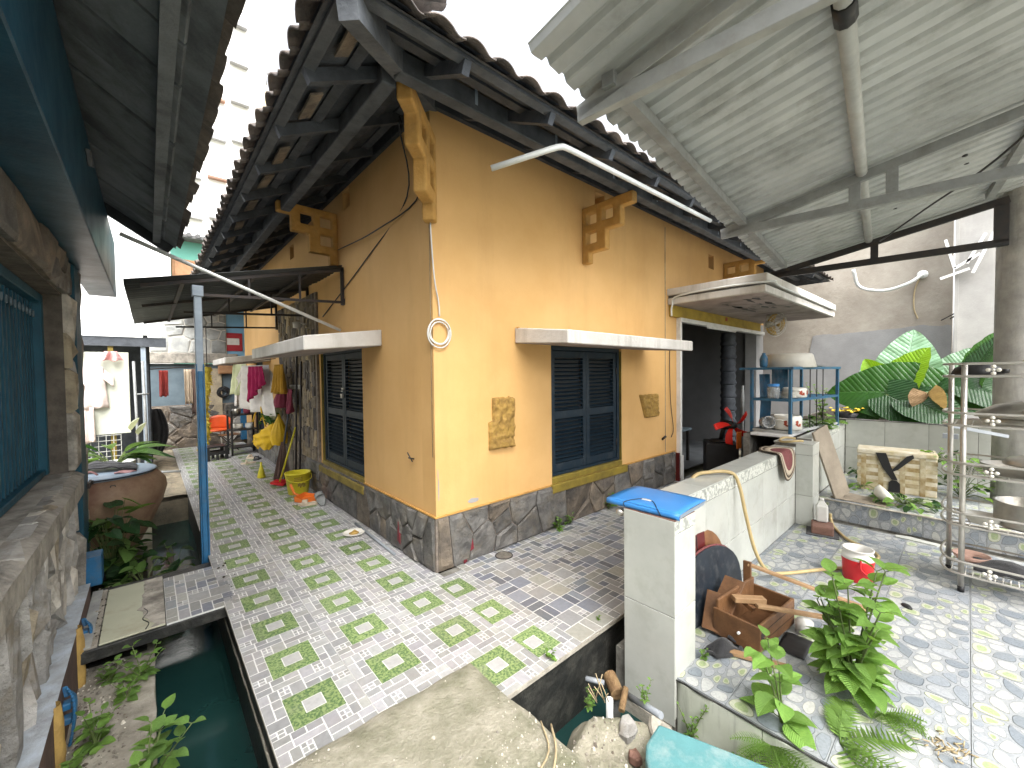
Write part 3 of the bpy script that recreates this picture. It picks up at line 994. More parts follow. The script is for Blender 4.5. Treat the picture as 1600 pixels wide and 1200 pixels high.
# ---- the raised yard on the right, floored with pebble-printed tiles
ZP = -0.08
p = MB()
p.box(0.41, -6.0, -0.9, 3.845, -1.36, ZP - 0.0125)
plat = struct(p.build('platform', 'grout'))
for i in range(9):
    for j in range(7):
        x, y = 0.62 + .42 * i, -1.78 - .4 * j
        if x + .2 > 3.9:
            continue
        inst(PEB[0] if (i + j) % 3 else PEB[1], 'floor_tile', None, plat, (x, y, ZP + RT.uniform(-.0006, .0006)), (RT.uniform(-.001, .001), RT.uniform(-.001, .001), 0), (1.048, 1, 1))
PC = cut_tile(PEB[0], -.2, .2, -.2, -.165)
for i in range(8):
    inst(PC, 'floor_tile', None, plat, (0.62 + .42 * i, -1.38, ZP), (0, 0, 0), (1.048, 1, 1))
# white, mildewed riser tiles on the front face
for j in range(7):
    r_ = MB(); r_.box(0.401, -1.745 - .4 * j, -0.62, 0.4095, -2.142 - .4 * j, ZP - .014)
    r_.build('riser_tile', 'stained_tile', plat, bevel=.002)
r_ = MB()
k = 0
pts = [(0.402 + R.uniform(-.003, .003), -1.74 - .05 * i, ZP - .006 + R.uniform(-.002, .002)) for i in range(60)]
r_.tube(pts, .0045, 5)
r_.build('edge_bead', 'black_slime', plat)
# upper level behind a single step
p = MB()
p.box(3.86, -6.0, -0.9, 7.6, -1.30, 0.14 - .0125)
up = struct(p.build('upper_terrace', 'grout'))
for i in range(5):
    for j in range(6):
        inst(PEB[(i + j) % 2], 'floor_tile', None, up, (4.05 + .4 * i, -1.84 - .4 * j, 0.14))
for j in range(6):
    s = cut_tile(PEB[j % 2], -.10, .105, -.2, .2)
    inst(s, 'step_tile', None, up, (3.853, -1.88 - .4 * j, 0.03), (0, -PI / 2, 0))
p = MB(); p.box(3.835, -6, 0.128, 3.862, -1.66, 0.1415); p.build('step_nosing', 'concrete', up, bevel=.004)
# ================================================================ the ochre house
house = thing('yellow_house', 'ochre plastered house with dark stone plinth, blue shutters and hipped tile roof', 'house')
WT = 3.58
wl = MB()
# front wall (faces -Y): window and wide doorway
holed_wall(wl, (0, 0, 0), (1, 0, 0), (0, 0, 1), (0, -1, 0), 7.6, WT, [(1.33, 0.44, 2.56, 1.825), (3.95, 0.0, 7.6, 2.45), (2.06, 3.36, 2.24, 3.54), (5.0, 3.18, 5.2, 3.40)], 0.2)
wl.build('wall', 'ochre', house)
wl = MB()
# side wall (faces -X)
holed_wall(wl, (0, 8.2, 0), (0, -1, 0), (0, 0, 1), (-1, 0, 0), 8.0, WT, [(8.2 - 2.76, 0.40, 8.2 - 1.41, 1.85), (8.2 - 7.0, .40, 8.2 - 6.3, 1.85), (8.2 - 1.86, 3.36, 8.2 - 1.66, 3.56), (8.2 - 4.1, 3.3, 8.2 - 3.9, 3.5)], 0.2)
wl.build('wall', 'ochre', house)
wl = MB()
wl.box(0.2, 8.0, 0, 7.6, 8.2, WT); wl.box(7.4, 0.2, 0, 7.6, 8.0, WT)
wl.build('rear_wall', 'ochre', house)
m = MB(); m.box(7.2, .002, 0, 7.598, .2, 2.449); m.build('door_pier', 'plaster_grey', house)
# patches, chips and drips on the plaster
ch = MB()
rr = random.Random(3)
for (x, z, w_, h_) in ((0.30, .47, .13, .045), (.02, .55, .012, .22), (.018, .72, .008, .10)):
    P = [(x + w_ * (.5 + .5 * math.cos(a)) * rr.uniform(.85, 1), z + h_ * (.5 + .5 * math.sin(a)) * rr.uniform(.8, 1)) for a in [i * PI / 5 for i in range(10)]]
    ch.prism(P, (0, -.0008, 0), (1, 0, 0), (0, 0, 1), (0, -1, 0), .0014)
ch.build('bare_patch', 'plaster_white', house)
ch = MB()
ch.box(3.605, -.004, .45, 3.617, -.0005, 3.5)
ch.build('wall_joint', 'stone_rust', house)

# ---- plinth: irregular dark stones with raised joints, on both walls
pl = MB()
pl.box(-.012, -.012, 0, 3.86, -.001, .425); pl.box(-.012, -.001, 0, -.001, 8.1, .425)
plinth = pl.build('plinth', 'mortar_dark', house)


def with_reds(polys, every):
    return polys


front = cells(3.86, .425, 25, 21, 1.0, 0.9, 1)
stonework(plinth, 'plinth_stone', (0, -.012, 0), (1, 0, 0), (0, 0, 1), (0, -1, 0), front, .006, .022, ['stone_dark', 'stone_dark', 'stone_brown'], 4, .012)
side = cells(8.0, .425, 58, 22, 1.0, 0.9, 1)
stonework(plinth, 'plinth_stone', (-.012, 8.0, 0), (0, -1, 0), (0, 0, 1), (-1, 0, 0), side, .006, .022, ['stone_dark', 'stone_dark', 'stone_brown'], 5, .012)
# wedges of dark red painted stone in the joints
for (x, z, w_, h_) in ((.235, .07, .10, .16), (.22, .0, .045, .07), (.98, .28, .07, .13), (1.22, .02, .13, .10), (2.02, .02, .09, .06)):
    m = MB(); rr = random.Random(int(x * 100))
    P = [(x + w_ * rr.uniform(0, .3), z), (x + w_, z + h_ * .2), (x + w_ * .8, z + h_), (x + w_ * .1, z + h_ * .7)]
    m.prism(P, (0, -.012, 0), (1, 0, 0), (0, 0, 1), (0, -1, 0), .026)
    m.build('plinth_stone', 'stone_red', plinth, bevel=.003)
for (y, z, w_, h_) in ((.55, .06, .06, .2), (.30, .0, .1, .11)):
    m = MB()
    m.prism([(y, z), (y + w_, z + .02), (y + w_ * .6, z + h_)], (-.012, 0, 0), (0, 1, 0), (0, 0, 1), (-1, 0, 0), .026)
    m.build('plinth_stone', 'stone_red', plinth, bevel=.003)
m = MB()
m.box(-.017, -.017, .425, 1.32, -.0005, .437); m.box(-.017, -.0005, .425, -.0005, 1.40, .437); m.box(2.57, -.017, .425, 3.86, -.0005, .437)
m.build('plinth_fillet', 'ochre_trim', plinth)


# ---- louvred shutters: two leaves each, every slat its own piece
def shutter_pair(O, U, Nn, w, h, parent, bolt):
    """O lower corner on the wall plane, U along the wall, Nn out of the wall"""
    O, U, Nn = Vector(O), Vector(U), Vector(Nn)
    Z = Vector((0, 0, 1))
    M3 = Matrix((U, Nn, Z)).transposed().to_4x4()
    M = Matrix.Translation(O) @ M3
    f = MB()
    t = .045
    f.box(0, -.14, 0, t, -.03, h); f.box(w - t, -.14, 0, w, -.03, h); f.box(t, -.14, h - t, w - t, -.03, h); f.box(t, -.14, 0, w - t, -.03, t * .6)
    win = f.build('window', 'shutter_blue', parent, bevel=.003)
    win.matrix_basis = M
    lw = (w - 2 * t - .008) / 2
    slat = MB(); slat.box(-.5, -.021, -.0035, .5, .021, .0035)
    sm_ = slat.mesh('slat'); sm_.materials.append(MATS['shutter_blue'])
    for k in range(2):
        x0 = t + .002 + k * (lw + .004)
        z0, z1 = .03, h - t - .004
        s = .055
        L = MB()
        y0, y1 = -.085, -.045
        L.box(x0, y0, z0, x0 + s, y1, z1); L.box(x0 + lw - s, y0, z0, x0 + lw, y1, z1)
        zm = z0 + (z1 - z0) * .47
        for a, b_ in ((z0, z0 + .085), (zm - .04, zm + .04), (z1 - .07, z1)):
            L.box(x0 + s, y0 + .002, a, x0 + lw - s, y1 - .002, b_)
        leaf = L.build('shutter_leaf', 'shutter_blue', win, bevel=.003)
        bk = MB(); bk.box(x0 + s, y0 - .012, z0 + .03, x0 + lw - s, y0 - .006, z1 - .03); bk.build('shade_backing', 'black_plastic', win)  # black sheet added for the shade behind the slats
        for a, b_ in ((z0 + .085, zm - .04), (zm + .04, z1 - .07)):
            n = int((b_ - a) / .041)
            for q in range(n):
                zc = a + (q + .5) * (b_ - a) / n
                inst(sm_, 'slat', None, win, (x0 + lw / 2, (y0 + y1) / 2 + .002, zc), (math.radians(-24 + R.uniform(-3, 3)), 0, 0), (lw - 2 * s + .004, 1, 1))
        h_ = MB()
        for zz in (z0 + .15, z1 - .25):
            xx = x0 + .004 if k == 0 else x0 + lw - .004
            h_.tube([(xx, y1 + .004, zz), (xx, y1 + .004, zz + .075)], .008, 6)
        h_.build('hinge', 'iron_dark', win)
    if bolt:
        q = MB()
        xc = t + lw
        q.obox((xc + .0, -.035, h * .67), (.07, .012, .016)); q.tube([(xc - .018, -.028, h * .67 - .005)] + [(xc - .018 + .02 * math.cos(a) + .02, -.026, h * .67 - .012 - .02 * math.sin(a)) for a in [i * PI / 6 for i in range(7)]], .005, 6)
        q.obox((xc + .0, -.024, h * .61), (.05, .02, .05))
        q.build('padlock', 'stainless', win, bevel=.004)
    # olive-painted sill and reveal strips
    s = MB()
    s.box(-.0005, -.12, -.06, w + .0005, .008, -.002)
    s.box(-.03, -.1, -.145, w + .06, .045, -.062)
    s.build('window_sill', 'olive_paint', win, bevel=.006)
    s = MB(); s.box(-.0, -.12, -.001, .004, -.002, h - .03); s.box(w - .004, -.12, -.001, w, -.002, h - .03)
    s.build('reveal', 'olive_paint', win)
    return win


shutter_pair((1.33, 0, 0.50), (1, 0, 0), (0, -1, 0), 1.23, 1.325, house, False)
shutter_pair((0, 2.76, 0.47), (0, -1, 0), (-1, 0, 0), 1.35, 1.38, house, True)
shutter_pair((0, 7.0, 0.47), (0, -1, 0), (-1, 0, 0), 0.70, 1.38, house, False)


# ---- thin concrete canopies over the windows, dished a little and stained
def canopy(O, U, Nn, w, d, z0, z1, drop, parent):
    O, U, Nn = Vector(O), Vector(U), Vector(Nn)
    Z = Vector((0, 0, 1))
    m = MB()
    p = [O + Z * z0, O + U * w + Z * z0, O + U * w + Nn * d + Z * (z0 - drop), O + Nn * d + Z * (z0 - drop)]
    q = [O + Z * z1, O + U * w + Z * z1, O + U * w + Nn * d + Z * (z1 - drop - .03), O + Nn * d + Z * (z1 - drop - .03)]
    m.add(p + q, [(3, 2, 1, 0), (4, 5, 6, 7), (0, 1, 5, 4), (1, 2, 6, 5), (2, 3, 7, 6), (3, 0, 4, 7)])
    o = m.build('canopy', 'white_render', parent, bevel=.008)
    rr = random.Random(int(w * 100))
    e = MB()
    # soft moss and crumbs along the top edge at the wall
    for i in range(26):
        a = O + U * (w * rr.random()) + Nn * rr.uniform(.005, .035) + Z * (z1 - .004)
        e.lathe([(.001, .012), (rr.uniform(.006, .02), .004), (rr.uniform(.01, .024), -.012)], 6, a)
    e.build('moss', 'ochre_trim', o)
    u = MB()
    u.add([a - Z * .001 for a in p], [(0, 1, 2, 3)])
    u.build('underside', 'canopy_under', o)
    return o


canopy((.85, -.0005, 0), (1, 0, 0), (0, -1, 0), 2.205, .63, 1.825, 1.965, .04, house)
canopy((-.0005, 3.18, 0), (0, -1, 0), (-1, 0, 0), 2.26, .68, 1.825, 1.975, .06, house)
canopy((-.0005, 7.3, 0), (0, -1, 0), (-1, 0, 0), 1.7, .68, 1.825, 1.955, .05, house)

# ---- the big porch canopy: two steps of slab over the doorway
m = MB()
m.box(3.68, -1.19, 2.462, 7.30, -.0005, 2.548)
pc = m.build('porch_canopy', 'white_render', house, bevel=.008)
m = MB(); m.box(3.70, -1.13, 2.549, 7.26, -.0005, 2.585); m.build('canopy_joint', 'stone_dark', pc)
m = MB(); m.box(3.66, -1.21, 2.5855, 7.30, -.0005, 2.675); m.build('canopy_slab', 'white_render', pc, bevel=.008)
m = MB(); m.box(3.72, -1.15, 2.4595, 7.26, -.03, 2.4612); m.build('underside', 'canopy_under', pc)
m = MB()
rr = random.Random(9)
for i in range(16):
    x, y = rr.uniform(4.0, 5.4), rr.uniform(-1.05, -.5)
    P = [(x + rr.uniform(.03, .22) * math.cos(a), y + rr.uniform(.01, .05) * math.sin(a)) for a in [k * PI / 4 for k in range(8)]]
    m.prism(P, (0, 0, 2.4588), (1, 0, 0), (0, 1, 0), (0, 0, 1), .001)
m.build('mould_stain', 'black_slime', pc)
m = MB(); m.tube(spline([(3.675, -.06, 2.30), (3.672, -.07, 2.44), (3.655, -.2, 2.565), (3.65, -1.2, 2.567), (4.2, -1.222, 2.567), (7.2, -1.222, 2.566)], 5), .012, 8); m.build('pipe', 'pvc', pc)
# doorway: yellow beam, white frame, tube lamp
m = MB(); m.box(3.72, -.05, 2.305, 7.28, -.0006, 2.4615); m.build('door_beam', 'yellow_beam', house, bevel=.006)
m = MB(); m.box(5.55, -.056, 2.38, 5.62, -.0505, 2.44); m.build('beam_mark', 'enamel_red', house)
m = MB(); m.box(3.935, -.06, 0.04, 3.985, .02, 2.245); m.box(3.935, -.07, 2.2455, 7.45, .02, 2.304)
m.box(3.925, -.072, 0.0, 4.01, -.062, .36)
m.build('door_frame', 'white_paint', house, bevel=.004)
m = MB(); m.box(3.90, -.055, 0.0, 3.924, -.003, .40); m.build('door_foot', 'board_maroon', house)
m = MB(); m.tube([(4.75, -.095, 2.215), (5.85, -.095, 2.215)], .015, 10); m.box(4.7, -.10, 2.226, 5.9, -.075, 2.2445)
m.build('tube_lamp', 'lamp_tube', house)


# ---- cut-out brackets that carry the eave beam
def bracket_mesh(t):
    """stepped outline with three square holes: u out from the wall, v up"""
    k = MB()
    S = [(0, 0), (.085, 0), (.095, .015), (.095, .105), (.285, .105), (.30, .12), (.30, .30), (.46, .30), (.475, .315), (.475, .475), (.585, .475), (.60, .49), (.61, .53), (.59, .565), (.0, .585)]
    H = [(.055, .395, .185, .515), (.255, .395, .385, .515), (.055, .195, .185, .315)]
    us = sorted({0, .09, .30, .475, .61} | {x for q in H for x in (q[0], q[2])})
    vs = sorted({0, .105, .30, .475, .585} | {x for q in H for x in (q[1], q[3])})

    def solid(i, j):
        if i < 0 or j < 0 or i >= len(us) - 1 or j >= len(vs) - 1:
            return False
        a, b = (us[i] + us[i + 1]) / 2, (vs[j] + vs[j + 1]) / 2
        if any(q[0] < a < q[2] and q[1] < b < q[3] for q in H):
            return False
        if b < .105: return a < .09
        if b < .30: return a < .30
        if b < .475: return a < .475
        return a < .61
    idx = {}

    def vid(i, j, s):
        if (i, j, s) not in idx:
            idx[(i, j, s)] = len(k.v)
            k.v.append((us[i], s * t / 2, vs[j]))
        return idx[(i, j, s)]
    for i in range(len(us) - 1):
        for j in range(len(vs) - 1):
            if solid(i, j):
                k.face((vid(i, j, -1), vid(i + 1, j, -1), vid(i + 1, j + 1, -1), vid(i, j + 1, -1)))
                k.face((vid(i, j, 1), vid(i, j + 1, 1), vid(i + 1, j + 1, 1), vid(i + 1, j, 1)))
                for di, dj, p, q in ((-1, 0, (i, j), (i, j + 1)), (1, 0, (i + 1, j), (i + 1, j + 1)), (0, -1, (i, j), (i + 1, j)), (0, 1, (i, j + 1), (i + 1, j + 1))):
                    if not solid(i + di, j + dj):
                        k.face((vid(*p, -1), vid(*q, -1), vid(*q, 1), vid(*p, 1)))
    return fix_mesh(k.mesh('bracket'))


BRK = bracket_mesh(.085)
for loc, rz, sc in (((1.87, 0, 2.70), -PI / 2, 1), ((5.62, 0, 2.76), -PI / 2, 1), ((0, 2.08, 2.80), PI, 1), ((0, 5.9, 2.80), PI, 1), ((-.0, .0, 2.70), -PI * .75, 1.02)):
    o = inst(BRK, 'bracket', 'ochre_trim', house, loc, (0, 0, rz), (sc, 1.0 if sc == 1 else 1.15, 1.0 if sc == 1 else 1.12))
    md = o.modifiers.new('b', 'BEVEL'); md.width = .012; md.segments = 2; md.limit_method = 'ANGLE'

# ---- hipped roof seen from below: rafters, battens, wall plate, eave beam, tiles
E_, ZE, PITCH = 1.03, 3.12, 0.50           # overhang, eave height, rise per metre
rf = MB()
Lx, Ly = 9.0, 9.4
k = 4.0


def rz_(d):   # roof height at distance d inside the eave line
    return ZE + 0.075 + d * PITCH


a = [(-E_, -E_, rz_(0)), (7.9, -E_, rz_(0)), (7.9, -E_ + k, rz_(k)), (-E_ + k, -E_ + k, rz_(k))]
b = [(-E_, -E_, rz_(0)), (-E_ + k, -E_ + k, rz_(k)), (-E_ + k, Ly, rz_(k)), (-E_, Ly, rz_(0))]
rf.add(a, [(0, 1, 2, 3)]); rf.add(b, [(0, 1, 2, 3)])
rf.add([(p[0], p[1], p[2] + .03) for p in a], [(0, 1, 2, 3)]); rf.add([(p[0], p[1], p[2] + .03) for p in b], [(0, 1, 2, 3)])
rf.add([(7.9, -E_, rz_(0)), (7.9, -E_ + k, rz_(k)), (7.9, 8.6, rz_(k)), (7.9, 8.6, rz_(0))], [(0, 1, 2, 3)])
rf.add([(-E_ + k, -E_ + k, rz_(k) + .02), (7.9, -E_ + k, rz_(k) + .02), (7.9, Ly, rz_(k) + .02), (-E_ + k, Ly, rz_(k) + .02)], [(0, 1, 2, 3)])
roof = rf.build('roof', 'old_wood_dark', house, fix=False)
rr = random.Random(31)
pts_f = [(.25 + i * .62, 0) for i in range(13)]
for i in range(13):
    x = -.35 + .66 * i
    d1 = min(E_ + .35, x + E_ + .0)
    m = MB(); m.bar((x, -E_ + .06, rz_(.06) - .06), (x, -E_ + d1, rz_(d1) - .06), .045, .07); m.build('rafter', 'old_wood_dark', roof)
for i in range(15):
    y = -.35 + .66 * i
    d1 = min(E_ + .35, y + E_)
    m = MB(); m.bar((-E_ + .06, y, rz_(.06) - .06), (-E_ + d1, y, rz_(d1) - .06), .045, .07); m.build('rafter', 'old_wood_dark', roof)
m = MB(); m.bar((-E_ + .05, -E_ + .05, rz_(.05) - .08), (.45, .45, rz_(E_ + .45) - .08), .09, .14); m.build('hip_rafter', 'old_wood_grey', roof)
for q, mt in ((.07, 'old_wood_grey'), (.30, 'old_wood_dark'), (.72, 'old_wood_dark'), (.92, 'old_wood_dark')):
    z = rz_(q) - .018
    m = MB(); m.bar((-E_ + q, -E_ + q, z), (7.85, -E_ + q, z), .06, .03); m.build('batten', mt, roof)
    m = MB(); m.bar((-E_ + q, -E_ + q, z), (-E_ + q, Ly - .1, z), .06, .03); m.build('batten', mt, roof)
q = .50
z = rz_(q) - .10
m = MB(); m.bar((-E_ + q, -E_ + q, z), (7.8, -E_ + q, z), .09, .13); m.build('eave_beam', 'old_wood_grey', roof, bevel=.006)
m = MB(); m.bar((-E_ + q, -E_ + q + .1, z), (-E_ + q, Ly - .1, z), .09, .13); m.build('eave_beam', 'old_wood_grey', roof, bevel=.006)
m = MB(); m.box(-.04, -.04, WT - .001, 7.7, .05, WT + .10); m.box(-.04, .05, WT - .001, .05, 8.2, WT + .10); m.build('wall_plate', 'old_wood_dark', roof)
# little metal clips that hold the eave batten
for i in range(7):
    m = MB(); m.box(.0 + i * .78, -E_ + .455, rz_(.45) - .10, .022 + i * .78, -E_ + .452, rz_(.45) + .0); m.build('clip', 'galv_blue', roof)


def tile_mesh(w, L, r):
    m = MB()

    def fn(u, v):
        a = PI * (u * 1.5 - .25)
        if u < .7:
            t = u / .7
            x = -w / 2 + .72 * w * t
            z = r * math.sin(PI * t) ** .8 if 0 < t < 1 else 0
        else:
            t = (u - .7) / .3
            x = -w / 2 + .72 * w + .33 * w * t
            z = -.012 * math.sin(PI * t)
        return (x, L * v, z + .012 * (1 - v))
    m.grid(fn, 12, 2)
    k = len(m.v)
    return m


BT_ = tile_mesh(.205, .40, .055)
BTM = BT_.mesh('roof_tile')
BTM.materials.append(MATS['roof_tile'])
ang = math.atan(PITCH)
rr = random.Random(12)


def tile_row(parent, O, U, up, n, pitch, zo, flat=1.0):
    """one row of barrel tiles whose noses make the eave line; U along the eave, up towards the ridge"""
    O, U, up = Vector(O), Vector(U), Vector(up).normalized()
    Nn = U.cross(up).normalized()
    if Nn.z < 0:
        Nn = -Nn
    for i in range(n):
        p = O + U * (pitch * (i + .5)) + up * rr.uniform(-.018, .018)
        X = U
        if X.cross(up).dot(Nn) < 0:
            X = -U
        M = Matrix((X, up, Nn)).transposed().to_4x4()
        o = bpy.data.objects.new('roof_tile', BTM)
        COL.objects.link(o); o.parent = parent
        o.matrix_basis = Matrix.Translation(p) @ M @ Matrix.Rotation(rr.uniform(-.04, .04), 4, 'Z') @ Matrix.Diagonal((1, 1, flat, 1))
        md = o.modifiers.new('t', 'SOLIDIFY'); md.thickness = .014; md.offset = 1


tile_row(roof, (-E_ - .02, -E_ - .035, rz_(0) + .005), (1, 0, 0), (0, 1, PITCH), 44, .203, 0, .5)
tile_row(roof, (-E_ - .02, -E_ + .28, rz_(.31) + .02), (1, 0, 0), (0, 1, PITCH), 44, .203, 0, .5)
tile_row(roof, (-E_ - .035, -E_ - .02, rz_(0) + .005), (0, 1, 0), (1, 0, PITCH), 50, .203, 0, .75)
tile_row(roof, (-E_ + .28, -E_ - .02, rz_(.31) + .02), (0, 1, 0), (1, 0, PITCH), 50, .203, 0, .75)
# paler slips stand in for the bright light at the tile gaps, side eave
for i in range(13):
    y = -.6 + i * .66 + rr.uniform(-.1, .1)
    m = MB(); m.obox((-E_ + .19, y, rz_(.19) - .04), (.08, .30, .012), euler(0, -ang, rr.uniform(-.06, .06))); m.build('bright_gap_patch', 'stone_brown', roof)
# hip ridge tiles
for i in range(4):
    s = i * .34
    m = MB(); m.tube([(-E_ + s, -E_ + s, rz_(s) + .05), (-E_ + s + .3, -E_ + s + .3, rz_(s + .3) + .045)], [.09, .075], 10); m.build('hip_tile', 'roof_tile', roof)

# ---- stone-clad strip on the side wall beyond the window
cl = MB(); cl.box(-.03, 2.82, .425, -.0005, 4.75, 2.62)
clad = cl.build('cladding', 'mortar_dark', house)
rr = random.Random(6)
chips = []
y = 0.0
while y < 1.92:
    w_ = rr.uniform(.07, .12)
    z = rr.uniform(-.1, 0)
    while z < 2.19:
        h_ = rr.uniform(.12, .30)
        if y + w_ < 1.95:
            chips.append([(y, max(0, z)), (y + w_, max(0, z + rr.uniform(-.01, .01))), (y + w_ + rr.uniform(-.012, .012), min(2.19, z + h_)), (y, min(2.19, z + h_ + rr.uniform(-.012, .012)))])
        z += h_
    y += w_
rr.shuffle(chips)
stonework(clad, 'cladding_chip', (-.03, 4.77, .43), (0, -1, 0), (0, 0, 1), (-1, 0, 0), [[(a, b) for a, b in P] for P in chips], .004, .016, ['chip_a', 'chip_b', 'chip_c', 'chip_a'], 7, .01, skip=lambda u, v: v > 2.17)

# ---- two lumps of yellow render stuck on the front wall
for nm, O_, w_, h_, sd in (('render_panel', (.53, 0, .885), .29, .455, 1), ('render_panel', (2.99, 0, .96), .40, .30, 5)):
    m = MB()
    rr = random.Random(sd)

    def fn(u, v):
        e = min(u, 1 - u, v, 1 - v)
        if sd == 1:
            x = w_ * (u - (.14 * (1 - u) if v > .55 else 0) * -1) + .004 * mnoise.noise(Vector((v * 9, 3, sd)))
        else:
            x = w_ * (u + .25 * (1 - v) * (1 - u) * .8 - .12 * v * (1 - u))
        zz = h_ * v + .010 * mnoise.noise(Vector((u * 7, 8, sd)))
        y_ = -(.0 if e <= 0 else .035 + .014 * mnoise.noise(Vector((u * 6, v * 8, sd))) + .008 * mnoise.noise(Vector((u * 19, v * 19, sd))))
        if sd == 1 and abs(v - .2) < .025 and u > .2:
            y_ += .014
        return (O_[0] + x, y_, O_[2] + zz)
    m.grid(fn, 26, 34)
    m.build(nm, 'lumpy_ochre', house, fix=False)

# ---- cables and hooks on the walls
m = MB()
m.tube(spline([(-.012, -.012, 3.05), (-.02, -.02, 2.7), (.0, -.03, 2.3), (.045, -.016, 2.1), (.05, -.016, 2.0)], 6), .006, 6)
for r_, ph, cz in ((.10, .2, 1.88), (.085, 1.0, 1.87), (.11, 2.0, 1.865)):
    m.tube([(.045 + r_ * math.cos(a) * .95, -.02 - .004 * math.sin(3 * a), cz + r_ * math.sin(a)) for a in [ph + i * 2 * PI / 28 for i in range(29)]], .006, 6)
tag(m.build('cable_coil', 'white_plastic'), 'coiled white cable hanging on the corner of the ochre wall', 'cable')
m = MB()
m.tube([(-.004, .03, .9), (-.004, .025, 2.7)], .003, 5)
m.build('corner_wire', 'chip_b', house)
m = MB()
m.tube(spline([(-.30, -.10, 3.35), (-.02, .12, 2.98), (-.05, .9, 2.88), (-.03, 1.95, 2.95)], 6), .006, 6)
m.tube(spline([(-.32, -.12, 3.30), (-.015, .35, 3.02), (-.012, 1.2, 2.70), (-.01, 2.6, 2.28)], 6), .006, 6)
tag(m.build('cable', 'black_plastic'), 'black cables strung along the side wall from the corner bracket to the awning', 'cable')
m = MB()
m.tube([(-.0, .34, .84), (-.055, .33, .86)], .006, 6); m.tube([(-.02, .33, .82), (-.05, .36, .90)], .005, 6)
m.build('hook', 'iron_dark', house)
m = MB(); m.tube([(3.52, .0, .63), (3.54, -.05, .68)], .016, 8); m.build('hook', 'iron_dark', house)
m = MB(); m.tube(spline([(3.72, -.012, 1.95), (3.70, -.02, 1.5), (3.73, -.02, 1.1), (3.80, -.02, .75), (3.74, -.02, .64)], 6), .005, 6)
m.build('wall_cable', 'black_plastic', house)

# ---- inside the doorway
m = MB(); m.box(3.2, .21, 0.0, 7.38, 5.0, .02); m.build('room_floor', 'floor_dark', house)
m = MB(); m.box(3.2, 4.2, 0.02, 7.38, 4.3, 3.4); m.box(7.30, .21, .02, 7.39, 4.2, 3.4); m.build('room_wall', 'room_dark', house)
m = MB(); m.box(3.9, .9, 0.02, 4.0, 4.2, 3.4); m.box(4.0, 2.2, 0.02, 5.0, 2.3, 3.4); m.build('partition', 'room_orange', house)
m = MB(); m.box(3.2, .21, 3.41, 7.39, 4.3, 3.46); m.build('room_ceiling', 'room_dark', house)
m = MB()
for i in range(9):
    z = .03 + i * .25
    m.lathe([(.13, z), (.15, z + .04), (.12, z + .1), (.14, z + .16), (.12, z + .22), (.13, z + .25)], 12, (6.75, .35, 0))
m.build('carved_post', 'old_wood_dark', house)
# ================================================================ the stone building on the left
lb = thing('stone_building', 'dim stone-faced building with blue barred window and deep blue eave beam at left', 'building', (-2.1, 0, 0))
m = MB()
holed_wall(m, (0, -5, -.25), (0, 1, 0), (0, 0, 1), (1, 0, 0), 7.6, 3.6, [(5 - 2.2, 1.10, 6.62, 2.40)], .26)
wall = m.build('wall', 'mortar_tan', lb)
# tall slabs of riven stone, set on end
big = cells(4.18, 1.12, 66, 41, 2.3, 0.7, 0)
stonework(wall, 'wall_stone', (0, -2.4, -.25), (0, 1, 0), (0, 0, 1), (1, 0, 0), big, .006, .042, ['stone_tan', 'stone_grey', 'stone_grey', 'stone_rust'], 42, .028)
jamb = cells(.17, 1.30, 5, 43, 1.2, 0.7, 1)
stonework(wall, 'wall_stone', (0, 1.62, .87), (0, 1, 0), (0, 0, 1), (1, 0, 0), jamb, .004, .045, ['stone_tan', 'stone_grey', 'stone_rust'], 44, .022)
lin = cells(5.0, .27, 22, 45, 1.0, 1.2, 1)
stonework(wall, 'wall_stone', (0, -2.4, 2.16), (0, 1, 0), (0, 0, 1), (1, 0, 0), lin, .004, .035, ['stone_dark', 'stone_brown', 'stone_dark'], 46, .018)
col_ = cells(.40, 2.4, 12, 47, 1.0, .8, 1)
stonework(wall, 'wall_stone', (0, 2.14, -.0), (0, 1, 0), (0, 0, 1), (1, 0, 0), col_, .004, .022, ['stone_grey', 'stone_rust', 'stone_tan'], 48, .015)
# window ledge, frame, boards and bars
m = MB()


def ledge(u, v):
    y = -2.2 + 3.86 * u
    x = -.22 + .30 * v
    return (x, y, .862 + .012 * mnoise.noise(Vector((x * 8, y * 5, 1))) - (.03 * max(0, (v - .85) / .15)))


m.grid(ledge, 60, 8)
m.box(-.22, -2.2, .70, .072, 1.655, .835)
m.build('window_ledge', 'stone_tan', lb, fix=False)
m = MB(); m.box(-.20, 1.55, .875, -.09, 1.61, 2.14); m.box(-.20, -2.15, 2.08, -.09, 1.55, 2.14); m.box(-.2, -2.15, .875, -.1, 1.55, .915)
win = m.build('window', 'teal_wood', lb, bevel=.004)
for i in range(16):
    y = 1.52 - i * .20
    m = MB(); m.box(-.20, y - .19, .92, -.175 + .004 * (i % 2), y, 2.07); m.build('board', 'teal_wood', win, bevel=.003)
for i in range(30):
    y = 1.50 - i * .085
    m = MB(); m.box(-.150, y - .022, .92, -.128, y, 2.07); m.build('bar', 'teal_wood', win)
for z in (1.50,):
    m = MB(); m.box(-.152, -2.1, z, -.1505, 1.55, z + .035); m.build('rail', 'teal_wood', win)
rr = random.Random(2)
for i in range(14):
    m = MB(); m.tube([(-.115, 1.45 - i * .10 + .018 * math.cos(a), 1.99 + .022 * math.sin(a)) for a in [k * PI / 4 for k in range(8)]], .004, 5, closed=True)
    m.build('ring', 'wall_slate', win)
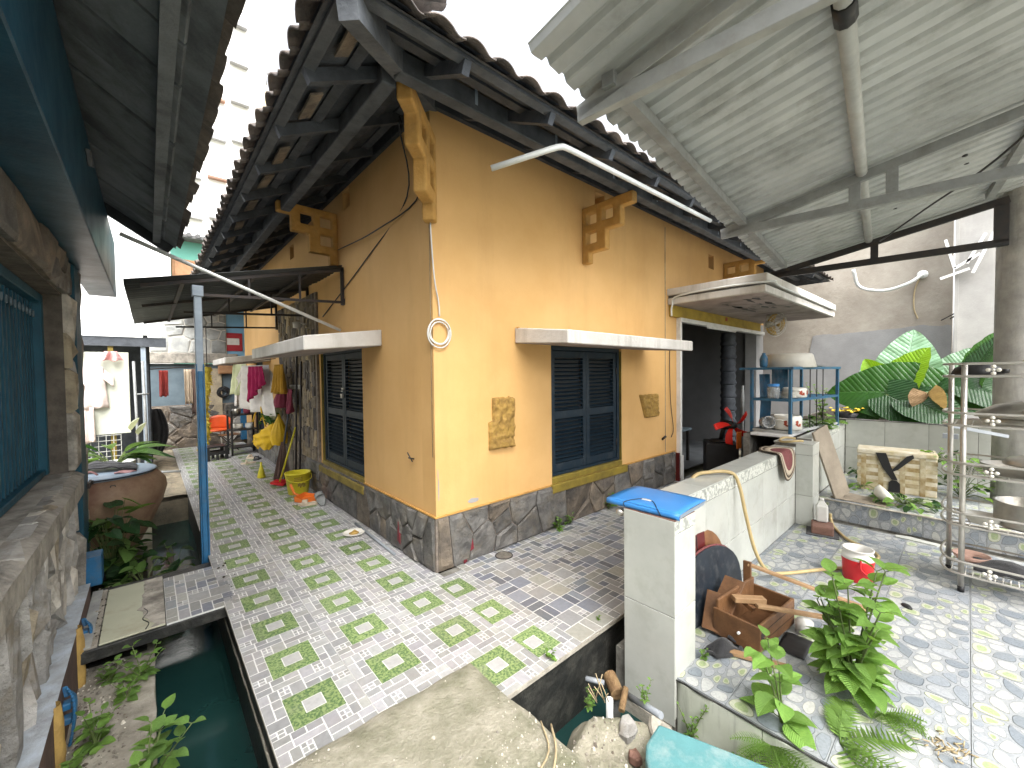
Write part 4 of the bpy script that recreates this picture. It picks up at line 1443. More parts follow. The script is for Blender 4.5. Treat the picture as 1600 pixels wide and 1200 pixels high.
# blue timber post with a hasp, and the blue box at its foot
m = MB(); m.box(.0, 1.80, -.22, .05, 2.12, 2.42); m.build('door_post', 'teal_wood', lb, bevel=.004)
m = MB(); m.obox((.06, 2.16, .66), (.015, .16, .045)); m.tube([(.062, 2.22, .66), (.08, 2.22, .66)], .018, 8); m.build('hasp', 'iron_dark', lb)
m = MB(); m.box(.005, 1.62, -.02, .15, 1.80, .20); tag(m.build('blue_box', 'post_blue', bevel=.006), 'small blue painted wooden box standing at the foot of the stone wall', 'box').location = (-2.1, 0, 0)
# deep blue box beam under the eave
m = MB(); m.box(.002, -1.7, 2.43, .215, 3.46, 3.02); m.build('eave_beam', 'beam_blue', lb, bevel=.006)
m = MB(); m.prism([(-.14, 0), (0, .045), (.14, 0), (0, -.045)], (.216, .75, 2.86), (0, 1, 0), (0, 0, 1), (1, 0, 0), .02); m.build('plaque', 'old_wood_grey', lb, bevel=.004)
# roof over it: boards, purlin, a row of tiles at the eave
ra = Vector((.215 - .05, 0, 3.16)); re = Vector((.70, 0, 2.83))
dn = (re - ra).normalized()
m = MB()
P0, P1 = Vector((-.6, 0, 3.68)), Vector((.69, 0, 2.835))
m.add([(P0.x, -1.75, P0.z), (P1.x, -1.75, P1.z), (P1.x, 2.55, P1.z), (P0.x, 2.55, P0.z), (P0.x, -1.75, P0.z + .03), (P1.x, -1.75, P1.z + .03), (P1.x, 2.55, P1.z + .03), (P0.x, 2.55, P0.z + .03)],
      [(0, 1, 2, 3), (4, 7, 6, 5), (0, 4, 5, 1), (1, 5, 6, 2), (2, 6, 7, 3), (3, 7, 4, 0)])
lroof = m.build('roof', 'soffit_board', lb)
rr = random.Random(8)
sl_ = (P1.z - P0.z) / (P1.x - P0.x)
for i in range(13):
    y = 2.3 - i * .31 + rr.uniform(-.02, .02)
    x0, x1 = .1, .60
    m = MB(); m.bar((x0, y, P0.z + sl_ * (x0 - P0.x) - .012), (x1, y, P0.z + sl_ * (x1 - P0.x) - .012), .29, .018); m.build('soffit_board', 'soffit_board', lroof, bevel=.002)
x = .545
m = MB(); m.bar((x, -1.7, P0.z + sl_ * (x - P0.x) - .045), (x, 2.5, P0.z + sl_ * (x - P0.x) - .045), .055, .06); m.build('purlin', 'soffit_board', lroof)
m = MB(); m.bar((.1, 2.53, P0.z + sl_ * (.1 - P0.x) - .03), (.66, 2.53, P0.z + sl_ * (.66 - P0.x) - .03), .04, .12); m.build('barge_board', 'old_wood_dark', lroof)
rr = random.Random(12)
o = tile_row(lroof, (.725, -1.75, 2.845), (0, 1, 0), (-1, 0, -sl_), 21, .205, 0, .18)

# ---- the painted kerb in front of it, stumps and blue cleats on its side
kb = thing('kerb', 'blue-grey topped kerb with brown side running along the stone wall', 'kerb', (-2.1, 0, 0))
m = MB(); m.box(.06, -5, -.24, .110, 1.34, .108); m.build('kerb_core', 'kerb_side', kb, bevel=.004)
m = MB()
m.grid(lambda u, v: (-.03 + .142 * v, -5 + 6.34 * u, .110 + .003 * mnoise.noise(Vector((u * 60, v * 4, 0)))), 160, 4)
m.build('kerb_top', 'kerb_paint', kb, fix=False)
rr = random.Random(17)
for i, y in enumerate((.62, -.12, -.86)):
    m = MB()

    def fn(u, v, y=y):
        a = PI * u
        r_ = .028 + .006 * mnoise.noise(Vector((u * 3, v * 6, y)))
        h_ = .34
        k = (1 - .35 * max(0, v - .75) / .25)
        return (.111 + r_ * math.sin(a) * k, y + .04 * math.cos(a) * k, -.21 + h_ * v)
    m.grid(fn, 10, 12)
    m.build('wood_stump', 'wood_yellow', kb, fix=False)
    m = MB()
    yy = y + .20
    cp = spline([(.113, yy + .02, .055), (.135, yy, .06), (.152, yy - .02, .02), (.148, yy - .03, -.08), (.133, yy - .03, -.17)], 4)
    for a_, b_ in zip(cp[:-1], cp[1:]):
        m.bar(a_, b_ + (b_ - a_) * .15, .05, .012, up=(1, 0, .2))
    m.obox((.125, yy, -.0), (.03, .05, .03)); m.obox((.125, yy, -.07), (.03, .05, .03))
    m.build('cleat', 'post_blue', kb, bevel=.004)
m = MB(); m.box(.113, .60, -.003, .165, 1.45, .003); m.build('tile_strip', 'facade_stone', kb)

# ---- awning on a blue post over the side path
aw = thing('awning', 'dark corrugated awning on thin steel frames over the side path', 'awning', (0, 0, 0))
XA, ZA0, ZA1 = -1.78, 2.335, 2.745
slope = (ZA1 - ZA0) / (-XA)
ns = 4
for sh in range(ns):
    y0 = 1.86 + sh * .84
    m = MB()

    def fn(u, v, y0=y0):
        y = y0 - .03 + .90 * u
        x = XA + (-XA - .03) * v
        return (x, y, ZA0 + slope * (x - XA) + .019 * math.sin(2 * PI * y / .12) + .012 * (sh % 2))
    m.grid(fn, 86, 3)
    m.build('corrugated_sheet', 'fibre_dark', aw, fix=False, solid=.004)
for y in (1.88, 3.2, 5.0):
    m = MB()
    m.bar((-.015, y, ZA1 - .03), (XA + .1, y, ZA0 + slope * .1 - .035), .03, .03)
    m.bar((-.015, y, 2.36), (-1.33, y, 2.29), .025, .025)
    m.bar((-.02, y, 2.36), (-.02, y, ZA1), .03, .03)
    for x in (-.45, -.9):
        m.bar((x, y, 2.36 - .05 * (-x)), (x, y, ZA1 + slope * x - .03), .018, .018)
    m.box(-.03, y - .03, 2.33, -.0015, y + .03, 2.40)
    m.build('frame', 'iron_dark', aw)
for x in (-.35, -.85, -1.4):
    m = MB(); m.bar((x, 1.87, ZA1 + slope * x - .028), (x, 5.2, ZA1 + slope * x - .028), .03, .03); m.build('purlin', 'iron_dark', aw)
PX_, PY_ = -1.315, 1.66
m = MB(); m.bar((PX_, PY_, 1.0), (PX_, PY_, 2.33), .055, .055, up=(0, 1, 0)); m.box(PX_ - .04, PY_ - .04, 2.24, PX_ + .04, PY_ + .04, 2.33); m.bar((PX_, PY_, 2.30), (PX_, 1.90, 2.34), .04, .04); m.build('upper_post', 'galv_blue', aw, bevel=.004)
m = MB()
m.box(PX_ - .03, PY_ - .045, -.2, PX_ - .02, PY_ + .045, 1.66); m.box(PX_ + .02, PY_ - .045, -.2, PX_ + .03, PY_ + .045, 1.66); m.box(PX_ - .02, PY_ - .007, -.2, PX_ + .02, PY_ + .003, 1.66)
m.box(PX_ - .017, PY_ - .043, -.2, PX_ + .017, PY_ - .036, 1.60)
m.build('post', 'post_blue', aw, bevel=.002)
m = MB(); m.tube([(-1.78, 1.5, 2.633), (-.1, 1.73, 2.033)], .016, 8)
tag(m.build('drain_pipe', 'pvc'), 'long white plastic pipe slanting from the left eave down to the side canopy', 'pipe')
# ================================================================ things at the end of the side path and far behind
# ---- the rear house that closes the path (faces -Y)
rh = thing('rear_house', 'grey rubble-stone house closing the end of the side path', 'house', (0, 9.3, 0))
m = MB(); m.box(-2.9, .0, -.3, 1.2, .3, 1.86); m.build('lower_wall', 'wall_slate', rh)
m = MB(); m.box(-1.62, -.02, 2.11, -.21, .3, 3.35); upw = m.build('upper_wall', 'facade_mortar', rh)
m = MB(); m.box(-.209, .02, 1.87, 1.2, .3, 4.2); m.build('blue_wall', 'wall_sky', rh)
m = MB(); m.box(-2.9, -.12, 1.865, .0, .0, 2.105); m.build('stone_beam', 'stone_tan', rh, bevel=.015)
stonework(upw, 'facade_stone', (-1.62, -.02, 2.11), (1, 0, 0), (0, 0, 1), (0, -1, 0), cells(1.41, 1.24, 24, 51, 1.0, 1.3, 1), .011, .02, ['facade_stone'], 52, .012)
m = MB(); m.box(-2.9, -.03, -.3, 1.2, -.001, .91); lw = m.build('stone_dado', 'mortar_dark', rh)
stonework(lw, 'facade_stone', (-2.9, -.03, -.2), (1, 0, 0), (0, 0, 1), (0, -1, 0), cells(4.1, 1.1, 46, 53, 1, 1, 1), .012, .025, ['stone_brown', 'stone_dark', 'stone_grey'], 54, .02)
m = MB(); m.box(-.80, -.055, .3, -.33, -.031, 1.75); m.build('clad_panel', 'stone_rust', rh)
m = MB(); m.box(-.40, -.14, 1.62, .06, -.02, 1.82); m.box(-.38, -.155, 1.64, .04, -.141, 1.80); m.build('wall_box', 'frame_wood', rh, bevel=.01)
m = MB(); m.box(-.215, .0, 2.18, .12, .019, 2.62); s = m.build('sign_plate', 'sign_red', rh)
m = MB(); m.box(-.20, -.012, 2.33, .055, -.001, 2.49); m.build('sign_panel', 'paper', s)
m = MB(); m.box(.02, -.16, .0, .16, -.03, 1.86); m.build('door_post', 'post_blue', rh)
m = MB(); m.tube([(-.30 + .14 * math.cos(a) * (1 - .012 * i), -.05 - .002 * (i % 9), 1.17 + .14 * math.sin(a) * (1 - .012 * i)) for i, a in enumerate([k * PI / 7 for k in range(48)])], .016, 6)
tag(m.build('hose_coil', 'black_plastic'), 'dark hose coiled on the rear wall beside the clad panel', 'hose').location = (0, 9.3, 0)
m = MB(); m.grid(lambda u, v: (-.5 + 1.9 * u, -.35 - .55 * v, 3.40 - .2 * v + .02 * math.sin(u * 60)), 40, 4); m.build('lean_to_roof', 'fibre_dark', rh, solid=.006, fix=False)
m = MB(); m.box(.25, -.5, 2.55, .95, -.05, 2.95); m.box(.28, -.515, 2.58, .80, -.501, 2.92); m.build('air_conditioner', 'white_plastic', rh, bevel=.01)

# ---- the lean-to on the left bank behind the jar
sh = thing('lean_to_shed', 'dark lean-to shed with wavy roof sheet and cream board, behind the clay jar', 'shed', (-2.4, 6.0, -.2))
m = MB()
m.grid(lambda u, v: (-1.2 + 2.2 * u, -.1 + 1.7 * v, 2.42 + .35 * v + .010 * math.sin(u * 2 * PI * 22)), 130, 3)
m.build('roof_sheet', 'zinc', sh, solid=.005, fix=False)
m = MB(); m.box(-1.2, -.06, 2.24, .98, .0, 2.385); m.build('roof_beam', 'old_wood_dark', sh)
m = MB(); m.box(-1.2, 1.5, 0, .78, 1.56, 2.45); m.box(.70, .3, 0.0, .76, 1.5, 2.45); m.build('back_wall', 'old_wood_dark', sh)
for x in (.33, .70, -.6):
    m = MB(); m.bar((x, .0, 0), (x, .0, 2.24), .06, .06); m.build('post', 'olive_paint' if x < .5 else 'galv_blue', sh)
m = MB(); m.box(-.9, -.10, .90, .53, -.075, 2.14); m.build('cream_board', 'cream_panel', sh, bevel=.003)
m = MB()
for i in range(17):
    m.box(-.9 + i * .082, -.105, .38, -.892 + i * .082, -.097, .89)
for i in range(7):
    m.box(-.9, -.112, .40 + i * .08, .42, -.105, .408 + i * .08)
m.build('mesh_panel', 'net_grey', sh)
m = MB()
for (x, y) in ((.62, -.35), (.72, -.30)):
    m.tube([(x, y, .0), (x - .03, y, 2.0)], .018, 6)
m.tube([(.62, -.35, .3), (1.1, -.4, .25)], .02, 6); m.tube([(.60, -.35, 1.5), (.75, -.3, 1.5)], .012, 6)
m.build('pipe_rail', 'steel_paint', sh)
m = MB(); m.box(-.6, -.2, 2.14, .05, .0, 2.17); m.box(-.45, -.18, 2.17, -.05, -.02, 2.28); m.build('parcel_shelf', 'white_plastic', sh, bevel=.01)


# ---- hanging clothes: a wavy sheet with a body and, for shirts, short sleeves
def garment(name, label, cat, loc, w, h, m_, rz=0.0, sleeve=0.0, folds=4, taper=.0, seed=0, amp=.03, line=None, group=None, hem=.0):
    rr = random.Random(seed)
    mb = MB()
    ph = rr.uniform(0, 6)

    def fn(u, v):
        x = (u - .5) * w * (1 - taper * (1 - v))
        dz = hem * (u - .5)
        return (x, amp * (.25 + v) * math.sin(folds * 2 * PI * u + ph + .8 * v) + .012 * mnoise.noise(Vector((u * 6, v * 6, seed))), -h * v - dz * v - .012 * math.sin(u * 2 * PI * 2) * v)
    mb.grid(fn, 26, 12)
    if sleeve:
        for sgn in (-1, 1):
            mb.grid(lambda u, v, sgn=sgn: (sgn * (w * (1 - taper) / 2 - .01 + sleeve * u * .75), .02 * math.sin(5 * v + ph), -.02 - u * sleeve * .8 - v * h * .26), 6, 6)
    o = mb.build(name, m_, None, solid=.004, fix=False)
    o.location = loc; o.rotation_euler = (0, 0, rz)
    return tag(o, label, cat, group)


garment('shirt', 'white floral blouse hanging on the cream board', 'shirt', (-2.35, 5.84, 1.72), .50, .62, 'cloth_floral', 0, .16, 3, .2, 1)
garment('cloth', 'pale floral cloth hanging low below the white blouse', 'cloth', (-2.38, 5.83, 1.12), .26, .52, 'cloth_floral', 0, 0, 3, .1, 2)
garment('cloth', 'pink rumpled cloth on top of the cream board', 'cloth', (-2.06, 5.80, 1.95), .28, .14, 'cloth_pink', 0, 0, 2, .5, 3, .05)
m = MB(); m.tube([(-1.72, 8.0, 1.71), (-.75, 8.0, 1.78)], .012, 6); tag(m.build('clothes_rail', 'iron_dark'), 'thin dark rail with small laundry at the end of the path', 'rail')
garment('sock', 'red cloth hanging at the left end of the rear rail', 'laundry', (-1.42, 8.0, 1.69), .14, .52, 'cloth_red', .1, 0, 2, 0, 4, .03)
garment('trousers', 'cream cloth strip hanging on the rear rail', 'laundry', (-1.04, 8.0, 1.71), .13, .72, 'cloth_beige', .2, 0, 2, 0, 5, .03)
garment('trousers', 'brown cloth strip hanging between the cream and blue ones', 'laundry', (-.93, 8.02, 1.72), .12, .94, 'cloth_brown', .1, 0, 2, 0, 6, .03)
garment('trousers', 'light blue trousers hanging on the rear rail', 'laundry', (-.79, 8.0, 1.75), .20, .98, 'cloth_blue', .1, 0, 2, .3, 7, .04)
m = MB()
rr = random.Random(5)
pts = spline([(-.98, 4.96, 1.70), (-1.0, 4.95, 1.4), (-1.04, 4.95, 1.0), (-1.02, 4.95, .75), (-1.07, 4.95, .50)], 6)
m.tube(pts, [.055 + .014 * math.sin(i * 2.1) for i in range(len(pts))], 8)
for p in pts:
    for k in range(16):
        d = Vector((rr.uniform(-1, 1), rr.uniform(-1, 1), rr.uniform(-1, 1))).normalized()
        q = Vector(p) + d * .05
        t = Vector((rr.uniform(-1, 1), rr.uniform(-1, 1), rr.uniform(-1, 1))) * .02
        m.add([q - t, q + t, q + d * .05 + Vector((0, 0, -.02))], [(0, 1, 2)])
tag(m.build('scarf', 'yellow_fur', fix=False), 'fluffy yellow scarf hanging beside the blue awning post', 'scarf')
m = MB(); m.tube([(-.98, 4.96, 2.3), (-.98, 4.96, 1.70)], .006, 5); tag(m.build('hanging_cord', 'black_cloth'), 'black cord holding the yellow scarf under the awning', 'cord')
m = MB()
m.grid(lambda u, v: (-1.62 + .34 * (u - .5) * (.5 + .9 * math.sin(PI * min(1, v * .8 + .1))) , 7.6 + .05 * math.sin(u * 18), .95 - .85 * v), 20, 12)
tag(m.build('cloth', 'black_cloth', solid=.01, fix=False), 'large black cloth hanging near the rear stone wall', 'cloth')

# clothes under the side canopies, strung on one wire
m = MB(); m.tube([(-.40, 3.3, 1.78), (-.42, 6.2, 1.80)], .006, 5); tag(m.build('clothes_line', 'iron_dark'), 'wire with shirts strung under the side canopies', 'wire')
HR = PI / 2
garment('shirt', 'white tee shirt hanging in the middle under the side canopy', 'shirt', (-.42, 4.55, 1.72), .95, .72, 'cloth_white', HR + .35, .22, 3, .25, 11, .03, hem=-.1)
garment('blouse', 'magenta camisole hanging in front of the white tee shirt', 'shirt', (-.46, 4.30, 1.70), .42, .40, 'cloth_magenta', HR + .35, 0, 4, .15, 12, .03, hem=.3)
garment('shirt', 'mustard shirt hanging nearest the stone cladding', 'shirt', (-.22, 3.95, 1.72), .34, .42, 'cloth_mustard', HR + .25, 0, 4, .3, 13, .04)
garment('shirt', 'pale lime shirt hanging at the far end of the line', 'shirt', (-.48, 5.5, 1.76), .55, .52, 'cloth_lime', HR + .3, 0, 3, .2, 14, .04)
garment('cloth', 'wine red cloth pegged on the small hanging rack', 'cloth', (-.14, 3.75, 1.36), .22, .34, 'cloth_wine', HR, 0, 2, 0, 15, .04)
m = MB(); m.tube([(-.05, 3.5, 1.42), (-.05, 4.1, 1.40)], .006, 5)
for i in range(8):
    m.box(-.058, 3.52 + i * .07, 1.36, -.045, 3.535 + i * .07, 1.42)
tag(m.build('peg_rack', 'white_plastic'), 'small white peg rack above the wine red cloth', 'rack')
garment('shirt', 'white shirt on a hanger by the blue rear door post', 'shirt', (.02, 9.0, 1.80), .3, .95, 'cloth_white', .2, 0, 3, .5, 16, .04)
m = MB()
for k in range(4):
    x = .02 + k * .03
    m.tube([(x, 8.9 - k * .01, .98), (x + .02 * (k - 1.5), 8.95, 1.75)], .012, 5)
tag(m.build('wooden_sticks', 'wood_pale'), 'bundle of pale sticks standing behind the black shelf', 'sticks')

# ---- furniture at the end of the path
ch = thing('tub_chair', 'orange plastic tub chair at the end of the side path', 'chair', (-.62, 7.9, 0), -.5)
m = MB()


def shell(u, v):
    a = PI * (1.15 * u - .075)
    r_ = .27
    return (r_ * math.cos(a), r_ * math.sin(a) * .95, .42 + v * (.10 + .20 * math.sin(PI * u)))


m.grid(shell, 20, 5); m.build('backrest', 'orange_chair', ch, solid=.014, fix=False)
m = MB(); m.lathe([(.001, .40), (.24, .40), (.265, .42), (.26, .44), (.2, .435), (.001, .43)], 20); m.build('seat', 'orange_chair', ch)
for a in (0.6, 2.5, 3.8, 5.6):
    m = MB(); m.tube([(.19 * math.cos(a), .19 * math.sin(a), .41), (.25 * math.cos(a), .25 * math.sin(a), 0)], .013, 6); m.build('leg', 'stainless', ch)
st = thing('low_stool', 'low black slatted plastic stool on the path by the blue post', 'stool', (-.75, 6.65, 0), .2)
m = MB(); m.box(-.17, -.14, .23, .17, .14, .26); m.build('seat', 'black_plastic', st, bevel=.01)
for x in (-.145, .145):
    for y in (-.115, .115):
        m = MB(); m.box(x - .025, y - .02, 0, x + .025, y + .02, .23); m.build('leg', 'black_plastic', st)
for y in (-.12, .12):
    m = MB(); m.box(-.12, y - .012, .10, .12, y + .012, .16); m.box(-.02, y - .012, 0.0, .02, y + .012, .10); m.build('apron', 'black_plastic', st)
fs = thing('folding_stool', 'small brown folding stool beside the orange chair', 'stool', (-.42, 7.55, 0), .2)
m = MB(); m.box(-.16, -.12, .33, .16, .12, .35); m.build('seat', 'wood_brown', fs)
for y in (-.1, .1):
    for s in (-1, 1):
        m = MB(); m.tube([(-.14 * s, y, 0), (.14 * s, y, .33)], .009, 6); m.build('leg', 'iron_dark', fs)
bs = thing('black_shelf', 'black open shelf with pots on it by the house wall', 'shelf', (-.26, 6.95, 0), .1)
for x in (-.22, .22):
    for y in (-.15, .15):
        m = MB(); m.box(x - .016, y - .016, 0, x + .016, y + .016, .88); m.build('post', 'black_plastic', bs)
for z in (.14, .48, .78):
    m = MB(); m.box(-.235, -.165, z, .235, .165, z + .025); m.build('shelf_board', 'black_plastic', bs, bevel=.003)
for (x, y, z, r_, mm, lab) in ((-.10, -.02, .806, .075, 'aluminium', 'steel pot on top of the black shelf'), (.08, -.03, .806, .07, 'cloth_wine', 'dark red jar on top of the black shelf'), (-.08, .0, .506, .09, 'basin_grey', 'grey bowl on the middle board of the black shelf'), (.11, .0, .506, .07, 'pot_white', 'pale bowl on the middle board of the black shelf')):
    m = MB(); m.lathe([(.001, 0), (r_ * .8, 0), (r_, .03), (r_, .10), (r_ * .92, .105), (r_ * .9, .05), (.001, .03)], 14)
    o = tag(m.build('bowl', mm), lab, 'bowl'); o.location = (-.26 + x, 6.95 + y, z)
for i, (x, y, c, lab) in enumerate(((-.24, 6.25, 'cloth_beige', 'beige sandal on the path, nearest the black shelf'), (-.36, 5.75, 'cloth_beige', 'single beige sandal alone on the side path'), (-.17, 6.05, 'black_cloth', 'dark sandal beside the beige one by the wall'))):
    m = MB(); P = [(.045 * math.cos(a) * (1 + .15 * math.sin(a)), .12 * math.sin(a)) for a in [k * PI / 7 for k in range(14)]]
    m.prism(P, (0, 0, 0), (1, 0, 0), (0, 1, 0), (0, 0, 1), .025)
    m.tube([(-.045, .03, .02), (-.03, .03, .06), (.03, .03, .06), (.045, .03, .02)], .014, 6)
    o = tag(m.build('sandal', c), lab, 'sandal'); o.location = (x, y, .001); o.rotation_euler = (0, 0, .5 + i)

# ---- bags and brooms against the cladding
bg_ = thing('shopping_bag', 'yellow shopping bag stuffed with greens hanging by the cladding', 'bag', (-.33, 4.55, .42), HR + .35)
m = MB()


def bagf(u, v):
    a = 2 * PI * u
    # flat-bottomed sack, wide at the mouth, creased
    r_ = .45 + .55 * min(1, v * 1.6) ** .6
    x = .30 * r_ * math.cos(a)
    y = .11 * r_ * math.sin(a)
    cr = .018 * math.sin(9 * a + 5 * v) * v + .02 * mnoise.noise(Vector((u * 9, v * 5, 1)))
    return (x * (1 + cr * 2) - .10 * v, y + cr, .30 * v + .13 * max(-1, math.cos(a)) * v * -1 + .05 * mnoise.noise(Vector((u * 7, v * 3, 4))))


m.grid(bagf, 44, 14); m.build('bag_body', 'yellow_bag', bg_, fix=False)
m = MB()
for s in (-.06, .06):
    m.tube(spline([(-.16, s, .36), (-.05, s, .62), (.0, 0, .72), (.07, s, .60), (.18, s, .42)], 5), .012, 6)
m.build('handle', 'yellow_bag', bg_)
m = MB(); rr = random.Random(3)
for i in range(70):
    c = Vector((-.18 + rr.gauss(0, .08), rr.gauss(0, .06), .46 + rr.gauss(0, .05)))
    a = Vector((rr.uniform(-1, 1), rr.uniform(-1, 1), rr.uniform(-.3, 1))).normalized() * .05
    b_ = a.orthogonal().normalized() * .03
    m.add([c, c + a * .5 + b_, c + a, c + a * .5 - b_], [(0, 1, 2, 3)])
o = m.build('greens', 'leaf_ear', bg_, fix=False)
o = None
m = MB()
def net(u, v, W=.115, D=.075, H=.46, k=0):
    a = 2 * PI * u
    r_ = .06 + .94 * math.sin(PI * min(1, v * .62 + .02)) ** 1.5
    cr = 1 + .16 * math.sin(11 * a + k) * (1 - v) + .10 * mnoise.noise(Vector((u * 8, v * 4, k)))
    return (W * r_ * math.cos(a) * cr, D * r_ * math.sin(a) * cr, -H * v + .02 * mnoise.noise(Vector((u * 6, v * 6, k))))


m.grid(net, 40, 14)
o = tag(m.build('net_bag', 'orange_plastic', fix=False), 'orange yellow net bag hanging over the shopping bag', 'bag'); o.location = (-.20, 4.15, .98)
o.data.materials[0] = MATS['yellow_bag']
m = MB(); m.grid(lambda u, v: net(u, v, .08, .06, .28, 3), 36, 10)
o = tag(m.build('net_bag', 'cloth_lime', fix=False), 'pale yellow gloves bunch hanging by the cladding', 'gloves'); o.location = (-.20, 4.35, 1.16)
m = MB(); m.grid(lambda u, v: net(u, v, .12, .08, .34, 6), 36, 10)
o = tag(m.build('plastic_bag', 'cloth_wine', fix=False), 'wine red plastic bag hanging under the white tee shirt', 'bag'); o.location = (-.16, 4.05, 1.42)
br_ = thing('broom', 'straw broom leaning upside on the cladding beside the bags', 'broom', (-.20, 3.95, 0))
m = MB(); m.tube([(.0, 0, .45), (.12, -.1, 1.35)], .014, 7); m.build('handle', 'old_wood_dark', br_)
m = MB(); rr = random.Random(3)
for i in range(120):
    a = rr.uniform(0, 2 * PI); q = rr.uniform(.3, 1)
    m.tube([(.02 * math.cos(a), .02 * math.sin(a), .58), (.12 * q * math.cos(a) - .03, .10 * q * math.sin(a), rr.uniform(0, .06))], .004, 3, cap=False)
m.build('bristles', 'cloth_brown', br_, fix=False)
m = MB(); m.tube([(-.30, 3.75, .02), (-.10, 3.62, .82)], .013, 7); tag(m.build('yellow_stick', 'yellow_plastic'), 'yellow stick leaning between broom and bucket', 'stick')
for x, y, h_, lab in ((-.05, 3.45, 1.75, 'thin dark pole nearest the window leaning on the cladding'), (-.06, 3.62, 1.95, 'taller dark pole leaning on the cladding')):
    m = MB(); m.tube([(x - .06, y, .0), (x, y, h_)], .013, 6); tag(m.build('pole', 'iron_dark'), lab, 'pole')
m = MB(); m.lathe([(.001, 0), (.05, 0), (.06, .01), (.03, .14), (.014, .18), (.014, .24), (.001, .24)], 12)
o = tag(m.build('spray_bottle', 'yellow_plastic'), 'small yellow bottle standing on the path below the bag', 'bottle'); o.location = (-.40, 4.42, 0)
m = MB(); m.prism([(-.13, 0), (.13, 0), (.09, .2), (-.09, .2)], (0, 0, .008), (1, 0, 0), (0, 1, 0), (0, 0, 1), .03)
o = tag(m.build('dustpan', 'red_plastic'), 'dark red dustpan head lying behind the bucket', 'dustpan'); o.location = (-.20, 3.72, 0); o.rotation_euler = (.1, 0, .9)
bu = thing('bucket', 'yellow plastic bucket on the tiled path by the cladding', 'bucket', (-.21, 3.12, 0))
m = MB(); m.lathe([(.001, .004), (.115, .004), (.12, .01), (.152, .27), (.160, .272), (.160, .283), (.146, .283), (.112, .02), (.001, .018)], 26); m.build('bucket_body', 'yellow_plastic', bu)
m = MB(); m.tube(spline([(.155, 0, .265), (.13, -.1, .20), (.0, -.168, .175), (-.13, -.1, .20), (-.155, 0, .265)], 5), .006, 6); m.build('handle', 'yellow_plastic', bu)
m = MB()
for z, w_ in ((.235, .09), (.215, .10), (.195, .10)):
    m.tube([(.148 * math.cos(a) , .148 * math.sin(a) , z) for a in [-2.1 + k * .09 for k in range(8)]], .005, 5)
for k in range(7):
    m.obox((.1415 * math.cos(-1.8 + .09 * k), .1415 * math.sin(-1.8 + .09 * k), .14 + .01 * math.sin(k * 2)), (.018, .012, .035 + .01 * (k % 3)), euler(0, 0, -1.8 + .09 * k))
m.build('print', 'olive_paint', bu)
dp = thing('dustpan', 'orange plastic dustpan lying on the path by the wall', 'dustpan', (-.20, 2.68, 0), .75)
m = MB()
m.add([(-.13, -.12, .004), (.13, -.12, .004), (.10, .12, .012), (-.10, .12, .012), (-.135, -.12, .03), (.135, -.12, .03), (.105, .125, .075), (-.105, .125, .075)], [(0, 1, 2, 3), (1, 5, 6, 2), (2, 6, 7, 3), (3, 7, 4, 0)])
m.build('pan', 'orange_plastic', dp, solid=.005, fix=False)
m = MB(); m.tube([(0, .12, .06), (0, .19, .085), (0, .24, .20)], .016, 7); m.build('handle', 'orange_plastic', dp)
for i, (x, y, rz, rx, lab) in enumerate(((-.13, 2.44, -.2, .5, 'grey slipper leaning on the plinth beside the orange dustpan'), (-.24, 2.50, 1.2, 0, 'beige slipper lying flat in front of the orange dustpan'))):
    m = MB(); P = [(.048 * math.cos(a) * (1 + .15 * math.sin(a)), .125 * math.sin(a)) for a in [k * PI / 8 for k in range(16)]]
    m.prism(P, (0, 0, 0), (1, 0, 0), (0, 1, 0), (0, 0, 1), .022)
    m.grid(lambda u, v: (.052 * math.cos(PI * u), .02 + .06 * v, .02 + .04 * math.sin(PI * u)), 8, 3)
    o = tag(m.build('slipper', 'cloth_beige' if i else 'facade_stone', solid=.004, fix=False), lab, 'slipper'); o.location = (x, y, .004 + (.05 if rx else 0)); o.rotation_euler = (rx, -.35 if rx else 0, rz)
pt = thing('plate', 'small white plate with food scraps on the tiles by the corner', 'plate', (-.19, 1.22, .001))
m = MB(); m.lathe([(.001, .004), (.06, .004), (.075, .008), (.10, .018), (.102, .021), (.097, .021), (.072, .012), (.001, .009)], 26); m.build('dish', 'enamel', pt)
m = MB(); m.lathe([(.001, .016), (.03, .014), (.055, .010)], 12); m.tube([(-.03, .0, .012), (.01, .01, .03), (.03, .0, .012)], .01, 6); m.build('scraps', 'wood_yellow', pt)
m = MB(); m.tube([(-.115, .50, .014), (-.085, 1.46, .014)], .013, 8); tag(m.build('floor_pipe', 'pvc_grey'), 'grey plastic pipe lying along the plinth on the tiles', 'pipe')
dc = thing('drain_cover', 'round rusty drain cover set in the mosaic tiles by the plinth', 'drain', (.57, -.14, 0))
m = MB(); m.lathe([(.001, .003), (.062, .003), (.066, .0045), (.066, .001)], 24); m.build('lid', 'gravel', dc)
m = MB(); m.tube([(.072 * math.cos(a), .072 * math.sin(a), .002) for a in [k * PI / 12 for k in range(24)]], .005, 6, closed=True); m.build('ring', 'iron_dark', dc)
lm = thing('wall_lamp', 'small white spotlight on the cladding above the side canopy', 'lamp', (-.06, 3.2, 2.24))
m = MB(); m.tube([(.02, 0, 0), (-.08, .0, .02)], .012, 6); m.lathe([(.001, -.05), (.045, -.04), (.05, .03), (.001, .04)], 12, (-.1, 0, -.01)); m.build('lamp_head', 'white_plastic', lm)

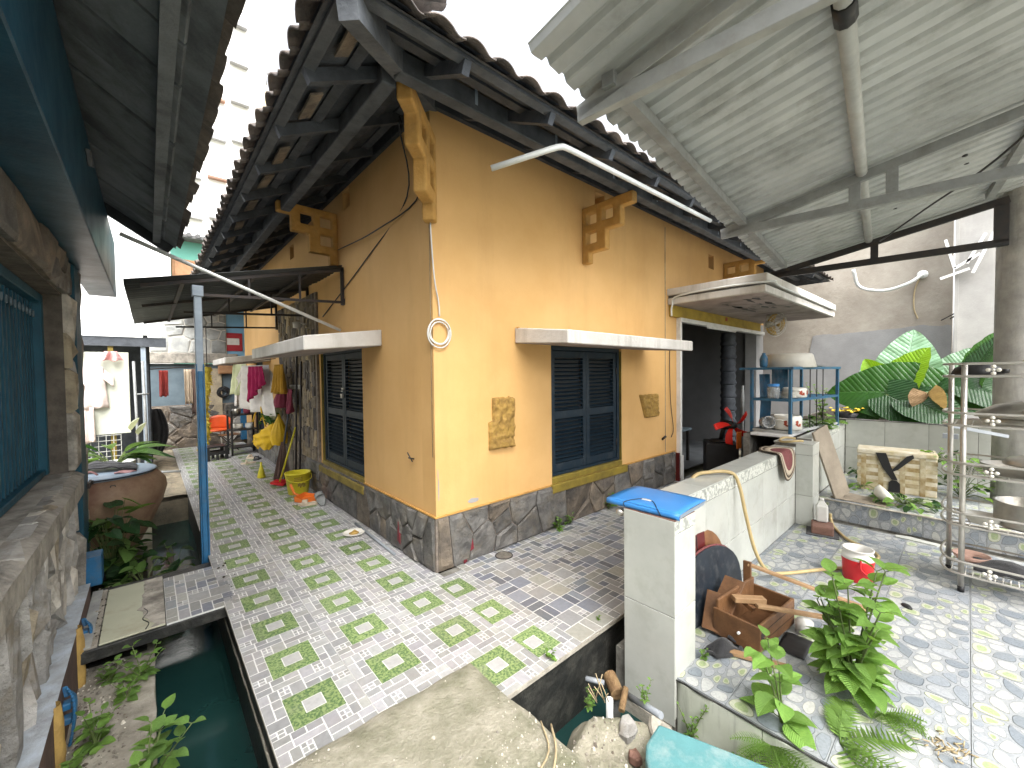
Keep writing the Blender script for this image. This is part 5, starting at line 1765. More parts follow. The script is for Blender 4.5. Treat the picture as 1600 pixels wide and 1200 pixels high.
# ---- far behind: mint house and white apartment block
gh = thing('mint_house', 'mint green house with brown shutters far behind the awning', 'house', (0, 14, 0))
m = MB(); m.box(-1.05, 0, -.3, 3.5, 4, 5.9); m.build('wall', 'mint', gh)
m = MB(); m.box(-6.5, -.3, -.3, -1.051, 4, 5.45); m.build('white_wing', 'far_white', gh)
m = MB(); m.box(-1.3, -.5, 5.9, 3.7, 4.2, 6.0)
for i in range(22):
    m.tube([(-1.25 + i * .22, -.55, 5.99), (-1.25 + i * .22, 4.2, 6.1)], .07, 6)
m.build('roof', 'roof_tile_grey', gh)
m = MB(); m.box(-1.02, -.08, 4.3, .05, -.001, 5.3); m.box(-.95, -.10, 4.38, -.52, -.081, 5.22); m.box(-.45, -.10, 4.38, -.02, -.081, 5.22); m.build('window', 'frame_wood', gh, bevel=.01)
ab = thing('apartment_block', 'tall white apartment block rising behind the roofs', 'building', (0, 30, 0))
m = MB(); m.box(-6, 0, -.3, 4.6, 8, 40); m.build('wall', 'far_white', ab)
m = MB(); m.box(4.601, -.5, -.3, 4.95, 7.5, 21.5); m.build('yellow_pier', 'far_yellow', ab)
m = MB(); m.box(4.951, .5, -.3, 10, 7.5, 21.6); m.build('side_wing', 'far_white', ab)
for r_ in range(9):
    for c_ in range(4):
        x = .2 + c_ * 1.35 - (.0)
        z = 10.2 + r_ * 2.55 + .25 * c_
        if x > 3.9:
            continue
        m = MB(); m.box(x, -.06, z, x + .95, -.001, z + 1.3)
        w_ = m.build('window', 'far_white', ab)
        m = MB(); m.box(x - .05, -.42, z + 1.3, x + 1.0, -.061, z + 1.42); m.build('window_hood', 'far_brown' if c_ == 1 and r_ % 2 else 'far_window', w_)
m = MB()
m.tube([(4.9, -.5, 22.3), (9.5, -.2, 22.6)], .06, 6)
for i in range(9):
    m.tube([(4.9 + i * .57, -.5 + i * .037, 21.5), (4.9 + i * .57, -.5 + i * .037, 22.3 + i * .037)], .04, 5)
m.build('roof_rail', 'far_window', ab)
# ================================================================ right side: tiled parapet, yard, shed roof, far walls
# ---- rubble bank in the foreground right
rb = MB()


def rub_edge(u):
    """its ragged edge towards the moat"""
    x = -.42 + .83 * u
    K = ((-.42, -1.60), (-.33, -1.53), (-.11, -1.47), (.01, -1.59), (.10, -1.76), (.20, -1.86), (.42, -1.90))
    for (a, p), (b, q) in zip(K[:-1], K[1:]):
        if x <= b:
            break
    return p + (q - p) * (x - a) / (b - a) + .02 * mnoise.noise(Vector((x * 9, 0, 4)))


def rub_pt(u, v):
    y1 = rub_edge(u)
    y = -4.6 + (y1 + 4.6) * v
    x = -.415 + .825 * u
    z = -.115 - .24 * max(0, min(1, (x - .06) / .12)) + .030 * mnoise.noise(Vector((x * 5, y * 5, 7))) + .02 * mnoise.noise(Vector((x * 17, y * 17, 7))) - .12 * max(0, v - .97) / .03
    return (x, y, z)


rb.grid(rub_pt, 50, 130)
rb.box(-.41, -4.6, -1.0, .40, -1.95, -.42)
rub = struct(rb.build('rubble_bank', 'concrete_moss', fix=False))


def on_rub(rr):
    return rub_pt(rr.uniform(.02, .98), rr.uniform(.72, .985))


crumbs('grit', rub, None, ['chip_pale', 'gravel', 'stone_brown', 'gravel', 'concrete'], .003, .008, 900, 14, on_rub)
rr = random.Random(15)
for i, (x, y, s_, mt, lab) in enumerate(((-.03, -1.72, .065, 'stone_grey', 'broad flat grey stone on the rubble by the moat pipes'), (.06, -1.84, .08, 'concrete', 'flat grey concrete chunk beside the teal block'), (-.13, -1.82, .035, 'brick_red', 'broken red brick piece among the rubble'))):
    P = [(s_ * rr.uniform(.7, 1.1) * math.cos(a), s_ * rr.uniform(.6, .9) * math.sin(a)) for a in [k * PI / 4 for k in range(8)]]
    m, c = stone_piece(P, .012, rr, .008)
    o = tag(m.build('stone', mt), lab, 'stone', 'loose stones on the rubble bank'); o.location = (x, y, -.10); o.rotation_euler = (rr.uniform(-.05, .05), rr.uniform(-.05, .05), rr.uniform(0, 3))
tb = MB()
ed = [(-.235, -1.935), (-.20, -1.90), (-.133, -1.874), (-.006, -1.863), (.05, -2.03), (.105, -2.197), (.26, -2.66), (-.30, -2.70)]
tb.prism([(p[0] + R.uniform(-.006, .006), p[1] + R.uniform(-.006, .006)) for p in ed], (0, 0, -.25), (1, 0, 0), (0, 1, 0), (0, 0, 1), .25)
tag(tb.build('painted_block', 'teal_paint', bevel=.012, seg=2), 'chipped teal painted concrete block at the bottom edge beside the riser', 'block')
# pipes standing in the moat by the pillar
m = MB(); m.tube([(.18, -1.50, -.7), (.18, -1.50, -.16)], .035, 12)
vp = thing('moat_pipe', 'rusty tee-headed pipe standing in the moat beside the white pillar', 'pipe', (0, 0, 0)); m.build('riser', 'black_slime', vp)
m = MB(); m.tube([(.150, -1.545, -.140), (.205, -1.455, -.120)], .036, 14, cap=False); m.lathe([(.030, 0), (.038, 0), (.038, .010), (.030, .010)], 14, (.150, -1.545, -.145), M=(Vector((.08, .13, .03)).to_track_quat('Z', 'Y').to_matrix())); m.build('tee_head', 'rust_pipe', vp)
m = MB(); m.tube([(.09, -1.38, -.12), (.15, -1.46, -.13)], .014, 8); m.tube([(.21, -1.55, -.17), (.13, -1.80, -.085)], .016, 8); m.build('branch', 'pvc_grey', vp)
m = MB(); m.tube([(.07, -1.55, -.5), (.07, -1.55, -.12)], .018, 10); tag(m.build('pipe_stub', 'pvc'), 'short white plastic stub standing upright beside the rusty pipe', 'pipe')
m = MB(); m.tube([(.07, -1.62, -.14), (.17, -1.58, -.10)], .016, 10); tag(m.build('pipe_stub', 'rust_pipe'), 'short rusty stub lying on the rubble below the rusty pipe', 'pipe')

# ---- the tiled parapet: pillar, wall, second pillar; every glazed tile is a piece
pw = thing('tiled_parapet', 'low white tiled parapet with end pillars between the moat and the yard', 'wall', (0, 0, 0))
PX0, PX1, PY0, PY1, PZ = .39, .63, -1.74, -1.43, .762
WY0, WY1, WZ = -1.545, -1.35, .735
m = MB()
g_ = .007
m.box(PX0 + g_, PY0 + g_, -.9, PX1 - g_, PY1 - g_, PZ - g_)
m.box(PX1 - g_, WY0 + g_, -.9, 3.45, WY1 - g_, WZ - g_)
m.box(3.44 + g_, -1.70 + g_, -.9, 3.69 - g_, -1.345 - g_, .775 - g_)
core = m.build('core', 'grout', pw)


def ptile(x0, y0, z0, x1, y1, z1, mt='white_tile', nm='wall_tile', j=.0018):
    a = [x0, y0, z0]; b = [x1, y1, z1]
    t_ = min(range(3), key=lambda k: abs(b[k] - a[k]))
    for k in range(3):
        if k != t_:
            a[k] += j; b[k] -= j
    m = MB(); m.box(a[0] + 0, a[1], a[2], b[0], b[1], b[2])
    return m.build(nm, mt, core, bevel=.0018)


for z0, z1, mt in ((-.345, .245, 'white_tile'), (.245, PZ, 'white_tile')):
    ptile(PX0, PY0 + .001, z0, PX0 + g_ - .0005, PY1, z1, mt)
for z0, z1, mt in ((-.30, .255, 'white_tile'), (.255, .69, 'white_tile'), (.69, PZ, 'border_print')):
    ptile(PX0, PY0, z0, PX1, PY0 + g_ - .0005, z1, mt)
    ptile(PX0, PY1 - g_ + .0005, z0, PX1, PY1, z1, mt)
ptile(PX0, PY0, PZ - g_ + .0005, PX1, PY1, PZ + .001, 'brick_red', 'cap_tile')
m = MB(); m.box(PX0 - .012, PY0 + .02, -.9, PX0 + .004, PY1 - .01, -.347); m.build('footing', 'concrete', core)
xs = [PX1 - .0, .83, 1.23, 1.63, 2.03, 2.43, 2.83, 3.23, 3.441]
for a, b_ in zip(xs[:-1], xs[1:]):
    ptile(a, WY0, ZP, b_, WY0 + g_ - .0005, .235); ptile(a, WY0, .235, b_, WY0 + g_ - .0005, .635)
    ptile(a, WY1 - g_ + .0005, 0, b_, WY1, .40); ptile(a, WY1 - g_ + .0005, .40, b_, WY1, WZ - .01)
    ptile(a, WY0, .635, b_, WY0 + g_ - .0005, WZ - .006, 'border_print', 'border_tile')
    ptile(a, WY0 - .004, WZ - g_ + .002, b_, WY1 + .004, WZ + .004, 'white_tile', 'cap_tile')
for z0, z1 in ((ZP, .235), (.235, .66), (.66, .775)):
    ptile(3.44, -1.70, z0, 3.44 + g_ - .0005, -1.546, z1); ptile(3.44, -1.70, z0, 3.69, -1.70 + g_ - .0005, z1, 'white_tile')
ptile(3.435, -1.705, .7755 - g_ + .002, 3.695, -1.34, .78, 'white_tile', 'cap_tile')
m = MB(); m.lathe([(.001, .035), (.018, .03), (.026, .015), (.022, 0), (.01, -.01), (.01, -.03)], 14, (.42, -1.40, .72), M=euler(-PI / 2, 0, 0)); m.build('knob', 'stainless', pw)
# planter behind: continues the parapet, then turns across
PT = .80
m = MB()
m.box(3.70, -1.625, .0, 5.48, -1.50, PT - g_); m.box(5.482, -3.4, .0, 5.60, -1.50, .868 - g_); m.box(3.70, -1.02, 0, 8.0, -.95, PT - g_); m.box(5.6, -1.5, 0, 5.62, -1.02, PT - .05)
planter = thing('planter', 'white tiled planter bed behind the parapet at the far end of the yard', 'planter', (0, 0, 0))
pcore = m.build('core', 'grout', planter)
core_keep = core
core = pcore
for i in range(5):
    x = 3.70 + .356 * i
    ptile(x, -1.632, .14, x + .356, -1.6255, .52); ptile(x, -1.632, .52, x + .356, -1.6255, PT - .06); ptile(x, -1.632, PT - .06, x + .356, -1.6255, PT - .005, 'border_print', 'border_tile')
    ptile(x, -1.636, PT - g_ + .002, x + .356, -1.495, PT + .003, 'white_tile', 'cap_tile')
for i in range(5):
    y = -1.64 - .4 * i
    ptile(5.474, y - .4, .14, 5.4815, y, .49); ptile(5.474, y - .4, .49, 5.4815, y, .866)
ptile(5.468, -3.4, .864, 5.605, -1.50, .872, 'stone_dark', 'cap_tile')
core = core_keep
m = MB(); m.grid(lambda u, v: (3.72 + 1.76 * u, -1.5 + .48 * v, PT - .03 + .02 * mnoise.noise(Vector((u * 9, v * 4, 3)))), 30, 10); m.grid(lambda u, v: (5.6 + 2.4 * u, -3.3 + 2.3 * v, .80 + .03 * mnoise.noise(Vector((u * 9, v * 9, 3)))), 30, 30)
m.build('soil', 'soil', planter, fix=False)
m = MB()
for (x0, y0, x1, y1) in ((3.72, -1.36, 4.6, -1.02),):
    m.box(x0, y0 - .06, PT - .02, x1, y1, PT + .012)
m.build('marble_ledge', 'white_paint', planter, bevel=.004)

# ---- far walls: flaking plaster, grey band below, bright side wall, column
fw = thing('plaster_wall', 'tall flaking cream plaster wall with grey lower band closing the yard', 'wall', (8.2, 0, 0))
m = MB(); m.box(0, -2.57, -.3, .25, 3.0, 5.2); m.build('upper_coat', 'plaster_old', fw)
m = MB()
rr = random.Random(77)
N_ = 60
top = []
for i in range(N_ + 1):
    y = -2.565 + (3.3) * i / N_
    base = 2.28 - .10 * i / N_ - (.35 if i > 34 else 0) - (.22 if i > 44 else 0)
    top.append((y, base + .06 * mnoise.noise(Vector((y * 3, 0, 1))) + .03 * mnoise.noise(Vector((y * 11, 0, 1)))))
P = [(-2.565, -.2), (.735, -.2)] + top[::-1]
m.prism(P, (-.001, 0, 0), (0, 1, 0), (0, 0, 1), (-1, 0, 0), .012)
m.build('lower_coat', 'plaster_grey', fw)
sw = MB(); sw.box(7.55, -4.6, -.3, 7.8, -2.62, 5.2); sw.box(7.50, -2.64, -.3, 7.56, -2.60, 5.2)
tag(sw.build('white_wall', 'plaster_white'), 'bright white wall standing right of the plaster wall', 'wall')
cm = MB()
cm.lathe([(.21, .14), (.205, 1.5), (.20, 3.3), (.20, 3.4)], 28, (4.98, -3.13, 0))
tag(cm.build('column', 'column_grey'), 'round grey concrete column behind the steel rack', 'column')
m = MB()
m.tube(spline([(7.9, -1.35, 3.35), (8.05, -1.42, 3.05), (8.05, -1.75, 2.93), (8.05, -2.05, 3.0), (8.12, -2.2, 3.12), (8.18, -2.22, 3.14)], 6), .028, 8); m.lathe([(.001, .0), (.07, .0), (.07, .04), (.03, .05)], 12, (8.19, -2.22, 3.14), M=euler(0, -PI / 2, 0))
tag(m.build('wall_hose', 'pvc'), 'thick white hose looping across the plaster wall', 'hose')
m = MB(); m.tube(spline([(8.17, -2.2, 3.12), (8.16, -2.13, 2.9), (8.16, -2.12, 2.6), (8.16, -2.17, 2.4)], 6), .010, 6)
tag(m.build('wall_cable', 'dry_stalk'), 'thin brown cable dangling below the white hose', 'cable')
m = MB(); m.tube([(8.15, -2.55, 2.36), (8.0, -2.62, 2.40)], .01, 6); m.tube([(8.1, -2.45, 2.34), (7.6, -2.62, 2.40)], .008, 6)
tag(m.build('wall_rod', 'iron_dark'), 'thin dark rod sticking out between plaster wall and white wall', 'rod')
m = MB()
for (a, b_) in (((7.45, -2.60, 3.05), (7.45, -2.50, 3.5)), ((7.45, -2.60, 3.05), (7.45, -2.85, 3.22)), ((7.45, -2.45, 2.92), (7.45, -2.75, 3.02)), ((7.45, -2.78, 2.95), (7.45, -2.98, 3.5)), ((7.45, -2.72, 3.1), (7.45, -2.9, 3.5))):
    m.bar(a, b_, .035, .035)
tag(m.build('bracket_frame', 'white_paint'), 'white angle bracket frame high on the white wall', 'bracket')

# ---- mono-pitch shed roof over the yard
AZ = math.radians(6.0)
rs = thing('yard_roof', 'grey corrugated metal roof on steel trusses over the tiled yard', 'roof', (-.03, -1.55, 2.80), AZ)
# local frame: x along the purlins, -y up the slope
SL = .215


def ry(b): return .085 + SL * b


LEN, B0, B1 = 4.85, -.05, 3.2  # sheets run on out of view past the column, lengthened to shade the parapet
n_sh = 6
sw_ = (LEN + .40) / n_sh
for k in range(n_sh):
    m = MB()
    x0 = -.40 + k * sw_

    def prof(x):
        t = (x / .125) % 1.0
        return .026 * (0 if t < .30 else (min(1, (t - .30) / .14) if t < .6 else max(0, 1 - (t - .6) / .14)))

    def fn(u, v, x0=x0, k=k):
        x = x0 - .03 + (sw_ + .06) * u
        b = B0 + (B1 - B0) * v
        wob = .004 * mnoise.noise(Vector((x * 2, b * 2, k)))
        return (x, -b, ry(b) + prof(x) + wob + .006 * (k % 2) + (.02 * mnoise.noise(Vector((x * 6, 3, 0))) if v == 0 else 0))
    m.grid(fn, 132, 8, sm=False)
    m.build('roof_sheet', 'zinc', rs, fix=False, solid=.003)
for i, (b, mt, rnd) in enumerate(((.10, 'steel_paint', 0), (.90, 'steel_pale', 1), (1.80, 'steel_paint', 0))):
    m = MB()
    if rnd:
        m.tube([(-.35, -b, ry(b) - .042), (LEN - .3, -b, ry(b) - .042)], .036, 10)
    else:
        m.bar((-.05 if i == 0 else -.4, -b, ry(b) - .034), (LEN - .4, -b, ry(b) - .034), .06, .06)
    m.build('purlin', mt, rs)
m = MB(); m.tube([(.42, -.90, ry(.90) - .042), (.54, -.90, ry(.90) - .042)], .044, 10); m.build('pipe_collar', 'black_plastic', rs)
for x, mt in ((0, 'steel_pale'), (2.38, 'steel_paint'), (4.62, 'iron_dark')):
    t_ = 1.0
    m = MB()
    zt = lambda b: ry(b) - .105
    m.bar((x, .08, -.0), (x, -1.95, .0), .045, .07)
    m.bar((x, .08, zt(0) + .03), (x, -1.95, zt(1.95) + .02), .045, .07)
    if x > 0:
        for b in (.86, 1.07) if x < 3 else (.95,):
            m.bar((x, -b, .03), (x, -b, zt(b) + .02), .04, .07, up=(0, 1, 0))
    m.bar((x, -1.90, .0), (x, -1.90, zt(1.9)), .045, .10, up=(0, 1, 0))
    m.build('truss', mt, rs, bevel=.003)
rr = random.Random(5)
for k in range(5):
    m = MB(); x = rr.uniform(.3, 4); b = rr.uniform(.2, 1.6); m.lathe([(.001, -.012), (.016, -.008), (.018, .004)], 8, (x, -b, ry(b) + .002)); m.build('bolt', 'black_plastic', rs)
m = MB(); m.tube(spline([(1.6, -1.9, .30), (2.6, -1.6, .18), (3.6, -1.3, .20), (4.4, -1.0, .17)], 6), .008, 6); m.build('roof_cable', 'black_plastic', rs)

# white conduit hung under the house eave
m = MB(); m.tube([(.11, -.60, 2.93), (.42, -.86, 3.06)] + [Vector(p) for p in spline([(.42, -.86, 3.06), (.48, -.89, 3.083), (.56, -.90, 3.092), (1.0, -.90, 3.105), (2.87, -.90, 3.153)], 5)][1:], .02, 10)
tag(m.build('conduit', 'pvc'), 'white plastic conduit bent under the front eave of the ochre house', 'pipe')

# ---- wall fan under the porch canopy
wf = thing('wall_fan', 'small caged fan hanging under the porch canopy beside the doorway', 'fan', (6.0, -.55, 2.30))
m = MB(); m.tube([(0, .0, .155), (.0, .0, .08), (-.05, -.05, .0)], .03, 8); m.lathe([(.001, -.07), (.05, -.06), (.055, .06), (.001, .07)], 12, (-.05, -.03, .0), M=euler(PI / 2, 0, .6)); m.build('motor', 'basin_grey', wf)
m = MB()
C_ = Vector((-.14, -.15, -.02)); ax = Vector((-.5, -.75, -.15)).normalized(); u_ = ax.orthogonal().normalized(); v_ = ax.cross(u_)
for r_ in (.05, .10, .15, .19):
    m.tube([C_ + (u_ * math.cos(a) + v_ * math.sin(a)) * r_ + ax * .04 * (1 - (r_ / .19) ** 2) for a in [k * PI / 12 for k in range(24)]], .004, 5, closed=True)
for k in range(20):
    a = k * PI / 10
    m.tube([C_ + (u_ * math.cos(a) + v_ * math.sin(a)) * r_ + ax * .04 * (1 - (r_ / .19) ** 2) for r_ in (.03, .1, .19)] + [C_ - ax * .06 + (u_ * math.cos(a) + v_ * math.sin(a)) * .14], .0025, 4)
m.build('cage', 'aluminium', wf)
for k in range(3):
    a = k * 2 * PI / 3 + .4
    m = MB(); m.grid(lambda u, v, a=a: C_ + (u_ * math.cos(a + (v - .5) * 1.5 * (.5 + .5 * u)) + v_ * math.sin(a + (v - .5) * 1.5 * (.5 + .5 * u))) * (.03 + .14 * u) + ax * (.04 * (v - .5)) - ax * .02, 5, 5); m.build('blade', 'wood_yellow', wf, solid=.003, fix=False)

# ---- red-bladed fan without its cage on a black speaker cabinet
sp = thing('cabinet', 'tall black speaker cabinet standing in the doorway under the red fan', 'cabinet', (4.38, -.42, .0), .5)
m = MB(); m.box(-.22, -.2, .0, .22, .2, .55); m.build('cabinet_body', 'black_plastic', sp, bevel=.01)
m = MB(); m.box(.10, -.205, .40, .16, -.2005, .52); m.box(-.12, -.205, .1, .08, -.2005, .5); m.build('front_panel', 'old_wood_grey', sp)
rfan = thing('red_fan', 'fan with five bare red blades on the black cabinet', 'fan', (4.38, -.42, .552))
C_ = Vector((-.16, -.22, .26)); ax = Vector((-.62, -.78, .05)).normalized(); u_ = Vector((0, 0, 1)); u_ = (u_ - ax * u_.dot(ax)).normalized(); v_ = ax.cross(u_)
m = MB(); m.tube([C_ + ax * .02, C_ - ax * .16], [.05, .07], 14); m.build('motor', 'black_plastic', rfan)
m = MB(); m.tube([(-.05, -.08, .25), (.0, .0, .0)], .03, 8); m.lathe([(.14, 0), (.15, .01), (.12, .03), (.001, .035)], 18); m.build('stand', 'black_plastic', rfan)
m = MB(); m.lathe([(.001, .035), (.04, .03), (.05, .0), (.05, -.03)], 16, C_ + ax * .02, M=ax.to_track_quat('Z', 'Y').to_matrix()); m.build('hub', 'black_plastic', rfan)
for k in range(5):
    a = k * 2 * PI / 5 + .05
    m = MB()

    def bl(u, v, a=a):
        w_ = .35 + .62 * math.sin(PI * (.15 + .72 * u)) * (.55)
        t_ = a + .35 * u + (v - .5) * w_ * .85 * (.9 - .25 * u)
        return C_ + (u_ * math.cos(t_) + v_ * math.sin(t_)) * (.045 + .215 * u) + ax * (.05 * (v - .5)) + ax * .015
    m.grid(bl, 8, 6); m.build('blade', 'red_fan', rfan, solid=.004, fix=False)
m = MB(); m.grid(lambda u, v: (-.30 + .10 * (u - .5), -.35 + .02 * math.sin(6 * u), .20 - .22 * v), 6, 8); o = tag(m.build('ribbon', 'orange_plastic', solid=.004, fix=False), 'orange ribbon dangling from the red fan', 'ribbon'); o.location = (4.38, -.42, .552)
# dim things inside the doorway
tbl = thing('table', 'low grey table just inside the dark doorway', 'table', (4.75, .75, .02))
m = MB(); m.box(-.55, -.35, .52, .55, .35, .56); m.build('tabletop', 'wall_slate', tbl, bevel=.005)
for x in (-.5, .5):
    for y in (-.3, .3):
        m = MB(); m.box(x - .02, y - .02, 0, x + .02, y + .02, .52); m.build('leg', 'iron_dark', tbl)
for i, (x, y) in enumerate(((5.2, 1.6), (5.9, 1.4), (6.3, 1.8))):
    c = thing('chair', ['dark chair nearest the orange partition inside the doorway', 'dark chair in the middle of the dark room', 'dark chair at the right inside the doorway'][i], 'chair', (x, y, .02), .3 * i)
    m = MB(); m.box(-.2, -.2, .43, .2, .2, .46); m.build('seat', 'old_wood_dark', c)
    m = MB(); m.box(-.2, .17, .46, -.16, .2, .98); m.box(.16, .17, .46, .2, .2, .98); m.box(-.16, .175, .80, .16, .195, .95); m.build('backrest', 'old_wood_dark', c)
    for a in (-.18, .18):
        for b_ in (-.18, .18):
            m = MB(); m.box(a - .018, b_ - .018, 0, a + .018, b_ + .018, .43); m.build('leg', 'old_wood_dark', c)
gc = thing('glass_cabinet', 'tall glazed cabinet against the orange wall inside the doorway', 'cabinet', (4.35, 1.7, .02))
m = MB(); m.box(-.2, -.2, 0, .2, .2, 1.55); m.build('cabinet_body', 'old_wood_grey', gc, bevel=.01)
m = MB(); m.box(-.15, -.208, .8, .15, -.201, 1.5); m.build('pane', 'stainless', gc)
m = MB(); m.tube([(5.15, -.45, 0), (5.15, -.45, 1.32)], .02, 8); m.lathe([(.001, -.02), (.24, -.02), (.25, 0), (.24, .02), (.001, .02)], 26, (5.15, -.45, 1.02), M=euler(PI / 2, 0, .3))
tag(m.build('round_tray', 'steel_paint'), 'large round grey tray standing behind the blue rack', 'tray')
# ================================================================ things standing about on the right
# ---- plastic folder on the pillar
fo = thing('folder', 'light blue plastic folder with elastic band lying on the white pillar', 'folder', (.585, -1.525, .764), .04)
m = MB(); m.box(-.175, -.215, .012, .175, .205, .0135)
m.grid(lambda u, v: (-.18 + .36 * u, -.222 + .444 * v, .030 + .006 * math.sin(PI * u) + .004 * math.sin(3 * v)), 10, 10)
m.grid(lambda u, v: (-.18 - .006 * math.sin(PI * v), -.222 + .444 * u, .001 + .03 * v), 10, 4)
m.build('cover', 'folder_blue', fo, solid=.002, fix=False)
m = MB(); m.box(-.17, -.212, .002, .172, .2, .011); m.box(-.165, -.218, .014, .175, .2, .027); m.build('sheets', 'galv_blue', fo)
m = MB(); m.tube(spline([(-.187, .10, .005), (-.183, .10, .034), (-.09, .05, .041), (-.085, -.02, .041), (-.183, -.10, .034), (-.187, -.12, .005)], 5), .0025, 5); m.build('elastic_band', 'black_plastic', fo)
m = MB(); m.obox((-.088, .012, .0415), (.02, .055, .003), euler(0, 0, .05)); m.build('name_tag', 'paper', fo)


# ---- two arched boards leaning in the corner behind the pillar
def arch(hw, h, n=16):
    return [(-hw, 0), (hw, 0)] + [(hw * math.cos(a), h * .38 + h * .62 * math.sin(a)) for a in [i * PI / n for i in range(n + 1)]]


m = MB(); m.prism(arch(.42, .54), (0, 0, 0), (1, 0, 0), (0, .0, 1), (0, -1, 0), .016)
b1 = m.build('board_panel', 'board_oak'); b1.name = 'arched_board'
tag(b1, 'maroon and brown arched board leaning on the parapet behind the navy one', 'board'); b1.location = (1.10, -1.565, ZP); b1.rotation_euler = (math.radians(-4), 0, 0)
m = MB(); P = [p for p in arch(.41, .53) if p[0] < .08]; m.prism([(-.41, .01), (.10, .01), (.10, .52)] + [p for p in arch(.41, .53)[2:] if p[0] < .10], (0, -.0165, 0), (1, 0, 0), (0, 0, 1), (0, -1, 0), .002); m.build('maroon_field', 'board_maroon', b1)
m = MB(); m.box(-.03, -.0205, .05, -.022, -.0187, .52); m.build('seam', 'black_plastic', b1)
m = MB(); m.prism(arch(.44, .43), (0, 0, 0), (1, 0, 0), (0, .0, 1), (0, -1, 0), .02)
b2 = m.build('arched_board', 'board_navy', bevel=.003); tag(b2, 'black navy arched board leaning in front of the maroon one', 'board'); b2.location = (1.13, -1.625, ZP); b2.rotation_euler = (math.radians(-7), 0, math.radians(-4))
m = MB(); m.tube([(.43 * math.cos(a), -.002, .43 * .38 + .43 * .63 * math.sin(a)) for a in [i * PI / 18 for i in range(19)]], .008, 6); m.build('edge_band', 'rug_maroon', b2)

# ---- broken wooden drawer with sticks in it
dw = thing('drawer', 'broken brown wooden drawer filled with sticks in the yard corner', 'drawer', (1.14, -1.885, ZP), math.radians(-6))
W2, D2, H2, t = .25, .125, .18, .016
for (a, nm) in (((-W2, -D2 - .01, .02, -W2 + t, D2 + .01, H2), 'front_panel'), ((W2 - t, -D2, .02, W2, D2, H2), 'back_panel'), ((-W2 + t, -D2, .02, W2 - t, -D2 + t, H2), 'side_panel'), ((-W2 + t, D2 - t, .02, W2 - t, D2, H2 + .05), 'side_panel'), ((-W2 + t, -D2 + t, .02, W2 - t, D2 - t, .03), 'bottom_panel')):
    m = MB(); m.box(*a); m.build(nm, 'wood_brown', dw, bevel=.003)
for z in (.075, .13):
    m = MB(); m.box(-W2 + .02, -D2 - .0015, z, W2 - .02, -D2 + .0, z + .003); m.build('groove', 'black_plastic', dw)
m = MB(); m.tube([(-W2 - .012, -.02, .10), (-W2 + .0, -.02, .10)], .008, 8); m.build('knob', 'white_paint', dw)
m = MB(); m.obox((-W2 + .03, -D2 - .006, .13), (.04, .012, .03)); m.tube([(-W2 + .03, -D2 - .012, .12), (-W2 + .035, -D2 - .02, .07)], .005, 6); m.build('lock', 'iron_dark', dw)
for (a, b_, w_, h_, lab, mt) in (((1.02, -1.72, .0), (1.22, -1.74, .17), .13, .014, 'wide brown panel leaning up behind the broken drawer', 'wood_brown'),
                                 ((.90, -1.715, -.05), (1.02, -1.70, .14), .11, .014, 'brown slatted panel leaning on the navy board', 'wood_brown'),
                                 ((1.42, -1.75, -.06), (1.44, -1.74, .22), .05, .02, 'short dark post standing behind the drawer', 'wood_brown'),
                                 ((1.44, -1.74, .20), (1.72, -2.32, .03), .035, .018, 'long pale stick lying across the drawer towards the red jug', 'wood_pale'),
                                 ((1.02, -1.93, .15), (1.30, -2.22, .09), .035, .018, 'pale stick poking out of the drawer at the right', 'wood_pale'),
                                 ((1.02, -1.80, .14), (1.16, -1.93, .13), .05, .03, 'stubby pale offcut inside the drawer', 'wood_pale'),
                                 ((1.10, -1.79, .13), (1.07, -1.90, .09), .03, .03, 'short dark offcut inside the drawer', 'wood_brown'),
                                 ((.80, -1.86, ZP + .02), (.90, -2.14, ZP + .02), .04, .02, 'flat brown lath on the tiles in front of the drawer', 'wood_pale'),
                                 ((1.70, -2.33, .03), (1.28, -2.23, .085), .03, .016, 'thin pale crossbar joining the two sticks', 'wood_pale')):
    m = MB(); m.bar(a, b_, w_, h_); tag(m.build('stick', mt, bevel=.002), lab, 'stick' if w_ < .1 else 'panel')
m = MB()
m.grid(lambda u, v: (.72 + .16 * u + .02 * math.sin(6 * v), -1.745 - .10 * v - .05 * u, ZP + .012 + .07 * math.sin(PI * u) ** 2 * math.sin(PI * v) + .01 * math.sin(9 * u)), 16, 12)
m.tube(spline([(.715, -1.77, ZP + .012), (.74, -1.84, ZP + .014), (.82, -1.885, ZP + .014), (.90, -1.885, ZP + .02), (.89, -1.82, ZP + .05)], 5), .008, 6)
tag(m.build('black_case', 'black_cloth', solid=.008, fix=False), 'crumpled black zipped pouch lying at the foot of the pillar', 'pouch')
m = MB(); m.grid(lambda u, v: (1.05 + .22 * u, -2.02 - .14 * v, ZP + .006 + .012 * abs(mnoise.noise(Vector((u * 5, v * 5, 2))))), 12, 8)
tag(m.build('plastic_sheet', 'black_plastic', fix=False, solid=.003), 'crumpled black plastic sheet on the tiles beside the drawer', 'sheet')
m = MB(); m.lathe([(.001, .0), (.045, .0), (.05, .06), (.001, .085)], 12, (1.36, -2.09, ZP), sx=1.4); tag(m.build('white_bundle', 'white_plastic'), 'white plastic bundle lying beside the drawer', 'bundle')

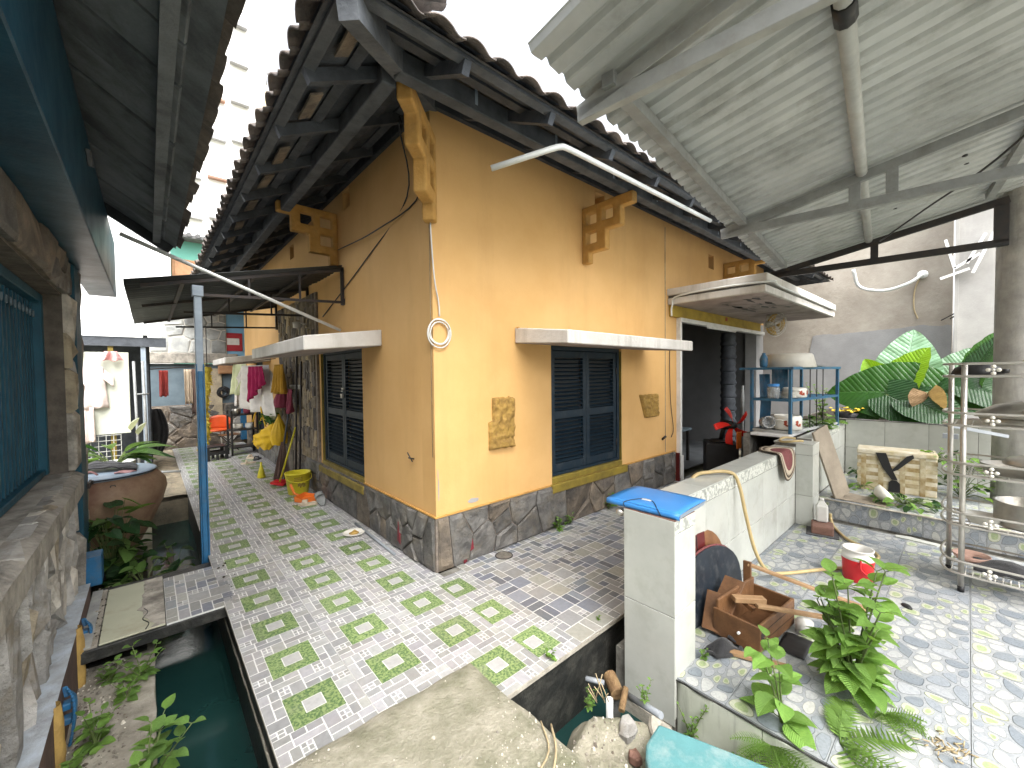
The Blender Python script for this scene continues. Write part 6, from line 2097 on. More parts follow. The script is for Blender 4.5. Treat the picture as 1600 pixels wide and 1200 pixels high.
# ---- garden hose over the parapet, across the yard
m = MB()
m.tube(spline([(1.30, -1.30, .45), (1.42, -1.36, .73), (1.60, -1.43, .765), (1.72, -1.535, .755), (1.74, -1.585, .66), (1.74, -1.63, .45), (1.76, -1.69, .18), (1.88, -1.74, .0), (2.08, -1.80, -.062), (2.35, -1.97, -.064), (2.62, -2.14, -.064), (2.95, -2.26, -.062), (3.12, -2.18, -.06), (3.25, -2.02, -.062), (3.55, -1.86, -.064), (3.78, -1.79, -.06), (3.80, -1.78, .0)], 8), .0135, 10)
tag(m.build('garden_hose', 'hose_tan'), 'long tan garden hose draped over the parapet and across the yard', 'hose')
m = MB(); m.tube([(3.50 + .13 * math.cos(a), -1.50 + .11 * math.sin(a), .796 + .012 * math.sin(a * 2)) for a in [i * PI / 10 for i in range(15)]], .012, 8)
tag(m.build('hose_loop', 'hose_tan'), 'loop of tan hose lying on the second pillar', 'hose')

# ---- braided rug folded over the parapet top
rg = thing('rug', 'oval maroon rug with cream and brown braided rim folded over the parapet', 'rug', (0, 0, 0))


def rug_pt(s, t_):
    """s across the fold (0 on top, then down the face), t along the wall"""
    a = 3.02 + t_
    if s < 0:
        return (a, -1.545 - s * 1.0 + .0, .748 + .004 * math.sin(t_ * 20))
    if s < .05:
        f_ = s / .05 * PI / 2
        return (a, -1.545 - .022 * math.sin(f_), .748 - .022 * (1 - math.cos(f_)))
    return (a + .012 * math.sin(s * 12), -1.568 - .02 * math.sin((s - .05) * 9), .726 - (s - .05))


RC, RL, RW = .05, .26, .235
for r0, r1, mt, nm, lift in ((0, .62, 'rug_maroon', 'field', 0), (.62, .80, 'rug_cream', 'braid', .003), (.80, .88, 'rug_brown', 'braid', .005), (.88, .94, 'rug_cream', 'braid', .005), (.94, 1.0, 'rug_brown', 'braid', .004)):
    m = MB()

    def fr(u, v):
        r_ = r0 + (r1 - r0) * v
        a = 2 * PI * u
        q = Vector(rug_pt(RC + RL * r_ * math.sin(a), RW * r_ * math.cos(a)))
        ss = RC + RL * r_ * math.sin(a)
        n_ = Vector((0, 0, 1)) if ss < 0 else Vector((0, -1, 0)) if ss > .05 else Vector((0, -.7, .7))
        return q + n_ * (.004 + lift + (.003 * math.sin(u * 2 * PI * 44) if nm == 'braid' else 0))
    m.grid(fr, 88, 8 if r0 == 0 else 3)
    m.build(nm, mt, rg, fix=False, solid=.006)

# ---- red water jug
jg = thing('water_jug', 'red water jug with white collar standing on the yard tiles', 'jug', (2.42, -2.20, ZP), .3)
m = MB(); m.lathe([(.001, .0), (.085, .0), (.092, .01), (.098, .14), (.102, .165), (.101, .17)], 26); m.build('jug_body', 'red_plastic', jg)
m = MB(); m.lathe([(.1005, .170), (.103, .172), (.100, .20), (.093, .204), (.093, .235), (.098, .238), (.098, .246), (.088, .246), (.086, .12), (.001, .118)], 26); m.build('collar', 'white_plastic', jg)
m = MB(); m.tube(spline([(.102, 0, .19), (.118, 0, .12), (.09, -.08, .06), (.0, -.118, .04), (-.09, -.08, .06), (-.118, 0, .12), (-.102, 0, .19)], 5), .007, 7); m.build('handle', 'red_plastic', jg)
m = MB(); m.lathe([(.001, .012), (.02, .01), (.026, 0)], 12, sx=1.6); o = tag(m.build('pebble', 'black_plastic'), 'small black pebble on the tiles near the steel rack', 'pebble'); o.location = (2.19, -2.49, ZP); o.rotation_euler = (0, 0, .6)

# ---- bottle on a brick in the corner by the second pillar
bk_ = thing('brick', 'worn brown brick at the foot of the second pillar', 'brick', (3.36, -1.795, ZP), .2)
m = MB(); m.box(-.11, -.09, .0, .11, .09, .085); m.build('brick_body', 'brick_red', bk_, bevel=.014, seg=2); bk_.name = 'brick'
m = MB(); m.box(-.155, -.13, -.0, .155, .13, .006); m.build('mat_rag', 'black_cloth', bk_)
bt_ = thing('bottle', 'white plastic bottle standing on the brown brick', 'bottle', (3.44, -1.775, ZP + .087), .25)
m = MB(); m.box(-.05, -.05, 0, .05, .05, .17); m.build('bottle_body', 'white_plastic', bt_, bevel=.018, seg=3)
m = MB(); m.add([(-.04, -.04, .168), (.04, -.04, .168), (.04, .04, .168), (-.04, .04, .168), (-.013, -.013, .215), (.013, -.013, .215), (.013, .013, .215), (-.013, .013, .215)], [(0, 1, 5, 4), (1, 2, 6, 5), (2, 3, 7, 6), (3, 0, 4, 7), (4, 5, 6, 7)]); m.tube([(0, 0, .21), (0, 0, .235)], .018, 10); m.build('neck', 'white_plastic', bt_)

# ---- plank leaning on the second pillar
m = MB(); m.bar((4.03, -1.845, .15), (3.86, -1.665, .90), .27, .022, up=(-.3, -1, 0)); tag(m.build('plank', 'plank_grey', bevel=.003), 'wide grey-brown plank leaning beside the second pillar', 'plank')
m = MB(); m.grid(lambda u, v: (3.9 + .35 * u, -1.80 - .45 * v + .05 * math.sin(u * 9), .146 + .006 * math.sin(u * 14) * math.sin(v * 9)), 14, 10); tag(m.build('cardboard', 'plank_grey', solid=.003, fix=False), 'flattened cardboard scrap at the foot of the plank', 'cardboard')

# ---- taped foam box with a black mark
fb = thing('foam_box', 'foam box wrapped in yellowed tape on the upper step', 'box', (4.80, -2.20, .14), math.radians(6))
m = MB(); m.box(-.16, -.33, .0, .16, .33, .44); m.build('box_body', 'foam_taped', fb, bevel=.012, seg=2)
m = MB(); m.box(-.17, -.335, .42, .17, .335, .475); m.build('lid', 'foam_taped', fb, bevel=.012, seg=2)
for z in (.08, .17, .26, .35):
    m = MB(); m.box(-.1625, -.332, z, .1625, .332, z + .045); m.build('tape', 'tape_clear', fb)
for y in (-.24, -.08, .10, .25):
    m = MB(); m.box(-.1635, y, -.0, .1635, y + .045, .419); m.build('tape', 'tape_clear', fb)
m = MB()
X_ = -.173
m.prism([(.03, .30), (-.02, .17), (.03, .17), (.11, .30), (.17, .465), (.08, .47)], (X_, .0, -.02), (0, 1, 0), (0, 0, 1), (-1, 0, 0), .004)
m.prism([(-.02, .29), (.06, .24), (-.09, .45), (-.14, .475), (-.15, .44)], (X_ - .0005, .0, -.02), (0, 1, 0), (0, 0, 1), (-1, 0, 0), .004)
m.prism([(-.04, .0), (.06, .0), (.055, .11), (.03, .135), (-.01, .135), (-.04, .10)], (X_ + .008, .0, .01), (0, 1, 0), (0, 0, 1), (-1, 0, 0), .004)
m.build('black_tape', 'black_plastic', fb)
m = MB(); m.lathe([(.001, .0), (.05, .0), (.09, .05), (.093, .10), (.085, .10), (.05, .02), (.001, .015)], 20, M=euler(.9, 0, .4)); o = tag(m.build('bowl', 'enamel'), 'white bowl tipped over among leaves on the upper step', 'bowl'); o.location = (4.05, -2.13, .20)
m = MB(); m.prism([(0, 0), (.28, -.02), (.33, .04), (.22, .06), (.1, .09), (.0, .06)], (0, 0, 0), (0, -1, 0), (1, 0, 0), (0, 0, 1), .01); o = tag(m.build('tile_shard', 'white_tile'), 'white broken tile shard at the foot of the step', 'shard'); o.location = (3.70, -2.30, ZP + .002)

# ---- blue rack with crockery on the parapet ledge
ang_r = math.atan2(-1.582 + 1.40, 5.25 - 3.83)
br2 = thing('dish_rack', 'blue painted steel dish rack standing on the planter ledge', 'rack', (3.83, -1.40, .80), ang_r)
LX, DY, HZ = 1.44, .42, .775
for x in (0, LX):
    for y in (0, DY):
        m = MB(); m.box(x - .016, y - .016, 0, x + .016, y + .016, HZ); m.build('post', 'rack_blue', br2, bevel=.002)
for z, nm in ((.03, 'bottom_shelf'), (.40, 'middle_shelf')):
    m = MB()
    for y in (0, DY):
        m.box(0, y - .012, z - .014, LX, y + .012, z + .014)
    for x in (.0, LX):
        m.box(x - .012, 0, z - .014, x + .012, DY, z + .014)
    for k in range(9):
        m.box(.02, .03 + k * .045, z + .002, LX - .02, .04 + k * .045, z + .010)
    m.build(nm, 'rack_blue' if z > .1 else 'steel_pale', br2)
m = MB()
m.box(-.04, -.03, HZ - .018, LX + .02, -.005, HZ + .012); m.box(-.04, DY + .005, HZ - .018, LX + .02, DY + .03, HZ + .012); m.box(-.06, -.05, HZ - .016, -.03, DY + .12, HZ + .010)
for k in range(9):
    m.box(.02, .0 + k * .05, HZ - .005, LX, .022 + k * .05, HZ + .004)
m.build('top_shelf', 'rack_blue', br2)
m = MB()
for k in range(12):
    m.tube([(.55 + .04 * k, DY, .42), (.55 + .04 * k, DY, HZ)], .008, 5)
for k in range(8):
    m.bar((.10 + k * .035, DY - .05, .05), (.02 + k * .035, DY - .1, .40), .012, .02); m.bar((.05 + k * .035, DY - .08, .42), (.16 + k * .035, DY - .02, .70), .012, .02)
m.build('rear_bars', 'rack_blue', br2)
for x, y in ((.55, 0), (.95, 0), (.75, 0), (1.15, DY)):
    m = MB(); m.tube([(x, y, .0), (x, y, HZ)], .006, 5); m.build('wire', 'iron_dark', br2)


def onrack(x, y, z):
    c, s = math.cos(ang_r), math.sin(ang_r)
    return (3.83 + c * x - s * y, -1.40 + s * x + c * y, .80 + z)


m = MB(); m.lathe([(.26, 0), (.27, .005), (.235, .15), (.22, .168), (.001, .172)], 32, sx=1.0, sy=1.0)
o = tag(m.build('basin', 'basin_grey'), 'grey wash basin upside down on top of the blue rack', 'basin'); o.location = onrack(.42, .17, HZ + .006)
m = MB(); m.lathe([(.001, 0), (.15, .0), (.2, .02), (.21, .022), (.15, .008)], 28); o = tag(m.build('tray', 'enamel'), 'shallow white tray on the rack top right of the basin', 'tray'); o.location = onrack(.98, .2, HZ + .008)
m = MB(); m.lathe([(.001, 0), (.035, 0), (.042, .02), (.045, .10), (.03, .145), (.02, .15), (.02, .175), (.001, .175)], 16); o = tag(m.build('bottle', 'rack_blue'), 'slim blue bottle on the rack top left of the basin', 'bottle'); o.location = onrack(.10, .33, HZ + .012)
jr = thing('jar', 'clear plastic jar with blue lid on the middle shelf of the blue rack', 'jar', onrack(.10, .22, .416))
m = MB(); m.lathe([(.001, 0), (.06, 0), (.065, .01), (.065, .12), (.055, .14)], 18); m.build('jar_body', 'clear_plastic', jr)
m = MB(); m.lathe([(.06, .14), (.062, .142), (.062, .17), (.001, .172)], 18); m.build('lid', 'folder_blue', jr)
m = MB()
for k in range(5):
    m.lathe([(.04, k * .016), (.085, k * .016 + .008), (.088, k * .016 + .012), (.04, k * .016 + .006)], 18)
o = tag(m.build('bowl_stack', 'enamel'), 'stack of white bowls on the middle shelf of the rack', 'bowls'); o.location = onrack(.20, .10, .416)


def flower_pot(name, label, loc, r_, h_, rz=0):
    p_ = thing(name, label, 'pot', loc, rz)
    m = MB(); m.lathe([(.001, 0), (r_ * .92, 0), (r_, .015), (r_, h_ * .85), (r_ * .9, h_), (r_ * .86, h_), (r_ * .9, h_ * .8), (.001, h_ * .78)], 24); m.build('pot_body', 'enamel', p_)
    m = MB()
    for a0 in (-2.7, -1.9):
        for k in range(6):
            a = a0 + .10 * math.cos(k) ; z = h_ * .48 + h_ * .14 * math.sin(k * 1.1)
            m.obox((r_ * 1.002 * math.cos(a + .07 * (k - 3)), r_ * 1.002 * math.sin(a + .07 * (k - 3)), z), (.004, .02 + .012 * (k % 2), .025), euler(.3 * k, 0, a + .07 * (k - 3)))
    m.build('flower_print', 'enamel_red', p_)
    m = MB()
    for s in (-1, 1):
        m.tube(spline([(s * r_ * .98, -.03, h_ * .7), (s * (r_ + .035), -.03, h_ * .72), (s * (r_ + .035), .03, h_ * .72), (s * r_ * .98, .03, h_ * .7)], 4), .007, 6)
    m.build('handle', 'enamel', p_)


flower_pot('enamel_pot', 'white enamel pot with flower print on the middle shelf', onrack(.42, .12, .416), .13, .12, .4)
flower_pot('enamel_pot', 'larger white enamel pot with red flowers on the bottom shelf', onrack(.17, .10, .046), .15, .17, -.2)
m = MB(); m.lathe([(.001, .0), (.07, .0), (.075, .12), (.06, .125), (.055, .01)], 18, M=euler(0, -1.45, .6)); o = tag(m.build('glass_jar', 'clear_plastic'), 'clear jar lying on the bottom shelf of the rack', 'jar'); o.location = onrack(.03, .28, .125)
m = MB(); m.lathe([(.14, 0), (.15, .01), (.13, .14), (.001, .155)], 22); o = tag(m.build('bucket', 'basin_grey'), 'grey upturned tub behind the pots on the bottom shelf', 'tub'); o.location = onrack(.45, .28, .046)
m = MB(); m.lathe([(.001, 0), (.05, 0), (.06, .08), (.055, .085)], 14); o = tag(m.build('cup', 'cloth_pink'), 'pink cup under the middle shelf of the rack', 'cup'); o.location = onrack(.6, .3, .046)

# ---- stainless trolley with five railed tiers at the right edge
tr = thing('steel_trolley', 'stainless five-tier kitchen trolley at the right edge of the yard', 'rack', (2.74, -2.735, ZP), math.radians(-2))
LEGS = [(0, 0), (.41, .085), (0.04, -1.0), (.45, -1.0)]
for (x, y) in LEGS:
    m = MB(); m.tube([(x, y, .02), (x, y, 1.665)], .0165, 12); m.build('post', 'stainless', tr)
    m = MB(); m.tube([(x, y, 0), (x, y, .04)], .019, 12); m.build('foot', 'black_plastic', tr)
for k, z in enumerate((.135, .49, .855, 1.215, 1.57)):
    m = MB()
    for dz in (0, .09):
        m.tube(spline([(.46, .10, z + dz), (.20, .115, z + dz), (.02, .075, z + dz), (-.028, .0, z + dz), (-.03, -.08, z + dz), (-.03, -.5, z + dz), (-.03, -1.05, z + dz)], 6), .0085, 8)
        m.tube([(.46, .10, z + dz), (.46, -1.05, z + dz)], .007, 6)
    m.build('rail', 'stainless', tr)
    m = MB()
    for q in range(30 if k == 0 else 12):
        yy = .05 - q * (1.05 / (30 if k == 0 else 12))
        m.tube([(-.02, yy, z + .003), (.45, yy, z + .003)], .003, 4)
    for q in range(5):
        m.tube([(.03 + q * .1, .06, z), (.03 + q * .1, -1.0, z)], .0045, 5)
    m.build('wire_shelf', 'stainless', tr)
    m = MB()
    for q in range(4):
        a = q * PI / 2
        m.lathe([(.001, .008), (.011, .005), (.0135, 0), (.011, -.005), (.001, -.008)], 10, (-.034, -.135 + .024 * math.cos(a), z + .045 + .024 * math.sin(a)), M=euler(0, PI / 2, 0))
    m.lathe([(.001, .012), (.009, .006), (.009, -.006)], 10, (-.04, -.135, z + .045), M=euler(0, -PI / 2, 0))
    m.build('rosette', 'enamel', tr)
tl = lambda x, y, z: (2.74 + x, -2.735 + y, ZP + z)
m = MB(); m.lathe([(.13, 0), (.135, .004), (.115, .05), (.05, .088), (.03, .092), (.001, .092)], 26); o = tag(m.build('wok', 'black_plastic'), 'black pan upside down on the top tier of the trolley', 'pan'); o.location = tl(.20, -.06, 1.58)
m = MB(); m.lathe([(.001, .02), (.024, .018), (.02, -.01), (.001, -.01)], 10); o = tag(m.build('knob', 'black_plastic'), 'small black knob beside the black pan on the trolley', 'knob'); o.location = tl(.10, -.19, 1.60)
m = MB(); m.lathe([(.25, 0), (.255, .01), (.24, .035), (.15, .09), (.06, .112), (.001, .115)], 28, sx=.7); m.lathe([(.001, .0), (.21, .0), (.23, .05), (.225, .05), (.2, .01)], 28, (0, 0, -.052), sx=.7)
m.tube([(-.16, .03, .06), (-.19, .03, .05), (-.19, -.03, .05), (-.16, -.03, .06)], .008, 6)
o = tag(m.build('roaster', 'aluminium'), 'large dull metal pan with domed lid on the second tier', 'pan'); o.location = tl(.19, -.30, 1.275)
m = MB(); m.lathe([(.001, 0), (.22, 0), (.24, .07), (.245, .072), (.235, .072), (.215, .01)], 28, sx=.75); o = tag(m.build('tray', 'aluminium'), 'round metal tray on the third tier of the trolley', 'tray'); o.location = tl(.2, -.32, .865)
m = MB(); m.lathe([(.001, 0), (.08, 0), (.105, .045), (.10, .045), (.075, .01)], 20); m.tube([(.088 * math.cos(a), .088 * math.sin(a), .02) for a in [k * PI / 10 for k in range(20)]], .006, 5, closed=True); o = tag(m.build('bowl', 'cloth_peach'), 'cream and red bowl on the bottom tier of the trolley', 'bowl'); o.location = tl(.33, -.05, .145)
m = MB(); m.grid(lambda u, v: (.30 * (u - .5), .36 * (v - .5), .055 * math.sin(PI * u) * math.sin(PI * v) + .014 * mnoise.noise(Vector((u * 5, v * 5, 0)))), 14, 14); o = tag(m.build('rag', 'black_cloth', solid=.006, fix=False), 'dark rag crumpled on the bottom tier of the trolley', 'rag'); o.location = tl(.25, -.24, .15)
m = MB(); m.lathe([(.001, 0), (.17, 0), (.18, .02), (.18, .17), (.188, .175), (.17, .175), (.165, .02)], 26); m.tube([(-.18, -.04, .13), (-.215, -.04, .13), (-.215, .04, .13), (-.18, .04, .13)], .007, 6); o = tag(m.build('pot', 'aluminium'), 'deep dull metal pot on the fourth tier of the trolley', 'pot'); o.location = tl(.21, -.33, .50)
m = MB(); m.lathe([(.14, 0), (.145, .01), (.11, .05), (.03, .07), (.015, .09), (.001, .092)], 22); o = tag(m.build('domed_cover', 'stainless'), 'domed steel cover lying on the third tier beside the tray', 'cover'); o.location = tl(.2, -.33, .94)
m = MB(); m.lathe([(.001, 0), (.12, 0), (.15, .10), (.155, .102), (.14, .1), (.11, .01)], 22); o = tag(m.build('colander', 'basin_grey'), 'grey plastic basin on the top tier right of the black pan', 'basin'); o.location = tl(.2, -.42, 1.58)
m = MB(); m.lathe([(.001, 0), (.07, 0), (.10, .06), (.104, .062), (.095, .06), (.065, .01)], 20); o = tag(m.build('bowl', 'enamel'), 'white bowl on the fourth tier near the front post', 'bowl'); o.location = tl(.12, -.10, .50)
m = MB(); m.bar((3.9, -2.62, 1.02), (4.4, -3.0, .90), .04, .03); m.box(3.85, -2.70, .9, 3.95, -2.60, .94)
tag(m.build('tap_pipe', 'pvc_grey'), 'grey pipe angled behind the steel trolley', 'pipe')

# ---- great clay jar with lid on the left bank
jar = thing('clay_jar', 'huge brown clay water jar with blue-grey lid on the left bank', 'jar', (-2.02, 3.0, -.22))
m = MB(); prof = [(.001, 0), (.22, 0), (.25, .03), (.36, .25), (.46, .48), (.495, .62), (.485, .70), (.44, .77), (.40, .80), (.38, .81), (.37, .80), (.001, .79)]
m.lathe(prof, 44)
for i in range(len(m.v)):
    v_ = Vector(m.v[i]); k = 1 + .012 * mnoise.noise(v_ * 4); m.v[i] = (v_.x * k, v_.y * k, v_.z)
m.build('jar_body', 'clay', jar)
m = MB(); m.lathe([(.001, .80), (.40, .80), (.415, .81), (.415, .828), (.40, .835), (.001, .838)], 40, M=euler(0, 0, 0)); m.build('lid', 'lid_blue', jar)
m = MB(); m.tube([(.416 * math.cos(a), .416 * math.sin(a), .818) for a in [k * PI / 20 for k in range(40)]], .008, 6, closed=True); m.build('lid_rim', 'board_navy', jar)
m = MB(); m.tube([(.45 * math.cos(-1.35 + a), .45 * math.sin(-1.35 + a), .75 + b_) for a, b_ in ((-.04, 0), (-.03, .015), (.03, .015), (.04, 0))], .006, 5); m.build('lug', 'stone_brown', jar)
m = MB(); m.grid(lambda u, v: (-2.28 + .52 * u, 2.85 + .35 * v + .06 * math.sin(4 * u), .625 + .035 * math.sin(PI * u) + .05 * abs(mnoise.noise(Vector((u * 4, v * 4, 1))))), 20, 12)
tag(m.build('cloth', 'black_cloth', solid=.01, fix=False), 'crumpled black cloth lying on the lid of the clay jar', 'cloth')
m = MB(); m.grid(lambda u, v: (-1.92 + .16 * u, 2.74 + .12 * v, .622 + .008 * math.sin(8 * u + 5 * v)), 8, 8); m.tube(spline([(-2.12, 2.72, .64), (-2.08, 2.74, .67), (-2.03, 2.72, .635)], 4), .008, 6)
tag(m.build('rag', 'cloth_pink', solid=.004, fix=False), 'small pink rag beside the black cloth on the jar lid', 'rag')
# ================================================================ plants
def leaf_mesh(name, kind='ovate', seg=8, droop=.25, fold=.18, ripple=0.0, serr=0.0):
    """a leaf of unit length along +Y, its face up: folded on the midrib, drooping at the tip"""
    m = MB()
    nv = 6 if kind != 'ear' else 10

    def width(t_):
        if kind == 'ovate':
            return .38 * math.sin(PI * t_ ** .72) ** .85 + .004
        if kind == 'lance':
            return .19 * math.sin(PI * t_ ** .8) + .004
        if kind == 'heart':
            return .40 * math.sin(PI * (t_ * .93 + .07) ** .62) ** .85 + .002
        if kind == 'ear':
            return .42 * math.sin(PI * (t_ * .95 + .05) ** .60) ** .7 + .002
        return .3

    def fn(u, v):
        s_ = (v - .5) * 2
        w_ = width(u)
        if serr:
            w_ *= 1 + serr * math.sin(u * 60)
        back = -.16 * abs(s_) * (1 - u) ** 3 if kind in ('heart', 'ear') else 0
        y = u + back
        z = fold * abs(s_) * w_ * 1.0 - droop * u * u + ripple * math.sin(u * 34 - abs(s_) * 5) * abs(s_) ** .7
        return (s_ * w_, y, z)
    m.grid(fn, seg, nv)
    return m.mesh(name)


def matleaf(me, mt):
    me.materials.append(MATS[mt]); return me


def leafset(kind, mats, **k):
    return [matleaf(leaf_mesh('leaf', kind, **k), mt) for mt in mats]


def put_leaf(parent, me, base, d, L, roll=0.0, up=(0, 0, 1)):
    d = Vector(d).normalized()
    u = Vector(up)
    x = d.cross(u)
    if x.length < .05:
        x = d.orthogonal()
    x.normalize()
    z = x.cross(d)
    M = Matrix((x, d, z)).transposed()
    M = M @ Matrix.Rotation(roll, 3, 'Y')
    o = bpy.data.objects.new('leaf', me)
    COL.objects.link(o)
    o.parent = parent
    o.matrix_basis = Matrix.Translation(Vector(base)) @ M.to_4x4() @ Matrix.Diagonal((L, L, L, 1))
    return o


def herb(name, label, loc, stems, h, leaf, me_list, seed, spread=.35, group=None, cat='plant', node=.055, bare=.15):
    """upright stems with opposite pairs of leaves, larger low down, a tuft at the tip"""
    rr = random.Random(seed)
    t_ = thing(name, label, cat, loc, 0, group)
    m = MB()
    for s in range(stems):
        a = rr.uniform(0, 2 * PI)
        lean = rr.uniform(.1, 1) * spread
        hh = h * rr.uniform(.65, 1.0)
        pts = spline([(0, 0, 0), (math.cos(a) * lean * hh * .4, math.sin(a) * lean * hh * .4, hh * .5), (math.cos(a) * lean * hh, math.sin(a) * lean * hh, hh)], 5)
        m.tube(pts, [.006 * (1 - .6 * i / len(pts)) * (h / .5) ** .5 for i in range(len(pts))], 5)
        n = max(2, int(hh * (1 - bare) / node))
        for k in range(n + 1):
            q = bare + (1 - bare) * k / n
            i = min(len(pts) - 2, int(q * (len(pts) - 1)))
            p = pts[i].lerp(pts[i + 1], q * (len(pts) - 1) - i)
            b_ = a + k * 1.62 + rr.uniform(-.4, .4)
            for sgn in (0, PI):
                if rr.random() < .12:
                    continue
                d = Vector((math.cos(b_ + sgn), math.sin(b_ + sgn), rr.uniform(-.15, .55) + .5 * q))
                L = leaf * rr.uniform(.7, 1.1) * (1.0 - .45 * q)
                pet = L * .22
                st = p + d.normalized() * pet
                m.tube([p, st], .002, 4, cap=False)
                put_leaf(t_, rr.choice(me_list), st, d, L, rr.uniform(-.35, .35))
    m.build('stem', 'stem_green', t_, fix=False)
    return t_


BAS = leafset('ovate', ['leaf_basil', 'leaf_basil'], droop=.35, fold=.30, ripple=.012, serr=.03, seg=10)
WEED = leafset('ovate', ['leaf_weed', 'leaf_basil'], droop=.3, fold=.25, seg=6)
DARK = leafset('heart', ['leaf_dark', 'leaf_dark', 'leaf_weed'], droop=.25, fold=.2, ripple=.008, seg=8)
LILY = leafset('lance', ['leaf_lily', 'leaf_dark'], droop=.5, fold=.3, seg=10)
herb('basil_plant', 'tall light green leafy plant growing from the yard tiles, the bigger of two', (.96, -2.38, ZP), 10, .62, .17, BAS, 3, .42, 'leafy plants in the yard', node=.068)
herb('basil_plant', 'smaller light green leafy plant at the platform edge, left of the tall one', (.50, -2.20, ZP - .03), 3, .44, .16, BAS, 8, .32, 'leafy plants in the yard', node=.075)


def fern(name, label, loc, n, L, seed, group=None, arc=(0, 2 * PI), tilt=(.1, .7)):
    rr = random.Random(seed)
    t_ = thing(name, label, 'fern', loc, 0, group)
    for k in range(n):
        a = rr.uniform(*arc)
        e = rr.uniform(*tilt)
        d = Vector((math.cos(a), math.sin(a), e)).normalized()
        LL = L * rr.uniform(.6, 1.1)
        m = MB()
        pts = [d * (LL * q) + Vector((0, 0, -.45 * LL * q * q)) for q in [i / 16 for i in range(17)]]
        m.tube(pts, [.0025 * (1 - .7 * i / 16) for i in range(17)], 4)
        side = d.cross(Vector((0, 0, 1))).normalized()
        for i in range(2, 17):
            w_ = .20 * LL * math.sin(PI * (i / 17) ** .7) + .005
            for s in (-1, 1):
                b_ = pts[i]
                t2 = (side * s + d * .45 + Vector((0, 0, -.1))).normalized() * w_
                n_ = d * .0075 * (LL / .3)
                m.add([b_ - n_ * .6, b_ + n_ * .6, b_ + t2 * .6 + n_ * .55, b_ + t2, b_ + t2 * .6 - n_ * .45], [(0, 1, 2, 3, 4)])
        m.build('frond', 'leaf_fern', t_, fix=False)
    return t_


fern('fern', 'ferny clump spilling over the riser below the small plant', (.40, -2.18, ZP - .06), 20, .24, 4, 'ferns along the platform edge', (2.0, 4.6), (-.3, .9))
fern('fern', 'long feathery fern fronds lying over the tiles at the bottom', (.56, -2.40, ZP - .0), 16, .36, 5, 'ferns along the platform edge', (-2.6, .3), (.02, .55))
fern('fern', 'dark fern clump under the tall leafy plant', (.90, -2.50, ZP), 14, .22, 6, 'ferns along the platform edge', (0, 6.28), (.1, .9))
for i, (x, y, z, h_, n, lab) in enumerate(((.375, -1.83, -.34, .22, 3, 'small weed growing on the stained riser'), (.66, -1.775, ZP, .05, 4, 'tiny weed at the foot of the white pillar'), (.33, -2.05, -.34, .10, 9, 'low green weeds between the teal block and the riser'),
                                         (.30, -2.25, -.34, .10, 9, 'weed patch right of the teal block'), (-.06, -1.52, -.12, .10, 5, 'weed on the edge of the rubble by the moat'), (.16, -1.70, -.10, .09, 4, 'weed beside the grey branch pipe'))):
    herb('weed', lab, (x, y, z), n, h_, .03, WEED, 60 + i, .6, 'weeds on the right bank', node=.025)
for i, (x, y, h_, n, lf, lab) in enumerate(((1.33, -.06, .13, 6, .07, 'bushy weed growing at the foot of the front plinth'), (1.52, -.05, .10, 3, .06, 'small weed right of the bushy one by the plinth'), (2.20, -.06, .18, 4, .08, 'weed at the plinth just behind the blue folder'),
                                        (-.06, -1.26, .07, 3, .035, 'tiny weed in the joint at the front edge of the deck'), (.42, -1.22, .03, 3, .02, 'tiny sprig on the mosaic tiles near the pillar'))):
    herb('weed', lab, (x, y, 0), n, h_, lf, WEED, 80 + i, .7, 'weeds on the deck', node=.04)
for i, (x, y, z, h_, n, lf, lab) in enumerate(((-1.70, -.50, -.20, .30, 5, .11, 'large bright weed leaning over the moat at the bottom left'), (-1.88, -.02, -.20, .18, 6, .08, 'weed in the middle of the left bank'), (-1.96, -.20, -.20, .12, 4, .08, 'weed close to the kerb stump'),
                                           (-1.72, .42, -.20, .20, 4, .07, 'weed at the bank edge just before the bridge'), (-1.86, .52, -.2, .10, 5, .06, 'low weed under the bridge edge'), (-1.78, .28, -.2, .12, 4, .06, 'creeping weed on the left bank near the bridge'), (-1.82, -.75, -.2, .16, 5, .07, 'weed at the very bottom of the left bank'))):
    herb('weed', lab, (x, y, z), n, h_, lf, WEED, 100 + i, .75, 'weeds on the left bank', node=.05)


# ---- creeping dark-leaved plants round the jar
def bush(name, label, loc, rad, n, L, me_list, seed, group=None, flat=.6, hmax=None):
    rr = random.Random(seed)
    t_ = thing(name, label, 'plant', loc, 0, group)
    m = MB()
    for i in range(n):
        a = rr.uniform(0, 2 * PI)
        q = rr.uniform(.15, 1) ** .7
        p = Vector((rad * q * math.cos(a), rad * q * math.sin(a), (hmax or rad) * rr.uniform(.05, 1) * (1.1 - q * .6)))
        d = Vector((math.cos(a + rr.uniform(-.9, .9)), math.sin(a + rr.uniform(-.9, .9)), rr.uniform(-.5, .5)))
        m.tube(spline([(0, 0, 0), p * .55 + Vector((0, 0, .03)), p], 3), .003, 4, cap=False)
        put_leaf(t_, rr.choice(me_list), p, d, L * rr.uniform(.65, 1.15), rr.uniform(-.5, .5))
    m.build('stem', 'stem_green', t_, fix=False)
    return t_


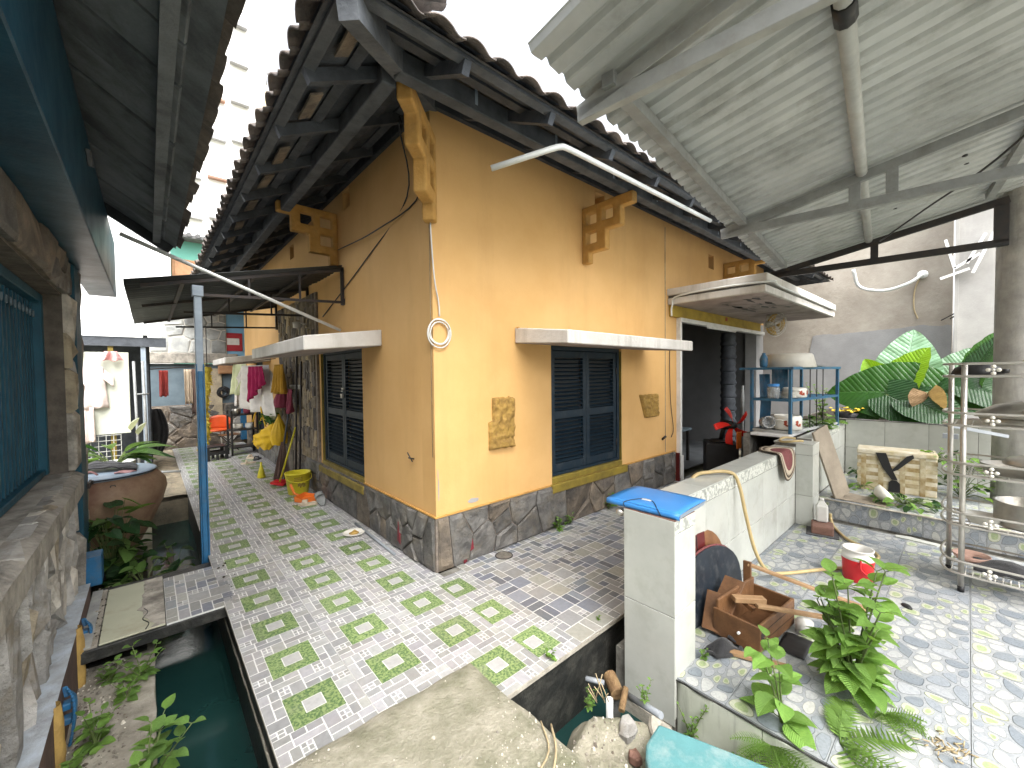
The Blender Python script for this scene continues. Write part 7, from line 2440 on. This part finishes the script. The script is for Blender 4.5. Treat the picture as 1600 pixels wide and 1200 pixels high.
bush('taro_plant', 'dark glossy leaves climbing in front of the clay jar', (-1.93, 2.28, -.20), .25, 70, .17, DARK, 5, 'dark leaved plants by the jar', hmax=.80)
bush('taro_plant', 'dark glossy leaves at the jar foot beside the bridge', (-1.72, 1.85, -.22), .24, 30, .12, DARK, 6, 'dark leaved plants by the jar', hmax=.26)
bush('taro_plant', 'small sprig with pale leaves between the jar and the moat', (-1.50, 2.45, -.38), .15, 14, .10, DARK + WEED, 7, 'dark leaved plants by the jar', hmax=.45)
pl_ = thing('peace_lily', 'potted peace lily standing behind the clay jar', 'plant', (-1.98, 4.0, .30))
m = MB(); m.lathe([(.001, 0), (.13, 0), (.19, .22), (.20, .25), (.18, .25), (.16, .2), (.001, .2)], 20); m.build('pot', 'pot_white', pl_)
rr = random.Random(9)
m = MB()
for i in range(16):
    a = rr.uniform(0, 2 * PI); e = rr.uniform(.4, 1.5)
    d = Vector((math.cos(a), math.sin(a), e)).normalized()
    p = Vector((0, 0, .22)) + d * rr.uniform(.12, .26)
    m.tube([(0, 0, .2), p], .006, 5, cap=False)
    put_leaf(pl_, rr.choice(LILY), p, (d.x, d.y, d.z * .6), rr.uniform(.30, .46), rr.uniform(-.4, .4))
m.build('stem', 'stem_green', pl_, fix=False)
SP = matleaf(leaf_mesh('spathe', 'ovate', droop=-.2, fold=.8), 'leaf_spathe')
for b_ in ((.16, -.08, .62), (.22, .02, .55)):
    put_leaf(pl_, SP, b_, (.5, -.2, .6), .17, .3).name = 'spathe'
tb_ = thing('bank_stand', 'low grey block carrying the peace lily pot behind the jar', 'block', (-1.98, 4.0, -.22))
m = MB(); m.box(-.3, -.3, 0, .3, .3, .515); m.build('block_body', 'concrete', tb_, bevel=.02)
m = MB(); m.grid(lambda u, v: (-1.75 + .50 * u, 4.4 + 4.6 * v, -.05 + .05 * mnoise.noise(Vector((u * 3, v * 8, 1)))), 8, 30); m.box(-1.76, 4.4, -.8, -1.26, 9.0, -.12)
o = struct(m.build('rear_bank', 'stone_rust', fix=False))

# ---- elephant ear in the planter
EARD = matleaf(leaf_mesh('leaf', 'ear', 18, .30, .12, .012), 'leaf_ear')
EARX = matleaf(leaf_mesh('leaf', 'ear', 18, .30, .12, .012), 'leaf_dark')
EARP = matleaf(leaf_mesh('leaf', 'ear', 22, .12, .10, .022), 'leaf_ear_pale_backlit')
EARL = matleaf(leaf_mesh('leaf', 'ear', 18, .10, .35, .012), 'leaf_ear_lime')
EARB = matleaf(leaf_mesh('leaf', 'ear', 18, .55, .9, .03), 'leaf_dead')
ee = thing('elephant_ear', 'big elephant ear plant with dark, pale and lime leaves in the planter', 'plant', (6.25, -2.15, .80))
m = MB()
C0 = Vector((0, 0, 0))
for (me, base, d, L, up) in ((EARD, (-.42, -.25, .42), (-.15, .95, .10), 1.02, (-.9, -.05, .42)), (EARX, (-.50, .12, .40), (-.25, -.62, -.34), .70, (-.85, .1, .5)), (EARX, (-.52, -.10, .36), (-.3, -.62, -.28), .62, (-.8, -.1, .6)), (EARX, (-.45, .22, .34), (-.35, .2, -.4), .45, (-.85, .1, .5)),
                             (EARX, (-.38, -.30, .42), (-.2, -.75, -.05), .62, (-.85, -.1, .5)), (EARP, (.10, .02, .40), (.05, -.10, .85), .92, (-1, -.1, .15)), (EARP, (.15, -.38, .40), (.1, -.30, .70), .70, (-1, .1, .15)), (EARP, (.1, -.5, .34), (0, -.62, .35), .62, (-1, .1, .2)), (EARP, (.15, .2, .45), (.05, .35, .55), .50, (-1, .1, .2)),
                             (EARL, (-.25, .04, .44), (-.05, -.30, .66), .66, (-.9, .6, .2)), (EARL, (.0, .22, .56), (.0, .22, .36), .40, (-1, .2, .2)), (EARL, (.05, .1, .56), (.0, .30, .42), .34, (-1, .2, .2)), (EARX, (-.1, -.62, .52), (0, -.10, .75), .70, (-.5, 1, .1)), (EARD, (-.05, -.68, .70), (.0, -.12, .6), .62, (-.6, .9, .1)), (EARX, (-.3, -.6, .56), (-.2, -.55, -.25), .62, (-.7, 0, .7)),
                             (EARB, (-.50, -.26, .44), (-.12, -.10, -.5), .40, (-1, .1, .2)), (EARB, (-.50, -.22, .20), (-.05, .02, -.3), .26, (-1, .3, .2))):
    put_leaf(ee, me, base, d, L, 0, up)
    m.tube(spline([(rr.uniform(-.08, .08), rr.uniform(-.15, .15), 0), (base[0] * .5, base[1] * .5, base[2] * .6), base], 5), .016, 7)
m.build('stalk', 'stem_green', ee, fix=False)
herb('shrub', 'pale feathery shrub behind the elephant ear', (7.0, -2.15, .80), 8, 1.05, .16, leafset('lance', ['leaf_basil', 'leaf_ear_pale_backlit'], droop=.3, seg=5), 33, .42, node=.09)
bush('ground_plant', 'low dark greenery along the planter behind the blue rack', (4.75, -1.38, .80), .30, 44, .10, DARK + WEED, 34, 'planter greenery', hmax=.12)
bush('ground_plant', 'low dark greenery at the planter corner by the elephant ear', (5.35, -1.42, .81), .28, 36, .10, DARK + WEED, 35, 'planter greenery', hmax=.10)
herb('shrub', 'thin pale stems between blue rack and plaster wall', (5.9, -1.30, .80), 6, .55, .08, WEED, 36, .4, node=.06)
yf = thing('flower_pot', 'dark pot of yellow flowers left of the elephant ear', 'plant', (5.75, -1.62, .80))
m = MB(); m.lathe([(.001, 0), (.12, 0), (.16, .14), (.15, .14), (.001, .12)], 16); m.build('pot', 'black_plastic', yf)
m = MB(); rr = random.Random(4)
for i in range(60):
    a = rr.uniform(0, 2 * PI); q = rr.uniform(0, .2)
    m.lathe([(.001, .015), (.02, .005), (.026, 0)], 6, (q * math.cos(a), q * math.sin(a), .15 + rr.uniform(0, .06)))
m.build('flowers', 'flower_yellow', yf, fix=False)
bush('ivy', 'fallen leafy stems on the upper step in front of the foam box', (4.15, -2.32, .15), .26, 46, .09, DARK + WEED, 41, 'leaves on the upper step', hmax=.10)
bush('ivy', 'leafy stems behind the trolley beside the foam box', (4.85, -2.72, .15), .25, 50, .10, WEED + DARK, 42, 'leaves on the upper step', hmax=.62)
bush('ivy', 'small leaves at the foot of the planter wall', (5.30, -1.80, .15), .12, 14, .07, DARK, 43, 'leaves on the upper step', hmax=.12)
bush('ivy', 'pale vine leaves creeping at the left end of the foam box', (4.62, -1.92, .15), .14, 16, .08, WEED, 44, 'leaves on the upper step', hmax=.06)
bush('ivy', 'green vine tumbling over the right end of the foam box', (4.75, -2.52, .50), .14, 26, .08, WEED, 45, 'leaves on the upper step', hmax=.22)
# dry stalks and litter
rr = random.Random(6)
m = MB()
for i in range(7):
    a = rr.uniform(0, 6.28); p = Vector((-.02 + rr.uniform(-.03, .03), -1.56 + rr.uniform(-.03, .03), -.08))
    d = Vector((rr.uniform(-.6, .6), rr.uniform(-.5, .5), rr.uniform(.3, 1))).normalized() * rr.uniform(.06, .14)
    m.tube([p, p + d], .0025, 4)
o = m.build('dry_stalks', 'dry_stalk', fix=False); tag(o, 'dry straw stalks sticking up at the rubble edge', 'straw')
m = MB()
for i in range(40):
    p = Vector((.86 + rr.gauss(0, .05), -2.72 + rr.gauss(0, .04), ZP + .006)); d = Vector((rr.uniform(-1, 1), rr.uniform(-1, 1), rr.uniform(0, .5))) * .03
    m.tube([p, p + d], .003, 4)
tag(m.build('dry_litter', 'dry_stalk', fix=False), 'tuft of dry brown roots on the tiles at the bottom edge', 'litter')
m = MB(); m.tube(spline([(-.62, -1.78, .07), (-.50, -1.70, .08), (-.42, -1.60, .07)], 4), .005, 5); m.tube(spline([(-.66, -1.72, .07), (-.52, -1.68, .075), (-.44, -1.56, .07)], 4), .004, 5)
tag(m.build('twig', 'dry_stalk'), 'brown twig lying on the right edge of the concrete slab', 'twig')
